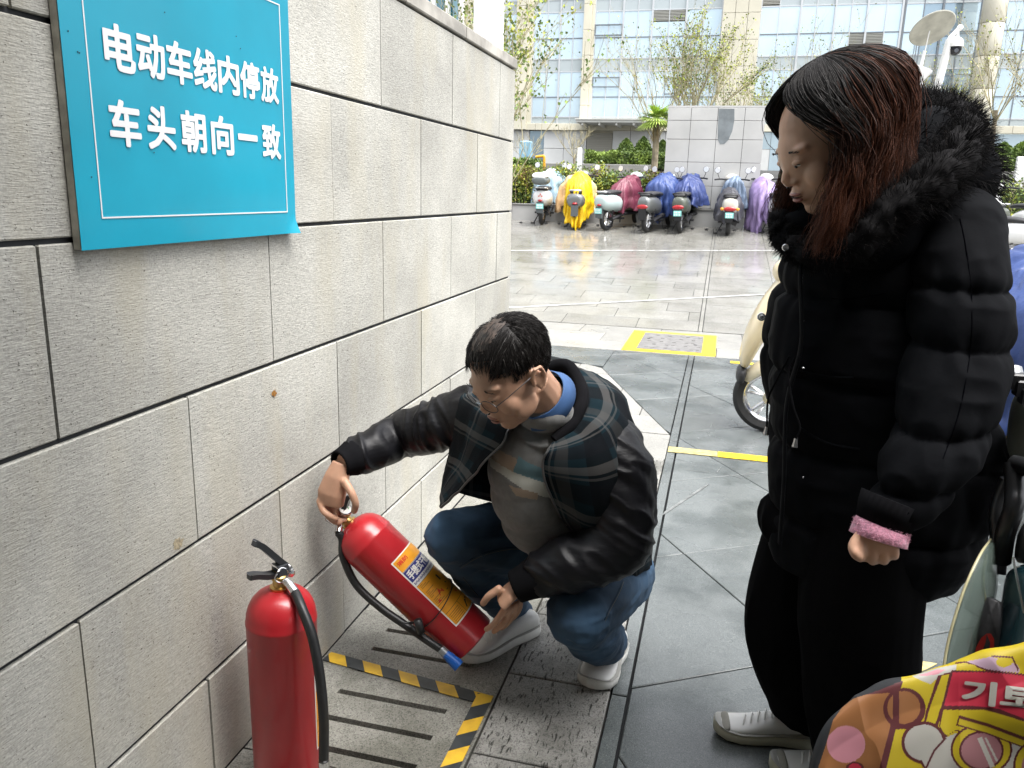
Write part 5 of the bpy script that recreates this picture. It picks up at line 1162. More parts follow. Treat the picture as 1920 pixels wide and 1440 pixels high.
def shoe(t, heel, toe, w=.048, h=.085, upper=None, sole=None, sole_h=.03, name='shoe', laces=True, tone=None, pitch=0.0, toecap=None):
    """sole and upper built along heel > toe"""
    heel = V(*heel); toe = V(*toe); d = toe-heel; L_ = np.linalg.norm(d); d /= L_; s = np.cross(d, V(0, 0, 1)); s /= np.linalg.norm(s); up = np.cross(s, d); n = 20
    W_ = [(0, .55), (.06, .80), (.2, .86), (.4, .80), (.6, .98), (.75, 1.03), (.88, .9), (.96, .62), (1, .25)]
    def ring(x, k, z0, z1, top=1.0, sq=2.6):
        r = []
        for i in range(n):
            a = 2*PI*i/n; c, q = math.cos(a), math.sin(a); r.append(heel+d*(x*L_)+s*(w*k*abs(c)**(2/sq)*np.sign(c))+up*((z0+z1)/2+(z1-z0)/2*abs(q)**(2/sq)*np.sign(q)))
        return r
    sh = bpy.data.objects.new(name, None); COL.objects.link(sh); sh.parent = t; sh.empty_display_size = .05; sh.matrix_parent_inverse = world_of(t).inverted()
    lift = lambda x: .012*max(0, (x-.75)/.25)**2
    mb = MB(); mb.loft([ring(x, k*1.06, lift(x), sole_h*(1.15-.25*x)+lift(x)*1.4, sq=5) for x, k in W_]); mb.build('sole', sole, sh, smooth=True, auto=False)
    mb = MB(); mb.loft([ring(x, k*1.075, sole_h*(1.10-.25*x)+lift(x)*1.4, sole_h*(1.17-.25*x)+lift(x)*1.4, sq=5) for x, k in W_]); mb.build('welt', mat('welt_grey', (0.30, 0.30, 0.28), rough=.7), sh, smooth=True, auto=False)
    Hh = [(.0, .55, .8*h), (.06, .78, h), (.2, .80, h*1.02), (.36, .74, h*.98), (.5, .80, h*.80), (.64, .92, h*.62), (.78, .95, h*.52), (.90, .80, h*.45), (.965, .50, h*.34)]
    mb = MB(); mb.loft([ring(x, k, sole_h*.6+lift(x), hh+lift(x), sq=2.3) for x, k, hh in Hh]); up_ = mb.build('upper', upper, sh, smooth=True, sub=1, auto=False)
    if toecap:
        mb = MB(); mb.loft([ring(x, k*1.10, sole_h*.8+lift(x), hh*1.12, sq=2.2) for x, k, hh in ((.84, .88, h*.50), (.9, .82, h*.46), (.955, .6, h*.38), (.985, .35, h*.31))]); mb.build('toe_guard', toecap, sh, smooth=True, sub=1)
        mb = MB(); mb.loft([ring(x, k*1.09, sole_h*.9, hh*1.1, sq=2.8) for x, k, hh in ((-.01, .45, h*.6), (.05, .79, h*.72), (.2, .83, h*.5), (.4, .8, h*.38), (.6, .95, h*.36), (.8, .97, h*.36))]); mb.build('side_panel', toecap, sh, smooth=True, sub=1)
    if laces:
        mb = MB()
        for k in range(5):
            x = .42+.065*k; z = h*(.98-.085*k)+.002; a = heel+d*x*L_+up*z
            mb.tube(spline([a+s*.022*(1-.05*k)-up*.010, a+s*.008+up*.002+d*.006, a-s*.008+up*.003+d*.009, a-s*.022-up*.010+d*.013], 3), .0023, 5)
        mb.build('laces', tone or M_WHITE, sh, smooth=True)
        mb = MB(); a = heel+d*.33*L_+up*(h*1.0); mb.loft([[a+s*x*.018*q+d*.02*(1-q)+up*(.018*q-.01) for x in (-1, -.4, .4, 1)]+[a+s*x*.018*q+d*.02*(1-q)+up*(.018*q-.014)+d*.004 for x in (1, .4, -.4, -1)] for q in (.1, .6, 1.0)]); mb.build('tongue', upper, sh, smooth=True)
    return sh

# ------------------------------------------------------------------ squatting man
man = thing('person', 'man in glasses and dark checked jacket squatting by the wall, tilting a fire extinguisher', 'person', tuple(onz(1040, 1250)))
HM = frame_of(at(958, 700, 1.80), (-.53, -.64, -.56), 1.06)
neckM = at(1022, 752, 1.93); pelM = at(1112, 1030, 2.36); chM = at(1035, 870, 2.10)
shL = at(1142, 800, 1.98); elL = at(1158, 1010, 1.92); wrL = at(972, 1098, 1.86)
shR = at(880, 772, 2.10); elR = at(757, 815, 2.20); wrR = at(641, 868, 1.99)
hipL = at(1158, 1075, 2.32); knL = at(1088, 1152, 1.93); anL = at(1132, 1212, 2.20)
hipR = at(1045, 1050, 2.36); knR = at(840, 1003, 2.02); anR = at(975, 1158, 2.40)
print('man lens uarmL %.2f farmL %.2f uarmR %.2f farmR %.2f thL %.2f shL %.2f thR %.2f shR %.2f shoulders %.2f torso %.2f' % tuple(np.linalg.norm(a-b) for a, b in ((shL, elL), (elL, wrL), (shR, elR), (elR, wrR), (hipL, knL), (knL, anL), (hipR, knR), (knR, anR), (shL, shR), (pelM, neckM))))
mb = MB(); add_head(mb, HM)
hb_ = np.array(HM @ Vector((0, -.03, -.04)))
mb.tube([hb_, hb_*.5+neckM*.5, neckM, chM], [.055, .056, .062, .10], 16); mb.tube([chM, pelM], [.10, .10], 12)
for a, b, c in ((at(1142, 862, 2.06), elL, wrL), (shR, elR, wrR)): mb.tube([chM*.6+a*.4, a, b, c], [.04, .036, .030, .026], 12)
for a, b, c in ((hipL, knL, anL), (hipR, knR, anR)): mb.tube([pelM, a, b, c], [.08, .075, .045, .03], 12)
# left hand: gripping the foot of the extinguisher
Yh = 1.86
pl = lambda *q: [at(*p) for p in q]
mb.tube(pl((972, 1098, 1.86), (955, 1112, 1.85), (940, 1128, 1.845)), [(.026, .022), (.036, .02), (.040, .017)], 14)
finger(mb, pl((935, 1105, 1.835), (916, 1118, 1.83), (906, 1131, 1.835)), .0115, .0095)                        # thumb
finger(mb, pl((945, 1145, 1.84), (934, 1160, 1.845), (924, 1172, 1.865), (912, 1180, 1.90)), .0105, .0080)      # index
finger(mb, pl((957, 1140, 1.855), (948, 1162, 1.865), (936, 1176, 1.89), (926, 1184, 1.93)), .0100, .0078)
finger(mb, pl((968, 1134, 1.87), (962, 1154, 1.885), (950, 1170, 1.91), (940, 1178, 1.95)), .0095, .0072)
finger(mb, pl((976, 1124, 1.885), (974, 1142, 1.905), (965, 1156, 1.93), (956, 1163, 1.96)), .0085, .0066)
# right hand: over the valve handle, fingers round the far side, thumb on the near side
mb.tube(pl((641, 868, 1.99), (632, 895, 1.975), (622, 925, 1.965), (620, 945, 1.965)), [(.028, .024), (.038, .027), (.044, .026), (.041, .023)], 14)
finger(mb, pl((648, 905, 1.955), (660, 926, 1.945), (667, 945, 1.945), (664, 958, 1.955)), .0125, .0100)        # thumb
finger(mb, pl((600, 940, 1.955), (606, 957, 1.945), (619, 968, 1.945), (630, 973, 1.955)), .0112, .0090)
finger(mb, pl((606, 946, 1.97), (613, 964, 1.965), (626, 977, 1.965), (637, 980, 1.975)), .0108, .0085)
finger(mb, pl((617, 950, 1.985), (624, 967, 1.985), (636, 975, 1.99), (646, 975, 2.0)), .0100, .0080)
finger(mb, pl((628, 946, 2.0), (635, 960, 2.005), (645, 967, 2.01), (653, 966, 2.02)), .0090, .0070)
body = blob('body', mb, M_SKIN, man, voxel=.0034, smooth=5)
face_bits(HM, man, True, mat('lip_man', (0.27, 0.115, 0.08), rough=.45))

# hair: cap plus short strands, thin at the crown
def scalp_pt(th_, ph, r=1.0, w=1.0): return V(.079*w*math.cos(ph)*math.sin(th_), -.018+.101*math.sin(ph)*math.sin(th_), .036+.092*math.cos(th_))*1.0
def man_hairline(p):   # local point inside the hair region?
    x, y, z = p
    if z < -.028+max(0, (y+.02))*.55 and abs(x) > .045 and y > -.05: return False
    if z < -.055: return False
    front = .052 + .25*max(0, abs(x)-.03)
    return not (y > front and z < .085) and not (y > .03 and z < .045 and abs(x) > .05) and not (y > -.008 and z < .022)
cap = MB(); cap.M = HM; cap.ell((0, -.018, .036), (.0785, .1005, .0915), nu=48, nv=36)
me_v = np.array(cap.v); loc = [tuple(HM.inverted() @ Vector(v)) for v in cap.v]; keepf = [f for f in cap.f if all(man_hairline(loc[i]) for i in f)]
cap.f = keepf; cap.mi = [0]*len(keepf); o = cap.build('scalp_hair', M_HAIRB, man, smooth=True, auto=False)
cur = []; Rr = random.Random(5)
while len(cur) < 9000:
    th_ = math.acos(Rr.uniform(-.75, 1)); ph = Rr.uniform(0, 2*PI); p = scalp_pt(th_, ph)
    if not man_hairline(p): continue
    bald = math.hypot(p[0]*1.05, (p[1]-.006)*.8) if p[2] > .07 else 1
    if Rr.random() < .93*max(0, min(1, (.070-bald)/.036)): continue
    nrm = V(p[0]/.0062, (p[1]+.018)/.0102, (p[2]-.036)/.0085); nrm /= np.linalg.norm(nrm); fw = V(-.30, .85, -.15)
    if p[1] < -.03: fw = V(0, -.1, -1)
    if abs(p[0]) > .06: fw = V(0, .25, -.9)
    L_ = Rr.uniform(.022, .036) if p[2] > .06 else Rr.uniform(.007, .013)
    cl_ = .22*vnoise(np.array([p*55]), 3)[0]; d = fw-nrm*np.dot(fw, nrm); d /= np.linalg.norm(d)+1e-6; d = d+V(cl_, 0, cl_*.5)+nrm*.20+V(*[Rr.gauss(0, .06) for _ in range(3)]); d /= np.linalg.norm(d)
    q = [p, p+d*L_*.5+nrm*.0015, p+d*L_-nrm*L_*.24]; cur.append([np.array(HM @ Vector(x)) for x in q])
strands('hair', cur, .0007, [M_HAIRB, M_HAIRG], man, tmat=(rng.uniform(size=(9000, 1)) > .93)*np.ones((1, 2), dtype=int))
# the thinning crown shows scalp
cr = MB(); cr.M = HM; cr.ell((0, -.018, .036), (.0796, .1016, .0926), nu=64, nv=48)
loc = [tuple(HM.inverted() @ Vector(v)) for v in cr.v]; cr.f = [f for f in cr.f if all(loc[i][2] > .06 and math.hypot(loc[i][0]*1.05, (loc[i][1]-.006)*.8)+.006*math.sin(loc[i][0]*300)+.004*math.sin(loc[i][1]*520) < .043 for i in f)]; cr.mi = [0]*len(cr.f)
cr.build('bare_crown', mat('scalp_skin', (0.085, 0.06, 0.047), rough=.5, var=.5, scale=60, col2=(0.03, 0.024, 0.02)), man, smooth=True, auto=False)
# glasses
gl = thing('tmp', None, None); bpy.data.objects.remove(gl)
gls = bpy.data.objects.new('glasses', None); COL.objects.link(gls); gls.parent = man; gls.matrix_parent_inverse = world_of(man).inverted()
A = lambda *p: np.array(HM @ Vector(p))
for s in (-1, 1):
    P = [A(s*(.034+.0245*math.cos(a)), .1035-.16*(.0245*(1+math.cos(a))), -.006+.0165*math.sin(a)*(1-.12*math.cos(a))) for a in np.linspace(0, 2*PI, 33)]
    mb = MB(); mb.tube(P, .0010, 6, cap=False); mb.build('lens_rim', M_BLACK, gls, smooth=True)
    mb = MB(); mb._add(P[:-1], [tuple(range(32))]); mb.build('lens', mat('lens_glass', (0.95, 0.97, 0.97), rough=.02, trans=1.0, ior=1.05, alpha=.35), gls)
    mb = MB(); mb.tube([A(s*.0585, .0955, .0), A(s*.076, .07, .008), A(s*.086, .0, .012), A(s*.084, -.02, .002)], .0011, 6); mb.build('temple', M_BLACK, gls, smooth=True)
mb = MB(); mb.tube([A(-.0095, .1032, .0), A(0, .107, .003), A(.0095, .1032, .0)], .0011, 6); mb.build('bridge', M_CHROME, gls, smooth=True)

# --- shirt collar and sweater
M_SHIRT = mat('shirt_blue', (0.04, 0.10, 0.24), rough=.7, var=.1, scale=20, bump=.2, bscale=200, bdist=.0006)
mb = MB(); ctr = neckM*.75+hb_*.25; axn = hb_-neckM; axn /= np.linalg.norm(axn); fr_ = frames([neckM, hb_])[0]
fw = np.array(HM.to_3x3() @ Vector((0, 1, 0))); fw -= axn*np.dot(fw, axn); fw /= np.linalg.norm(fw); sd_ = np.cross(fw, axn)
rings = []
for (h, r) in ((-.03, .071), (-.01, .069), (.004, .066), (.012, .064), (.010, .0665), (-.008, .074), (-.030, .084)):
    rings.append([ctr+axn*h+(fw*math.cos(a)+sd_*math.sin(a))*r*(1+.05*math.cos(2*a))-axn*(.035 if h < 0 and r > .09 else 0)*max(0, math.cos(a))**2 for a in np.linspace(.28, 2*PI-.28, 40)])
mb.loft(rings, closed=False, cap=False); o = mb.build('shirt_collar', M_SHIRT, man, smooth=True, auto=False); s = o.modifiers.new('s', 'SOLIDIFY'); s.thickness = .003
SWM = [mat('knit_grey', (0.16, 0.16, 0.155), rough=.9, var=.12, scale=60, bump=.5, bscale=500, bdist=.001, sheen=.3), mat('knit_tan', (0.30, 0.23, 0.17), rough=.9, bump=.5, bscale=500, bdist=.001, sheen=.3), mat('knit_teal', (0.10, 0.19, 0.22), rough=.9, bump=.5, bscale=500, bdist=.001, sheen=.3), mat('knit_cream', (0.45, 0.45, 0.40), rough=.9, bump=.5, bscale=500, bdist=.001, sheen=.3)]
mb = MB()
for (px, py, Yy, r) in ((1012, 800, 1.98, .10), (1000, 840, 1.97, .125), (995, 880, 1.985, .135), (1003, 920, 2.0, .140), (1018, 955, 2.03, .138), (1040, 985, 2.08, .125), (1090, 1000, 2.2, .13)): mb.ell(at(px, py, Yy+.012), (r*.88, r*.88, r*.93), nu=24, nv=16)
mb.ell(neckM-V(0, 0, .03), (.075, .075, .05)); mb.tube([neckM-V(0, 0, .05), chM, pelM], [.08, .14, .13], 16)
def sw_disp(co, no):
    q = co*V(6, 6, 30); return .0028*vnoise(q, 3)*np.clip((at(1000, 930, 2)[2]+.02-co[:, 2])*14, 0, 1)+.003*vnoise(co*12, 5)
sw = blob('sweater', mb, SWM, man, voxel=.0032, smooth=12, disp=sw_disp)
vd = V(.27, -.93, .24); ex_ = V(.96, .28, 0); ez_ = np.cross(ex_, vd)*-1; ez_ /= np.linalg.norm(ez_)
if ez_[2] < 0: ez_ = -ez_
o_ = at(990, 880, 1.86)
def pq(px, py, Yy=1.865): p = at(px, py, Yy)-o_; return (np.dot(p, ex_), np.dot(p, ez_))
def inpoly(x, y, poly):
    c = np.zeros(len(x), bool); n = len(poly)
    for i in range(n):
        x1, y1 = poly[i]; x2, y2 = poly[(i+1) % n]; k = ((y1 > y) != (y2 > y)) & (x < (x2-x1)*(y-y1)/((y2-y1) if abs(y2-y1) > 1e-9 else 1e-9)+x1); c ^= k
    return c
def sw_paint(c):
    d = c-o_; x = d@ex_; y = d@ez_; m = np.zeros(len(c), int)
    for mi, poly in ((3, [(915, 858), (932, 868), (962, 886), (1028, 910), (1080, 922), (1080, 956), (1035, 939), (990, 925), (945, 894), (920, 880)]), (1, [(920, 838), (935, 846), (972, 862), (962, 886), (930, 870), (915, 858)]), (2, [(973, 856), (990, 868), (1020, 880), (1080, 890), (1080, 922), (1028, 910), (962, 886)]), (1, [(955, 912), (1010, 927), (1009, 941), (968, 932)])):
        m[inpoly(x, y, [pq(*p) for p in poly])] = mi
    return m
paint_faces(sw, sw_paint)

# --- jeans
M_JEAN = mat('denim', (0.040, 0.088, 0.155), rough=.85, var=.4, scale=6, bump=.5, bscale=600, bdist=.0008, col2=(0.014, 0.034, 0.062))
M_JEAN2 = M_JEAN
mb = MB()
mb.ell(pelM, (.18, .14, .12), nu=24, nv=16)
def limb(mb, pts, r, n=22):
    P, R_ = spline(pts, 7, r); mb.tube(P, R_, n)
    for p, q in ((P[0], R_[0]), (P[-1], R_[-1])): mb.ell(p, max(q), nu=16, nv=10)
limb(mb, [hipL, (hipL+knL)/2+V(.01, 0, .02), knL], [.115, .110, .090]); limb(mb, [knL+V(0, .02, 0), (knL+anL)/2+V(0.0, .0, -.005), anL+V(0, 0, .02)], [.086, .080, .070])
limb(mb, [hipR, (hipR+knR)/2+V(0, 0, .03), knR+V(.01, 0, -.005)], [.12, .108, .077]); limb(mb, [knR+V(.015, .02, -.02), (knR+anR)/2+V(-.01, 0, 0), anR], [.076, .072, .054])
def jean_disp(co, no):
    f = 0
    for kn, an, hp in ((knL, anL, hipL), (knR, anR, hipR)):
        d = np.linalg.norm(co-kn, axis=1); f = f+.005*vnoise(co*V(9, 9, 26)+no*2, 11)*np.exp(-((d-.14)/.09)**2); da = np.linalg.norm(co-an, axis=1); f = f+.007*vnoise(co*V(6, 6, 40), 12)*np.exp(-(da/.10)**2)
    r = vfbm(co*V(14, 14, 20), 2, 4); fold = 1-2*np.abs(vnoise(co*V(11, 11, 30)+2.3, 9)); return f+.004*(1-np.abs(r)*2)*.6+.0035*np.maximum(fold-.3, 0)*1.6
jeans = blob('jeans', mb, M_JEAN, man, voxel=.0055, smooth=7, disp=jean_disp)
M_STITCH = mat('stitching', (0.16, 0.14, 0.09), rough=.8)
from mathutils.bvhtree import BVHTree
def hit_line(o, pxs, r, m, name, parent, lift=.0012, flat=None):
    """a raised seam lying on the surface of a garment"""
    b = BVHTree.FromPolygons([tuple(v.co) for v in o.data.vertices], [tuple(p.vertices) for p in o.data.polygons]); P = []
    for q in spline([(x, y, 0) for x, y in pxs], 8):
        h = b.ray_cast(Vector(EYE), Vector(ray(q[0], q[1])).normalized(), 6)
        if h[0] is not None: P.append(np.array(h[0])+np.array(h[1])*lift)
    if len(P) > 2:
        P = [P[0]]+[(P[i-1]+P[i]*2+P[i+1])/4 for i in range(1, len(P)-1)]+[P[-1]]; mb = MB(); mb.tube(P, r, 6); return mb.build(name, m, parent, smooth=True)
M_SEAM = mat('denim_seam', (0.012, 0.028, 0.05), rough=.9)
for pxs in (((1168, 1088), (1158, 1112), (1143, 1140), (1133, 1162)), ((862, 1062), (900, 1040), (955, 1027), (1010, 1028)), ((868, 1082), (885, 1103), (905, 1128)), ((1060, 1060), (1100, 1055), (1150, 1072))):
    hit_line(jeans, pxs, .0016, M_SEAM, 'seam', jeans, .0); hit_line(jeans, [(x+1.5, y+3) for x, y in pxs], .0005, M_STITCH, 'stitching', jeans, .0008)
# shoes
M_SHW = mat('white_leather', (0.66, 0.66, 0.64), rough=.38, var=.08, scale=14, bump=.15, bscale=40, bdist=.002); M_SOLEW = mat('white_sole', (0.60, 0.60, 0.57), rough=.5, var=.12, scale=20)
hR = onz(1003, 1182); tR = onz(862, 1246); hR[2] = .002; tR[2] = .002
shoe(man, hR, tR, .050, .088, M_SHW, M_SOLEW, .034)
hL = V(-.225, 2.36, .002); tL = onz(1108, 1299); tL[2] = .002
shoe(man, hL, tL, .058, .094, M_SHW, M_SOLEW, .032)

# --- jacket: open checked bomber; rings run from one front edge round the back to the other
def plaid_mat():
    m = bpy.data.materials.new('checked_wool'); m.use_nodes = True; N = m.node_tree.nodes; L = m.node_tree.links; b = N['Principled BSDF']; b.inputs['Roughness'].default_value = .9; b.inputs['Specular IOR Level'].default_value = .08
    uv = N.new('ShaderNodeUVMap'); sp = N.new('ShaderNodeSeparateXYZ'); L.new(uv.outputs[0], sp.inputs[0])
    def band(ax, freq, ph, lo, hi):
        a = N.new('ShaderNodeMath'); a.operation = 'MULTIPLY_ADD'; a.inputs[1].default_value = freq; a.inputs[2].default_value = ph; L.new(sp.outputs[ax], a.inputs[0])
        f = N.new('ShaderNodeMath'); f.operation = 'FRACT'; L.new(a.outputs[0], f.inputs[0])
        g = N.new('ShaderNodeMath'); g.operation = 'GREATER_THAN'; g.inputs[1].default_value = lo; L.new(f.outputs[0], g.inputs[0])
        h = N.new('ShaderNodeMath'); h.operation = 'LESS_THAN'; h.inputs[1].default_value = hi; L.new(f.outputs[0], h.inputs[0])
        p = N.new('ShaderNodeMath'); p.operation = 'MULTIPLY'; L.new(g.outputs[0], p.inputs[0]); L.new(h.outputs[0], p.inputs[1]); return p.outputs[0]
    def over(src, fac, col, k):
        q = N.new('ShaderNodeMath'); q.operation = 'MULTIPLY'; q.inputs[1].default_value = k; L.new(fac, q.inputs[0])
        mx = N.new('ShaderNodeMix'); mx.data_type = 'RGBA'; mx.inputs[7].default_value = (*col, 1)
        if isinstance(src, tuple): mx.inputs[6].default_value = (*src, 1)
        else: L.new(src, mx.inputs[6])
        L.new(q.outputs[0], mx.inputs[0]); return mx.outputs[2]
    o = (0.006, 0.015, 0.020)
    o = over(o, band(0, 6, .1, .0, .38), (0.004, 0.005, 0.006), .85); o = over(o, band(1, 4, .2, .0, .40), (0.006, 0.007, 0.009), .75)
    o = over(o, band(0, 6, .1, .62, .80), (0.05, 0.047, 0.044), .34); o = over(o, band(1, 4, .2, .62, .80), (0.10, 0.095, 0.09), .42); o = over(o, band(0, 6, .1, .86, .90), (0.10, 0.095, 0.09), .35); o = over(o, band(1, 4, .2, .86, .91), (0.10, .095, .09), .35)
    n = N.new('ShaderNodeTexNoise'); n.inputs['Scale'].default_value = 900; g = N.new('ShaderNodeNewGeometry'); L.new(g.outputs['Position'], n.inputs['Vector']); bp = N.new('ShaderNodeBump'); bp.inputs['Strength'].default_value = .5; bp.inputs['Distance'].default_value = .001; L.new(n.outputs[0], bp.inputs['Height']); L.new(bp.outputs[0], b.inputs['Normal'])
    L.new(o, b.inputs['Base Color']); return m
M_PLAID = plaid_mat(); M_LINING = mat('dark_lining', (0.008, 0.008, 0.009), rough=.9, spec=.1); M_SATIN = mat('black_satin', (0.006, 0.006, 0.0075), rough=.45, spec=.28, bump=.35, bscale=26, bdist=.006, stretch=(1, 1, 2.4)); M_RIB = mat('black_rib', (0.006, 0.006, 0.007), rough=.95, spec=.08)
LV = [  # ER, FR, SR, BR, B, BL, SL, FL, EL   (px, py, Y) for each level
 [(968, 792, 1.90), (935, 765, 1.95), (915, 745, 2.03), (975, 715, 2.10), (1050, 690, 2.10), (1085, 715, 2.06), (1092, 755, 1.98), (1070, 800, 1.91), (1040, 830, 1.88)],
 [(952, 806, 1.85), (905, 770, 1.93), (872, 738, 2.08), (950, 705, 2.20), (1070, 690, 2.18), (1135, 720, 2.12), (1150, 775, 1.98), (1100, 820, 1.87), (1027, 846, 1.84)],
 [(941, 828, 1.835), (893, 800, 1.92), (857, 765, 2.10), (950, 725, 2.28), (1100, 705, 2.24), (1172, 750, 2.16), (1182, 820, 2.00), (1110, 865, 1.85), (1018, 866, 1.835)],
 [(912, 862, 1.85), (876, 838, 1.94), (856, 815, 2.12), (960, 790, 2.33), (1120, 770, 2.33), (1190, 820, 2.22), (1200, 890, 2.03), (1120, 925, 1.86), (1021, 900, 1.84)],
 [(876, 902, 1.875), (858, 878, 1.97), (850, 860, 2.14), (960, 850, 2.36), (1130, 840, 2.40), (1200, 900, 2.28), (1208, 950, 2.06), (1130, 985, 1.90), (1038, 946, 1.865)],
 [(838, 938, 1.90), (834, 920, 1.99), (842, 905, 2.15), (960, 920, 2.38), (1140, 930, 2.46), (1208, 985, 2.33), (1214, 1015, 2.10), (1145, 1045, 1.99), (1062, 985, 1.93)],
 [(824, 950, 1.905), (828, 935, 2.0), (842, 920, 2.16), (960, 950, 2.39), (1150, 1000, 2.48), (1212, 1045, 2.36), (1208, 1070, 2.16), (1160, 1075, 2.06), (1085, 1010, 2.0)]]
rings = []
lv3 = [[at(*p) for p in row] for row in LV]; cols = [spline([lv3[i][k] for i in range(len(lv3))], 9) for k in range(9)]
for i in range(len(cols[0])): rings.append(spline([cols[k][i] for k in range(9)], 11))
G_ = np.array(rings); ni, nj = G_.shape[:2]
P = G_.reshape(-1, 3); nz = (.006*vfbm(P*V(10, 10, 7), 3, 21)+.004*(1-2*np.abs(vnoise(P*V(22, 22, 9), 8)))).reshape(ni, nj)
du = np.gradient(G_, axis=0); dv = np.gradient(G_, axis=1); nn_ = np.cross(du, dv); nn_ /= np.linalg.norm(nn_, axis=2, keepdims=True)+1e-9; G_ = G_+nn_*nz[..., None]
mb = MB(); mb.loft([list(r) for r in G_], closed=False, cap=False); me = mb.mesh()
ul = me.uv_layers.new(name='UVMap'); uvs = [(0, 0)]*len(me.loops)
for l in me.loops: i, j = divmod(l.vertex_index, nj); ul.data[l.index].uv = (j/nj, i/ni)
jk = link('jacket', me, [M_PLAID, M_LINING], man, smooth=True); s = jk.modifiers.new('s', 'SOLIDIFY'); s.thickness = .009; s.offset = 0; s.use_rim = True; s.material_offset = 0
flipn = np.dot(np.cross(G_[1, 0]-G_[0, 0], G_[0, 1]-G_[0, 0]), EYE-G_[0, 0])
M_ZIP = mat('zip_tape', (0.10, 0.10, 0.10), rough=.4, metal=.6)
for e, nm in ((0, 'zip'), (-1, 'zip')):
    mb = MB(); mb.tube([G_[i, e]+(EYE-G_[i, e])*.003 for i in range(2, ni)], .0032, 6); mb.build(nm, M_ZIP, jk, smooth=True)
mb = MB(); mb.tube([G_[0, j] + V(0, 0, .006) for j in range(nj)], .017, 10); mb.build('collar', M_RIB, jk, smooth=True)
# sleeves
def sleeve(pts, r, seed, amp, nm='sleeve', seams=()):
    mb = MB(); P, R_ = spline(pts, 10, r); mb.tube(P, R_, 26); mb.ell(P[0], r[0], nu=20, nv=12)
    A0 = np.array(pts[0]); B0 = np.array(pts[-1]); 
    def d(co, no):
        w = np.minimum(np.linalg.norm(co-A0, axis=1)/.05, 1)*np.clip(np.linalg.norm(co-B0, axis=1)/.03, 0, 1)
        axd = (B0-A0)/np.linalg.norm(B0-A0); u = (co-A0)@axd; q = np.stack([u*30, co[:, 0]*7+co[:, 2]*9, co[:, 1]*8], 1)+vnoise(co*9, seed)[:, None]*.9
        rdg = 1-2*np.abs(vnoise(q, seed+2)); q2 = np.stack([u*12, co[:, 0]*5+co[:, 2]*3, co[:, 1]*5], 1); return amp*(np.maximum(rdg, -.2)*.95+vnoise(q2, seed+3)*.8)*w
    return blob(nm, mb, M_SATIN, man, voxel=.0045, smooth=4, disp=d)
sleeve([shR+V(.02, .02, -.01), (shR+elR)/2+V(0, .0, -.005), elR, (elR+wrR)/2, wrR*.86+elR*.14], [.084, .078, .068, .062, .052], 31, .009)
sleeve([at(1150, 838, 2.02), (shL+elL)/2+V(.012, .03, -.01), elL+V(0, .02, -.01), (elL+wrL)/2+V(0, 0, -.005), wrL*.84+elL*.16], [.080, .088, .084, .070, .052], 41, .009)
def cuff(a, b, r0, r1, nm='cuff'):
    mb = MB(); k = 44; fr = frames([a, b]); rings = []
    for tt, r in ((0, r0), (.15, r0*1.03), (.5, (r0+r1)/2), (.9, r1*1.02), (1, r1), (1, r1-.006), (.4, r1-.008)):
        c = a+(b-a)*tt; rings.append([c+(fr[0][1]*math.cos(2*PI*j/k)+fr[0][2]*math.sin(2*PI*j/k))*(r+(.0011 if j % 2 else -.0011)) for j in range(k)])
    mb.loft(rings, cap=False); return mb.build(nm, M_RIB, man, smooth=True, auto=False)
cuff(wrR*.80+elR*.20, wrR*1.04-elR*.04, .052, .040); cuff(wrL*.78+elL*.22, wrL*1.03-elL*.03, .054, .043)
# ------------------------------------------------------------------ standing woman
woman = thing('person', 'standing woman with long auburn tipped hair in a black puffer coat with a fur hood', 'person', tuple(onz(1500, 1400)))
HW = frame_of(at(1553, 272, 1.74), (-.80, -.34, -.48), 1.04)
M_COAT = mat('black_nylon', (0.004, 0.0044, 0.0055), rough=.85, spec=.08, bump=.25, bscale=22, bdist=.008)
M_TROU = mat('black_trousers', (0.004, 0.004, 0.0045), rough=1.0, spec=.05, bump=.3, bscale=300, bdist=.0006)
nkW = at(1610, 400, 1.80); chW = at(1650, 560, 1.86); plW = at(1640, 900, 1.86); hiN = at(1630, 980, 1.80); hiF = at(1530, 980, 1.98)
shN = at(1795, 470, 1.72); elN = at(1790, 760, 1.58); wrN = at(1650, 985, 1.50)
knN = at(1590, 1190, 1.76); knF = at(1480, 1180, 1.96); anF = V(.365, 2.02, .09); anN = V(.43, 1.86, .09)
mb = MB(); add_head(mb, HW, False)
hbw = np.array(HW @ Vector((0, -.03, -.05))); mb.tube([hbw, nkW, chW], [.048, .05, .11], 16); mb.tube([chW, plW], [.12, .11], 12)
mb.tube([chW*.6+shN*.4, shN, elN, wrN], [.05, .04, .033, .026], 12); shF = at(1540, 500, 2.05); elF = at(1530, 740, 2.12); wrF = at(1500, 950, 2.02); mb.tube([chW*.6+shF*.4, shF, elF, wrF], [.05, .04, .033, .025], 12)
for h_, k_, a_ in ((hiN, knN, anN), (hiF, knF, anF)): mb.tube([plW, h_, k_, a_], [.09, .08, .045, .032], 12)
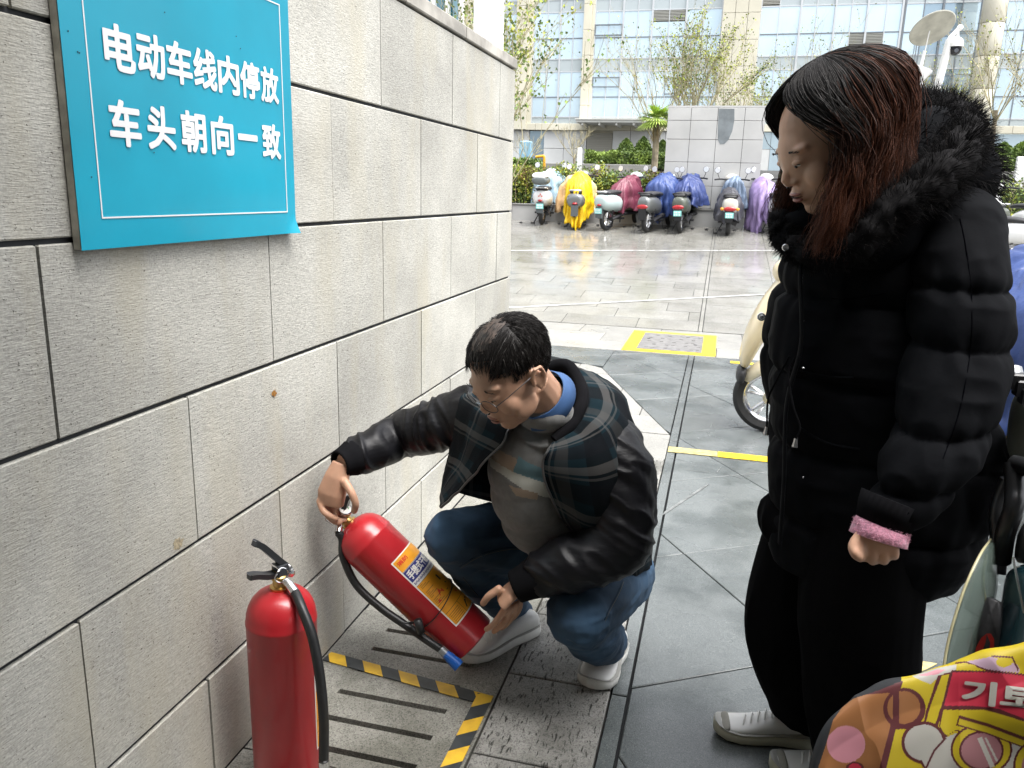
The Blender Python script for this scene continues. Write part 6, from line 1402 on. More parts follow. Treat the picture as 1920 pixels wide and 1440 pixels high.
# loosely closed fist below the cuff, thumb to the front
mb.tube(pl((1650, 985, 1.50), (1648, 1005, 1.495), (1644, 1025, 1.49)), [(.026, .020), (.036, .022), (.040, .022)], 16)
finger(mb, pl((1612, 1005, 1.475), (1600, 1022, 1.465), (1603, 1038, 1.455), (1613, 1046, 1.46)), .0105, .0088)
for k, (x, y) in enumerate(((1614, 1036), (1634, 1043), (1655, 1043), (1674, 1034))):
    finger(mb, pl((x, y-14, 1.470+.003*k), (x+1, y+2, 1.466+.003*k), (x+3, y+8, 1.482+.003*k), (x+5, y-2, 1.500+.002*k)), .0112-.0004*k, .0092-.0004*k)
mb.ell(at(1643, 1018, 1.478), (.038, .016, .026))
# far hand, in the pocket side
mb.ell(wrF+V(0, 0, -.05), (.03, .02, .045))
bodyW = blob('body', mb, M_SKINW, woman, voxel=.0034, smooth=5)
face_bits(HW, woman, False, mat('lip_woman', (0.34, 0.12, 0.10), rough=.38))

# coat
mb = MB()
R3 = lambda a: np.array(Matrix.Rotation(a, 3, 'Z'))
prof = [((1655, 440), 1.84, .13, .13), ((1662, 500), 1.86, .205, .165), ((1658, 580), 1.87, .232, .185), ((1650, 680), 1.86, .235, .185), ((1648, 780), 1.86, .225, .18), ((1648, 880), 1.86, .238, .19), ((1645, 960), 1.86, .245, .195), ((1625, 1030), 1.86, .225, .185), ((1612, 1062), 1.86, .20, .17)]
rings = []
for (px, py), Yy, rx, ry in prof:
    c = at(px, py, Yy); rings.append([c+V(rx*math.cos(a), ry*math.sin(a), 0) for a in np.linspace(0, 2*PI, 49)[:-1]])
mb.loft(rings); mb.ell(at(1790, 450, 1.76), (.085, .09, .08)); mb.ell(at(1800, 900, 1.84), (.10, .14, .16)); mb.ell(at(1560, 500, 1.98), (.10, .08, .09))
zs_seam = [at(1650, y, 1.86)[2] for y in (560, 700, 835, 965)]
def puff(co, no, zs=zs_seam, amp=.020, seed=51):
    z = co[:, 2]+.012*vnoise(co*5, seed); f = 0
    for s in zs: f = f-amp*np.exp(-np.abs(z-s)/.016)
    dmin = np.min([np.abs(z-s) for s in zs], axis=0); wr = vnoise(np.stack([co[:, 0]*42, co[:, 1]*42, z*6], 1), seed+1)*np.exp(-dmin/.05)*.007
    return f+wr+.010*vnoise(co*5.5, seed+2)+.0035*(1-2*np.abs(vnoise(co*V(15, 15, 24), seed+3)))
coat = blob('coat', mb, M_COAT, woman, voxel=.0065, smooth=5, disp=puff)
mb = MB(); P, R_ = spline([at(1778, 445, 1.78), at(1798, 560, 1.70), at(1792, 700, 1.64), at(1760, 820, 1.58), at(1712, 905, 1.53), at(1664, 962, 1.505)], 9, [.090, .094, .088, .084, .072, .048]); mb.tube(P, R_, 28); mb.ell(P[0], .095, nu=24, nv=14)
zs2 = [at(1800, y, 1.62)[2] for y in (545, 655, 790)]+[at(1700, 905, 1.53)[2]]
slv = blob('sleeve', mb, M_COAT, woman, voxel=.0055, smooth=4, disp=lambda c, n: puff(c, n, zs2, .018, 61))
mb = MB(); P, R_ = spline([at(1545, 480, 2.04), at(1500, 640, 2.10), at(1505, 800, 2.10), at(1490, 930, 2.04)], 9, [.09, .095, .085, .06]); mb.tube(P, R_, 24); mb.ell(P[0], .09); mb.ell(P[-1], .06)
blob('sleeve', mb, M_COAT, woman, voxel=.0065, smooth=4, disp=lambda c, n: puff(c, n, zs_seam, .015, 71))
M_SEAMB = mat('coat_seam', (0.002, 0.002, 0.003), rough=1, spec=0)
hit_line(slv, ((1800, 410), (1812, 470), (1822, 560), (1820, 650), (1806, 740), (1790, 800), (1768, 860)), .0012, M_SEAMB, 'seam', slv, .0)
hit_line(coat, ((1560, 560), (1600, 560), (1660, 550)), .0012, M_SEAMB, 'seam', coat, .0)
hit_line(coat, ((1500, 802), (1550, 830), (1612, 842)), .0028, M_COAT, 'pocket_welt', coat, .001)
for k_ in range(2): hit_line(coat, ((1482, 690+k_*10), (1520, 700+k_*9), (1560, 706+k_*8), (1600, 708+k_*8)), .0022, M_COAT, 'waist_gather', coat, .0005)
# elastic cuff and pink knitted cuff
def ringcuff(pts, nm, m, rib=0.0015, k=60, parent=woman, fuzz=0):
    fr = frames([p[0] for p in pts]); rings = []
    for i, (c, ra, rb) in enumerate(pts): rings.append([c+(fr[i][1]*math.cos(2*PI*j/k)*(ra+(rib if j % 2 else -rib))+fr[i][2]*math.sin(2*PI*j/k)*(rb+(rib if j % 2 else -rib))) for j in range(k)])
    mb = MB(); mb.loft(rings, cap=False); o = mb.build(nm, m, parent, smooth=True, auto=False); s = o.modifiers.new('s', 'SOLIDIFY'); s.thickness = .004; return o
c0, c1, c2 = at(1674, 938, 1.512), at(1654, 985, 1.50), at(1646, 1012, 1.492)
ringcuff([(c0, .056, .054), (c0*.5+c1*.5, .053, .050), (c1, .047, .042)], 'cuff', M_RIB)
M_PINK = mat('pink_knit', (0.85, 0.40, 0.54), rough=.95, var=.25, scale=120, bump=.8, bscale=260, bdist=.002, sheen=.5)
ringcuff([(c0*.4+c1*.6, .045, .040), (c1, .0465, .0415), (c1*.45+c2*.55, .049, .044), (c2, .050, .045), (c2+(c2-c1)*.05, .047, .042)], 'pink_cuff', M_PINK, .0016)
cur = []
for k in range(1400):
    a = random.uniform(0, 2*PI); tt = random.uniform(0, 1); fr = frames([c1, c2])[0]; c = c1*(1-tt)+c2*tt; d = fr[1]*math.cos(a)+fr[2]*math.sin(a); p = c+d*.048; cur.append([p, p+d*.0018+V(0, 0, random.uniform(-.001, .001)), p+d*.0026+V(random.gauss(0, .0014), random.gauss(0, .0014), random.gauss(0, .0014))])
strands('pink_fuzz', cur, .0004, [M_PINK], woman)
# zip, storm flap, drawcords with steel ends, pocket, seam
mb = MB(); P = spline([at(1503, 470, 1.70), at(1500, 520, 1.68), at(1503, 600, 1.675), at(1500, 660, 1.70), at(1475, 760, 1.72), at(1470, 900, 1.70), at(1462, 1020, 1.70)], 8); mb.tube(P, [(.004, .013)]*len(P), 8); mb.build('storm_flap', M_COAT, coat, smooth=True)
for pts, nm in ((((1492, 668, 1.70), (1478, 700, 1.69), (1487, 760, 1.665), (1500, 800, 1.655), (1493, 822, 1.655)), 'drawcord'), (((1480, 668, 1.70), (1455, 715, 1.71), (1440, 750, 1.72), (1438, 800, 1.72)), 'drawcord')):
    P = spline(pl(*pts), 6); mb = MB(); mb.tube(P, .0022, 6); dcord = mb.build(nm, M_RIB, coat, smooth=True)
    e = P[-1]; mb = MB(); mb.tube([e, e+V(-.001, 0, -.018)], [.0035, .0062], 10); mb.build('cord_end', M_CHROME, dcord, smooth=True)
mb = MB(); e = at(1504, 512, 1.675); mb.tube([e, e+V(.003, -.002, -.04)], [(.002, .0045), (.0012, .002)], 8); mb.build('zip_pull', M_CHROME, coat, smooth=True)
mb = MB(); e = at(1473, 464, 1.66); mb.lathe([(.002, .004), (.006, .003), (.007, 0)], e, n=14, R=np.array(Matrix.Rotation(math.radians(90), 3, 'X'))); mb.build('snap', M_CHROME, coat, smooth=True)
for yy in (602, 690, 895):
    mb = MB(); mb.ell(at(1506, yy, 1.672), (.002, .002, .002), nu=8, nv=6); mb.build('snap', M_CHROME, coat)

# hood with fur
hood_c = at(1735, 315, 1.86)
mb = MB()
for (px, py, Yy, r) in ((1730, 290, 1.88, .115), (1690, 330, 1.86, .13), (1620, 400, 1.84, .13), (1560, 440, 1.84, .10), (1770, 330, 1.86, .105), (1700, 400, 1.80, .12), (1500, 440, 1.80, .06), (1640, 440, 1.74, .09)): mb.ell(at(px, py, Yy), (r, r*.9, r*.85), nu=20, nv=14)
hood = blob('hood', mb, M_COAT, woman, voxel=.007, smooth=8)
rim = spline(pl((1462, 432, 1.76), (1500, 470, 1.70), (1585, 470, 1.66), (1670, 400, 1.66), (1760, 330, 1.70), (1810, 262, 1.80), (1790, 222, 1.92), (1730, 205, 2.0), (1690, 215, 2.02)), 14)
rim2 = spline(pl((1462, 432, 1.76), (1470, 400, 1.86), (1490, 380, 1.95)), 10)
cur = []; rad_ = []
allr = [(rim, 21000), (rim2, 3000)]
for rm, cnt in allr:
    fr = frames(rm)
    for k in range(cnt):
        i = random.randrange(len(rm)-1); fs_ = .55+.45*min(1, i/(len(rm)*.5)) if cnt > 9000 else .5; tt = random.random(); c = rm[i]*(1-tt)+rm[i+1]*tt; t_, u_, w_ = fr[i]; a = random.uniform(0, 2*PI); d = u_*math.cos(a)+w_*math.sin(a)
        L_ = fs_*random.uniform(.018, .040)*(1 if random.random() < .9 else 1.2); p = c+d*random.uniform(.010, .034)*fs_; b_ = V(random.gauss(0, .35), random.gauss(0, .35), random.gauss(0, .35)-.3)+t_*.45
        d2 = d+b_*.35; d2 /= np.linalg.norm(d2); q = p+d2*L_*.5; d3 = d2+b_*.45; d3 /= np.linalg.norm(d3); cur.append([p, p+d2*L_*.25, q, q+d3*L_*.25, q+d3*L_*.5]); rad_.append(random.uniform(.0004, .0009))
M_FUR = mat('black_fur', (0.007, 0.0065, 0.007), rough=.85, spec=.15); M_FURB = mat('brown_fur_tip', (0.03, 0.024, 0.02), rough=.8, spec=.2)
strands('fur_trim', cur, rad_, [M_FUR, M_FURB], woman, tmat=(rng.uniform(size=(len(cur), 1)) > .96)*np.ones((1, 4), dtype=int))
mb = MB(); 
for rm, c_ in allr: mb.tube(rm, [.040*(.55+.45*min(1, i/(len(rm)*.5)) if c_ > 9000 else .5) for i in range(len(rm))], 12); mb.ell(rm[0], .02); mb.ell(rm[-1], .038 if c_ > 9000 else .02)
blob('fur_base', mb, M_FUR, woman, voxel=.008, smooth=2, disp=lambda c, n: .010*vnoise(c*38, 5)+.006*vnoise(c*90, 6))
cur = []
me = hood.data; n = len(me.vertices); idx = rng.integers(0, n, 5200)
for i in idx:
    v = me.vertices[int(i)]; p = np.array(v.co); nn = np.array(v.normal)
    if p[2] < at(1700, 400, 1.8)[2]: continue
    d = nn+rng.normal(0, .35, 3)+V(.25, 0, -.35); d /= np.linalg.norm(d); L_ = random.uniform(.02, .04); cur.append([p-nn*.004, p+d*L_*.4, p+d*L_*.75+V(0, 0, -.003), p+d*L_+V(0, 0, -.008)])
strands('hood_fur', cur, .0009, [M_FUR], woman)

# hair: dark shell and long wavy locks, auburn towards the ends, rim light painted in at the back
HWi = HW.inverted(); hc = np.array(HW @ Vector((0, -.012, .035)))
fdir = V(-.80, -.34, 0); fdir /= np.linalg.norm(fdir); sdir = V(-fdir[1], fdir[0], 0)      # sdir: towards her right (far) side or left?
if np.dot(sdir, V(0, -1, 0)) < 0: sdir = -sdir                                              # near side
mb = MB(); mb.M = HW; mb.ell((0, -.040, .045), (.088, .115, .086), nu=32, nv=24); mb.M = None
mb.tube(spline([at(1640, 270, 1.76), at(1650, 330, 1.76), at(1620, 400, 1.74)], 6), .062, 16); mb.tube(spline([at(1598, 250, 1.70), at(1600, 330, 1.685), at(1578, 410, 1.68), at(1555, 450, 1.67)], 6), [.03]*6+[.027]*6+[.018]*7, 12)
def keep_face(co, no):
    L = np.array([tuple(HWi @ Vector(c)) for c in co]); k = (L[:, 1] > .0) & (L[:, 2] < .115) & (L[:, 2] > -.12); out = co.copy()
    for i in np.nonzero(k)[0]:
        l = L[i]; q = V(l[0]/.072, (l[1]+.018)/.092, (l[2]-.035)/.082); n_ = np.linalg.norm(q)
        if n_ > .9 and abs(l[0]) < .09 and l[2] > -.02: q = q/n_*.9; out[i] = np.array(HW @ Vector((q[0]*.072, q[1]*.092-.018, q[2]*.082+.035)))
    return out
hs_ = blob('hair_mass', mb, M_HAIRB, woman, voxel=.005, smooth=3, disp=keep_face, disp2=lambda c, n: .004*vnoise(c*V(60, 60, 12), 8))
def hair_strand(al, r0, layer, Lh, sw):
    """al: azimuth round the head from the face, near side positive"""
    K = 16; pts = []; crown = V(0, -.03, .138)+V(*(rng.normal(0, .012, 2).tolist()), 0)
    return crown
cur = []; NS = 6500; mid = []
for k in range(NS):
    al = random.uniform(-PI, PI); lay = random.uniform(0, .022)
    if random.random() < .25: al = random.uniform(.7, 1.7)
    # local path on the inflated skull, starting near the parting
    aw = al; 
    if abs(aw) < 1.15: aw = math.copysign(1.08+abs(aw)*.2, aw)
    P_ = []
    ex, ey, ez = .086+lay, .124+lay*1.4, .092+lay*.8; K1 = 9
    th0 = random.uniform(.03, .55)
    for i in range(K1):
        s = i/(K1-1); th_ = th0+(1.75-th0)*s; aa = al*(1-s)**1.2+aw*(1-(1-s)**1.2)
        P_.append(V(ex*math.sin(th_)*math.sin(aa)*-1, -.042+ey*math.sin(th_)*math.cos(aa), .045+ez*math.cos(th_)))
    Wp = [np.array(HW @ Vector(p)) for p in P_]
    L_ = random.uniform(.10, .24); 
    if aw < 0 and abs(aw) < 1.7: L_ = random.uniform(.12, .22)
    K2 = 12; p = Wp[-1]; d = Wp[-1]-Wp[-2]; d /= np.linalg.norm(d); ph = random.uniform(0, 6.28); fq = random.uniform(22, 38); ampw = random.uniform(.004, .013)
    tgt = at(1556, 470, 1.66) if al > 0 else at(1462, 430, 1.86)
    q = p.copy(); base_pts = []
    for i in range(K2):
        s = (i+1)/K2; g_ = V(0, 0, -1); pull = V(0, 0, 0)
        if .5 < aw < 2.2 or -2.0 < aw < -.5:
            pull = (tgt-q)*V(1, 1, 0)*(2.6 if al > 0 else 7)*s
        d = d*.72+g_*.35+pull*.5; d /= np.linalg.norm(d); q = q+d*(L_/K2)
        base_pts.append(q+fdir*ampw*math.sin(fq*L_*s*1.8+ph)*s+sdir*ampw*math.cos(fq*L_*s*1.5+ph)*s)
    if len(base_pts): cur.append(Wp+base_pts)
cur = np.array(cur); NK = cur.shape[1]
sw_ = np.clip((np.arange(NK)-1)/9, 0, 1)[None, :, None]; flat_ = cur.reshape(-1, 3)
cur = cur+(np.stack([vnoise(flat_*V(30, 30, 14), 91), vnoise(flat_*V(30, 30, 14)+7, 92), 0*flat_[:, 0]], 1)*.011+np.stack([vnoise(flat_*V(70, 70, 30), 93), vnoise(flat_*V(70, 70, 30)+7, 94), 0*flat_[:, 0]], 1)*.004).reshape(cur.shape)*sw_+rng.normal(0, 1, (len(cur), 1, 3))*.004*sw_**2
# keep locks out of the face opening
loc = np.einsum('ij,nkj->nki', np.array(HWi.to_3x3()), cur-np.array(HW.translation)); bad = ((np.abs(loc[..., 0]) < .050) & (loc[..., 1] > .060) & (loc[..., 2] < .055)).sum(1) > 1
bad |= ((loc[..., 0] > -.066) & (loc[..., 0] < 0) & (loc[..., 1] > .040) & (loc[..., 2] < .05) & (loc[..., 2] > -.1)).sum(1) > 1
cur = cur[~bad]
seg = np.arange(NK-1)[None, :]+rng.normal(0, 2.0, (len(cur), 1)); tm = np.where(seg < 8, 0, np.where(seg < 12.5, 1, 2)); tm = np.where(rng.uniform(size=(len(cur), 1)) < .30, np.minimum(tm, 1), tm)
rim_back = (cur[:, 6, 0] > hc[0]+.03)[:, None]; tm = np.where(rim_back & (seg > 3.5), np.where(rng.uniform(size=(len(cur), 1)) < .45, 2, 1), tm)  # back locks coloured warmer to imitate rim light
fly = rng.uniform(size=len(cur)) < .05; cur[fly] += (rng.normal(0, .016, (fly.sum(), 1, 3))*sw_)
ex_l = []; tm_l = []
for k in range(1100):
    if k < 520: ctl = [(1504, 250, 1.87), (1484, 320, 1.86), (1468, 385, 1.845), (1474, 440, 1.83), (1490, 468, 1.80)]; sp_w = .012
    else: ctl = [(1590, 215, 1.655), (1588, 300, 1.645), (1572, 370, 1.64), (1552, 430, 1.635), (1540, 478, 1.63)]; sp_w = .013
    cut = random.uniform(.6, 1.05); off = rng.normal(0, sp_w, 3)*V(1, .8, .6); P_ = spline([at(*c) for c in ctl], 7); n_ = len(P_); ph = random.uniform(0, 6.28); a_ = random.uniform(.002, .007)
    pts_ = [P_[min(n_-1, int(i*cut*(n_-1)/(NK-1)))]*1.0 for i in range(NK)]
    idx_ = np.linspace(0, (n_-1)*min(cut, 1), NK); lo_i = np.floor(idx_).astype(int).clip(0, n_-2); fr_i = (idx_-lo_i)[:, None]; PA = np.array(P_); pts_ = PA[lo_i]*(1-fr_i)+PA[lo_i+1]*fr_i
    s_ = np.linspace(0, 1, NK)[:, None]; pts_ = pts_+off*(.5+.7*s_)+V(1, .4, 0)*a_*np.sin(9*s_+ph)+rng.normal(0, .0012, (NK, 3)); ex_l.append(pts_); tm_l.append(np.where(np.arange(NK-1) < (3 if k < 520 else 8), 1, random.choice((1, 2, 2))))
ex_l = np.array(ex_l); fl = ex_l.reshape(-1, 3); ex_l = ex_l+(np.stack([vnoise(fl*V(40, 40, 22), 81), vnoise(fl*V(40, 40, 22), 82), 0*fl[:, 0]], 1)*.006).reshape(ex_l.shape)
cur = np.concatenate([cur, ex_l]); tm = np.concatenate([tm, np.array(tm_l)])
strands('hair', cur, .00085, [M_HAIRB, M_HAIRM, M_HAIRR], woman, n=3, tmat=tm)

# trousers
mb = MB()
def wl_(pts, r): P, R_ = spline(pts, 8, r); mb.tube(P, R_, 26)
wl_([hiN+V(0, 0, .03), knN+V(.02, 0, .02), anN+V(.02, 0, .02), anN+V(.02, 0, -.035)], [.135, .125, .115, .112]); wl_([hiF+V(0, 0, .03), knF+V(-.005, 0, .02), anF+V(-.035, 0, .06), anF+V(-.035, 0, .0)], [.12, .108, .104, .102])
mb.ell((hiN+hiF)/2, (.19, .16, .12))
def tr_d(co, no):
    return .006*(1-2*np.abs(vnoise(co*V(16, 16, 3), 5)))+.008*vnoise(co*V(5, 5, 4), 6)
blob('trousers', mb, M_TROU, woman, voxel=.007, smooth=4, disp=tr_d)
M_SUEDE = mat('grey_suede', (0.22, 0.215, 0.185), rough=.85, var=.15, scale=30, bump=.3, bscale=300, bdist=.0006); M_SOLEC = mat('cream_sole', (0.42, 0.41, 0.32), rough=.6, var=.12, scale=20); M_TRW = mat('trainer_white', (0.62, 0.62, 0.60), rough=.45, var=.05, scale=20)
shoe(woman, (.365, 2.045, .002), (.092, 2.015, .002), .046, .088, M_TRW, M_SOLEC, .034, 'trainer', toecap=M_SUEDE)
shoe(woman, (.50, 1.93, .002), (.235, 1.895, .002), .046, .088, M_TRW, M_SOLEC, .034, 'trainer', toecap=M_SUEDE)

# ================================================================== NEAR RIGHT: dark electric scooter with printed wind quilt
dk = thing('parked_scooter', 'dark teal scooter with tubular guard and clear wind screen at the right edge', 'scooter', (1.05, 1.6, 0))
M_TEAL = mat('teal_gloss', (0.010, 0.035, 0.045), rough=.18, coat=.6, bump=.02, bscale=4); M_OLIVE = mat('olive_plastic', (0.20, 0.22, 0.19), rough=.42, var=.08, scale=3); M_TUBE = mat('guard_tube', (0.03, 0.031, 0.033), rough=.28, metal=.3)
mb = MB(); mb.loft([[at(*p) for p in r_] for r_ in (
    [(1895, 722, 1.72), (1925, 700, 1.66), (1990, 700, 1.70), (2060, 740, 1.80), (2000, 740, 1.9), (1920, 735, 1.85)],
    [(1880, 770, 1.72), (1930, 740, 1.62), (2010, 740, 1.66), (2080, 800, 1.80), (2010, 800, 1.92), (1905, 790, 1.86)],
    [(1872, 830, 1.72), (1920, 840, 1.62), (2010, 860, 1.66), (2080, 880, 1.80), (2010, 880, 1.92), (1900, 850, 1.86)],
    [(1888, 875, 1.73), (1925, 890, 1.64), (2010, 920, 1.68), (2070, 930, 1.80), (2010, 930, 1.90), (1910, 890, 1.84)])]); mb.build('leg_shield', M_OLIVE, dk, smooth=True, sub=2, auto=False)
mb = MB(); P = pl((1900, 690, 1.66), (1906, 712, 1.64), (1925, 740, 1.62), (1960, 765, 1.60)); mb.tube(P, [(.016, .010)]*4, 10); mb.build('clamp_band', mat('clamp_grey', (0.25, 0.26, 0.27), rough=.35, metal=.4), dk, smooth=True)
for k in range(3):
    a = P[1]*(1-k*.45)+P[2]*k*.45 if k < 2 else P[2]; mb = MB(); mb.bevbox((a[0]-.012, a[1]-.02, a[2]-.018), (a[0]+.012, a[1]+.008, a[2]+.014), .003); mb.build('buckle', M_BLACK, dk)
for pts in (((1893, 900, 1.66), (1880, 930, 1.66), (1872, 965, 1.65), (1874, 1010, 1.64), (1868, 1075, 1.62)), ((1900, 870, 1.60), (1903, 920, 1.57), (1900, 955, 1.55), (1885, 1000, 1.56), (1878, 1050, 1.58)), ((1903, 870, 1.60), (1935, 880, 1.56), (1960, 900, 1.52))):
    mb = MB(); mb.tube(spline(pl(*pts), 6), .017, 14); mb.build('guard_tube', M_TUBE, dk, smooth=True)
mb = MB(); mb.loft([[at(*p) for p in r_] for r_ in (
    [(1875, 1055, 1.56), (1925, 1040, 1.46), (1990, 1050, 1.5), (1990, 1060, 1.7), (1900, 1060, 1.66)],
    [(1866, 1110, 1.55), (1925, 1110, 1.42), (2010, 1110, 1.46), (2010, 1110, 1.7), (1890, 1110, 1.66)],
    [(1845, 1180, 1.53), (1925, 1190, 1.38), (2020, 1190, 1.42), (2020, 1190, 1.7), (1880, 1180, 1.64)],
    [(1810, 1260, 1.50), (1900, 1290, 1.34), (2020, 1290, 1.38), (2020, 1280, 1.7), (1860, 1260, 1.62)],
    [(1800, 1420, 1.48), (1900, 1440, 1.34), (2020, 1440, 1.38), (2020, 1430, 1.7), (1860, 1420, 1.62)])]); bs = mb.build('body_shell', M_TEAL, dk, smooth=True, sub=2, auto=False)
mb = MB(); mb.tube(spline(pl((1900, 1045, 1.46), (1908, 1090, 1.435), (1920, 1150, 1.41)), 5), .0022, 5); mb.build('trim_line', M_CHROME, bs, smooth=True)
mb = MB(); mb.loft([[at(*p) for p in r_] for r_ in ([(1905, 970, 1.52), (1960, 960, 1.50), (1960, 965, 1.7), (1915, 975, 1.7)], [(1888, 1030, 1.53), (1960, 1035, 1.48), (1960, 1030, 1.7), (1910, 1030, 1.7)], [(1880, 1060, 1.55), (1960, 1065, 1.48), (1960, 1060, 1.7), (1910, 1060, 1.7)])]); mb.build('inner_panel', M_SEATB, dk, smooth=True, sub=1, auto=False)
c = at(1845, 1205, 1.44); M_DEC = mat('decal_red', (0.42, 0.02, 0.015), rough=.4)
mb = MB()
def blobpoly(px, py, Yd): return at(px, py, Yd)
mb._add(pl((1826, 1236, 1.452), (1830, 1214, 1.452), (1840, 1196, 1.452), (1850, 1188, 1.452), (1848, 1204, 1.452), (1843, 1218, 1.452), (1842, 1236, 1.452)), [tuple(range(7))]); mb._add(pl((1850, 1188, 1.450), (1858, 1188, 1.450), (1864, 1198, 1.450), (1864, 1218, 1.450), (1860, 1234, 1.450), (1853, 1226, 1.450), (1857, 1206, 1.450)), [tuple(range(7))])
mb2 = MB(); mb2.loft([[at(*p) for p in r_] for r_ in ([(1850, 1120, 1.48), (1872, 1130, 1.46), (1880, 1130, 1.5), (1860, 1120, 1.52)], [(1820, 1200, 1.465), (1872, 1200, 1.455), (1885, 1200, 1.5), (1830, 1200, 1.5)], [(1800, 1290, 1.46), (1872, 1290, 1.45), (1885, 1290, 1.5), (1810, 1290, 1.5)])]); sp_ = mb2.build('side_panel', M_SEATB, dk, smooth=True, auto=False)
mb.build('red_decal', M_DEC, sp_)
# clear, slightly green wind screen with a yellowed rim
M_SCR = mat('clear_screen', (0.17, 0.22, 0.19), rough=.12, trans=.45, ior=1.2, bump=.05, bscale=9); M_SCR.node_tree.nodes['Principled BSDF'].inputs['Alpha'].default_value = .72
Lft = pl((1858, 1012, 1.56), (1838, 1040, 1.50), (1812, 1095, 1.45), (1790, 1160, 1.42), (1776, 1215, 1.40), (1768, 1270, 1.38), (1764, 1330, 1.37)); Rgt = pl((1866, 1010, 1.60), (1868, 1060, 1.58), (1866, 1110, 1.55), (1850, 1165, 1.52), (1836, 1220, 1.50), (1822, 1270, 1.49), (1815, 1330, 1.48))
Ls = spline(Lft, 5); Rs = spline(Rgt, 5); rings = []
for a, b in zip(Ls, Rs): rings.append([a*(1-t)+b*t+V(-.25, -.9, 0)*.030*math.sin(PI*t) for t in np.linspace(0, 1, 12)])
mb = MB(); mb.loft(rings, closed=False, cap=False); o = mb.build('wind_screen', M_SCR, dk, smooth=True, auto=False); s = o.modifiers.new('s', 'SOLIDIFY'); s.thickness = .003
mb = MB(); mb.tube(Ls, .0028, 6); mb.build('screen_rim', mat('rim_clear', (0.55, 0.50, 0.30), rough=.15), o, smooth=True, auto=False)
mb = MB(); mb.tube(spline(pl((1848, 1040, 1.52), (1842, 1080, 1.49), (1846, 1120, 1.49), (1856, 1150, 1.5)), 5), .0026, 5); mb.build('yellow_edge', mat('yellowed', (0.5, 0.38, 0.10), rough=.3), o, smooth=True)
wheel(dk, 0, .22, .05).location = (.35, .5, 0)

# printed wind quilt hanging over the handlebar, closest to the photographer
qt = thing('wind_quilt', 'padded scooter wind quilt printed with brown, yellow, pink and red shapes and Korean lettering', 'quilt', tuple(at(1720, 1440, 1.0)))
TOP = [(1500, 1470, 1.00), (1512, 1420, 1.01), (1545, 1350, 1.03), (1610, 1298, 1.06), (1700, 1262, 1.09), (1800, 1240, 1.12), (1930, 1200, 1.14), (2060, 1190, 1.16)]
rowsq = []
tops = spline(pl(*TOP), 14); NQ = 340
for tpt in tops:
    col_ = []
    for j in range(NQ+1):
        v = j/NQ; d = V(.05, -.55, 0); col_.append(tpt+V(.05, -.34, 0)*(.10*math.sin(min(v*3.4, 1)*PI/2)+v*.28)+V(0, 0, -.50*v**1.25-.0)+V(0, 0, .012*math.sin(min(v*8, 1)*PI)))
    rowsq.append(col_)
Q = np.array(rowsq); q2 = []
for j in range(NQ+1): q2.append(spline(list(Q[::7, j]), 60))
Q = np.array(q2).transpose(1, 0, 2); nu_, nv_ = Q.shape[:2]
P = Q.reshape(-1, 3); du = np.gradient(Q, axis=0); dv = np.gradient(Q, axis=1); nq = np.cross(du, dv); nq /= np.linalg.norm(nq, axis=2, keepdims=True)+1e-9
if np.dot(nq[nu_//2, nv_//3], EYE-Q[nu_//2, nv_//3]) < 0: nq = -nq
Q = Q+nq*((.006*vfbm(P*V(9, 9, 9), 3, 13)+.0035*(1-2*np.abs(vnoise(P*V(20, 12, 8), 14)))).reshape(nu_, nv_)[..., None])
mb = MB(); mb.loft([list(r) for r in Q], closed=False, cap=False)
QM = [mat('print_brown', (0.36, 0.15, 0.05), rough=.5, bump=.15, bscale=700, bdist=.0004), mat('print_maroon', (0.11, 0.02, 0.022), rough=.5), mat('print_yellow', (0.58, 0.44, 0.015), rough=.5), mat('print_pink', (0.66, 0.28, 0.33), rough=.5), mat('print_red', (0.55, 0.03, 0.06), rough=.5), mat('print_cream', (0.52, 0.50, 0.44), rough=.5), mat('print_lilac', (0.50, 0.34, 0.42), rough=.5), mat('quilt_edge', (0.03, 0.032, 0.035), rough=.8), mat('print_rose', (0.36, 0.16, 0.17), rough=.5)]
quilt = mb.build('quilt_face', QM, qt, smooth=True, auto=False); s = quilt.modifiers.new('s', 'SOLIDIFY'); s.thickness = .012; s.offset = -1
qo = at(1720, 1340, 1.0); qn = EYE-qo; qn /= np.linalg.norm(qn); qx = np.cross(V(0, 0, 1), qn); qx /= np.linalg.norm(qx); qy = np.cross(qn, qx)
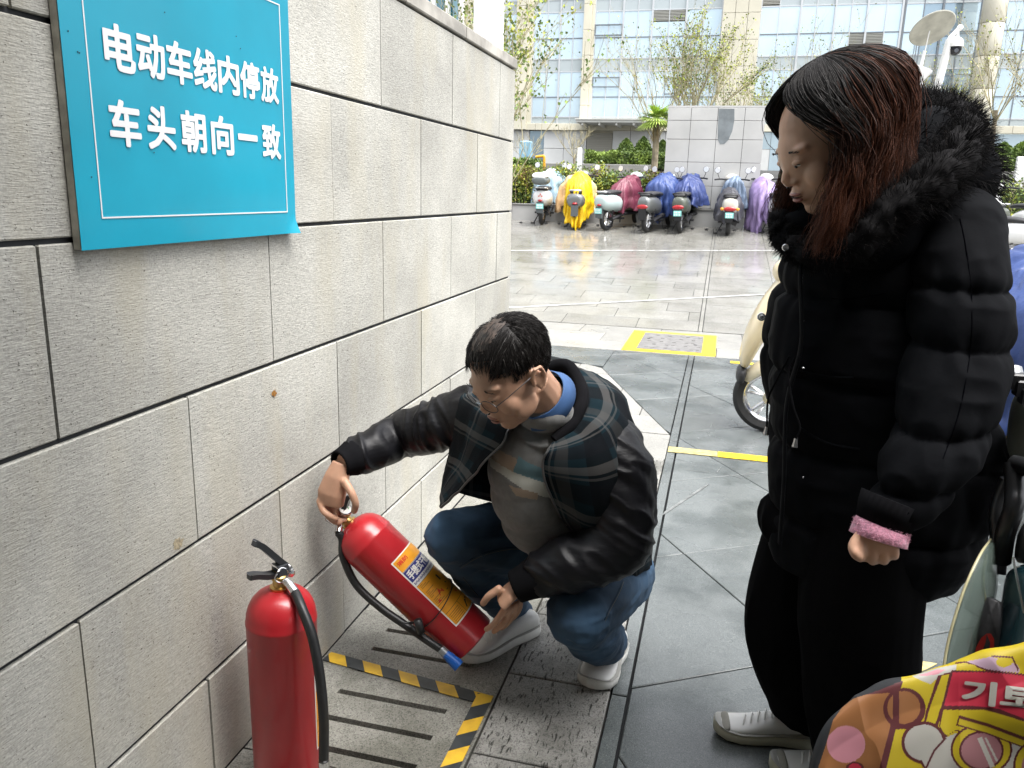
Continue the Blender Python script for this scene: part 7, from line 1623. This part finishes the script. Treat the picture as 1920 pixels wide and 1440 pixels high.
# lay the print out on the face's own plane
def qp(px, py):
    d = ray(px, py); t = np.dot(qo-EYE, qn)/np.dot(d, qn); p = EYE+d*t-qo; return (np.dot(p, qx), np.dot(p, qy))
def circ(cx, cy, rx, ry=None, n=28): ry = ry or rx; return [(cx+rx*math.cos(2*PI*i/n), cy+ry*math.sin(2*PI*i/n)) for i in range(n)]
def stroke(pts, w):
    P = [V(*p) for p in pts]; l = []; r = []
    for i in range(len(P)):
        d = P[min(i+1, len(P)-1)]-P[max(i-1, 0)]; d /= np.linalg.norm(d)+1e-9; n = V(-d[1], d[0])*w/2; l.append(tuple(P[i]+n)); r.append(tuple(P[i]-n))
    return l+r[::-1]
Z = lambda pts: [(1500+x/4.571, 1180+y/4.571) for x, y in pts]
SH = [(0, Z([(-400, 3000), (-400, 1200), (60, 950), (200, 700), (380, 500), (600, 500), (800, 540), (820, 600), (790, 850), (700, 1189), (690, 3000)])),
      (1, Z([(560, 560), (700, 500), (850, 430), (890, 450), (860, 520), (800, 560), (760, 545)])),
      (1, Z([(795, 530), (850, 520), (850, 700), (820, 860), (740, 1189), (700, 3000), (640, 3000), (680, 1189), (770, 850), (800, 650)])),
      (2, Z([(890, 430), (1000, 440), (1110, 470), (1160, 480), (1080, 700), (1040, 820), (900, 850), (820, 860), (860, 520)])),
      (1, circ(*Z([(895, 680)])[0], 40, 39)), (0, circ(*Z([(890, 670)])[0], 31, 31)), (1, Z([(795, 480), (850, 480), (850, 870), (795, 870)])),
      (5, Z([(960, 400), (1180, 330), (1340, 300), (1340, 360), (1200, 400), (1120, 470), (1040, 440)])), (3, Z([(1010, 395), (1180, 345), (1250, 345), (1180, 385), (1080, 400)])),
      (6, Z([(1400, 280), (1640, 235), (1860, 300), (1900, 350), (1860, 370), (1600, 350), (1500, 310)])), (2, Z([(1640, 235), (1950, 150), (2300, 120), (2300, 500), (1900, 380), (1880, 340), (1840, 250)])),
      (1, stroke(Z([(1330, 290), (1420, 280), (1600, 350), (1880, 385), (2300, 420)]), 3)), (2, circ(*Z([(1750, 280)])[0], 15, 10)), (2, circ(*Z([(1440, 320)])[0], 16, 5)),
      (1, stroke(Z([(1640, 230), (1820, 240), (1870, 350)]), 3.5)),
      (1, Z([(1180, 400), (1300, 360), (1240, 680), (1180, 830), (1060, 800), (1080, 700)])), (2, Z([(1215, 400), (1280, 385), (1230, 600), (1160, 810), (1080, 790), (1120, 650)])),
      (1, Z([(1230, 655), (1190, 830), (1250, 920), (1330, 870), (2400, 1100), (2400, 660), (1600, 655)])), (2, Z([(1230, 690), (1200, 830), (1250, 915), (1340, 860), (2400, 1100), (2400, 900), (1920, 790), (1600, 690)])),
      (1, Z([(1300, 350), (1220, 660), (1240, 680), (1500, 670), (1920, 780), (2400, 900), (2400, 480), (1920, 380), (1600, 355)])), (4, Z([(1310, 368), (1235, 655), (1480, 655), (1700, 680), (1920, 765), (2400, 880), (2400, 490), (1920, 395), (1600, 368)])),
      (2, Z([(820, 860), (960, 850), (960, 1040), (1010, 1189), (1010, 3000), (700, 3000), (740, 1189)])),
      (1, circ(*Z([(1060, 970)])[0], 42, 40)), (1, Z([(880, 980), (960, 1060), (1000, 1100), (1060, 1189), (1060, 3000), (1400, 3000), (1340, 1000), (1250, 900)])), (5, circ(*Z([(1060, 970)])[0], 36, 34)), (5, Z([(960, 1040), (1020, 1080), (1080, 1189), (1080, 3000), (2400, 3000), (2400, 1090), (1340, 890), (1240, 930), (1130, 1020)])),
      (1, stroke(Z([(1250, 930), (1150, 1040), (1080, 1189), (1060, 1500)]), 4)),
      (1, circ(*Z([(1555, 1030)])[0], 58, 49)), (2, circ(*Z([(1555, 1030)])[0], 54, 45)), (1, circ(*Z([(1555, 1040)])[0], 42, 37)), (8, circ(*Z([(1555, 1040)])[0], 38, 33)), (5, stroke(Z([(1540, 930), (1650, 1180)]), 9)), (5, stroke(Z([(1590, 930), (1690, 1130)]), 4)),
      (1, stroke(Z([(1350, 780), (1600, 850), (1920, 970), (2300, 1120)]), 20)), (2, stroke(Z([(1360, 790), (1600, 858), (1920, 980), (2300, 1130)]), 11)),
      (1, circ(*Z([(2000, 1180)])[0], 38, 48)), (2, circ(*Z([(2000, 1180)])[0], 34, 44)), (8, circ(*Z([(2000, 1185)])[0], 22, 32)),
      (7, [(1520, 1500), (1534, 1440), (1549, 1395), (1562, 1350), (1580, 1325), (1600, 1310), (1640, 1297), (1690, 1277), (1690, 1262), (1600, 1230), (1440, 1300), (1380, 1500)]),
      (3, circ(*Z([(395, 985)])[0], 36, 35)), (1, circ(*Z([(470, 1189)])[0], 17, 12)), (4, circ(*Z([(470, 1190)])[0], 12, 9))]
SHq = [(m_, [qp(*p) for p in poly]) for m_, poly in SH]
def qpaint(c):
    d = c-qo; e = c-EYE; t = np.dot(qo-EYE, qn)/(e@qn); pp = EYE+e*t[:, None]-qo; x = pp@qx; y = pp@qy; m = np.full(len(c), 2)
    for mi, poly in SHq: m[inpoly(x, y, poly)] = mi
    return m
paint_faces(quilt, qpaint)
# lettering on the red panel
from mathutils.bvhtree import BVHTree
bv = BVHTree.FromPolygons([tuple(v.co) for v in quilt.data.vertices], [tuple(p.vertices) for p in quilt.data.polygons])
def on_quilt(s, px, py, w, h, m, rot=0.12, nm='lettering'):
    v, f = text_mesh(s, w, h, .035, res=4); out = []
    for p in v:
        x = px+p[0]*math.cos(rot)+ (h-p[1])*-.10; y = py+p[0]*math.sin(rot)+(h-p[1]); d = Vector(ray(x, y)).normalized(); hit = bv.ray_cast(Vector(EYE), d, 5)
        q = hit[0] if hit[0] is not None else Vector(at(x, y, 1.0)); out.append(q-d*(.0020+.00006*p[2]))
    return link(nm, pym(out, f), m, qt)
on_quilt('기토', 1806, 1272, 145, 46, QM[5])
print('objects', len(bpy.data.objects), 'tris ~', sum(len(o.data.polygons) for o in bpy.data.objects if o.type == 'MESH'))
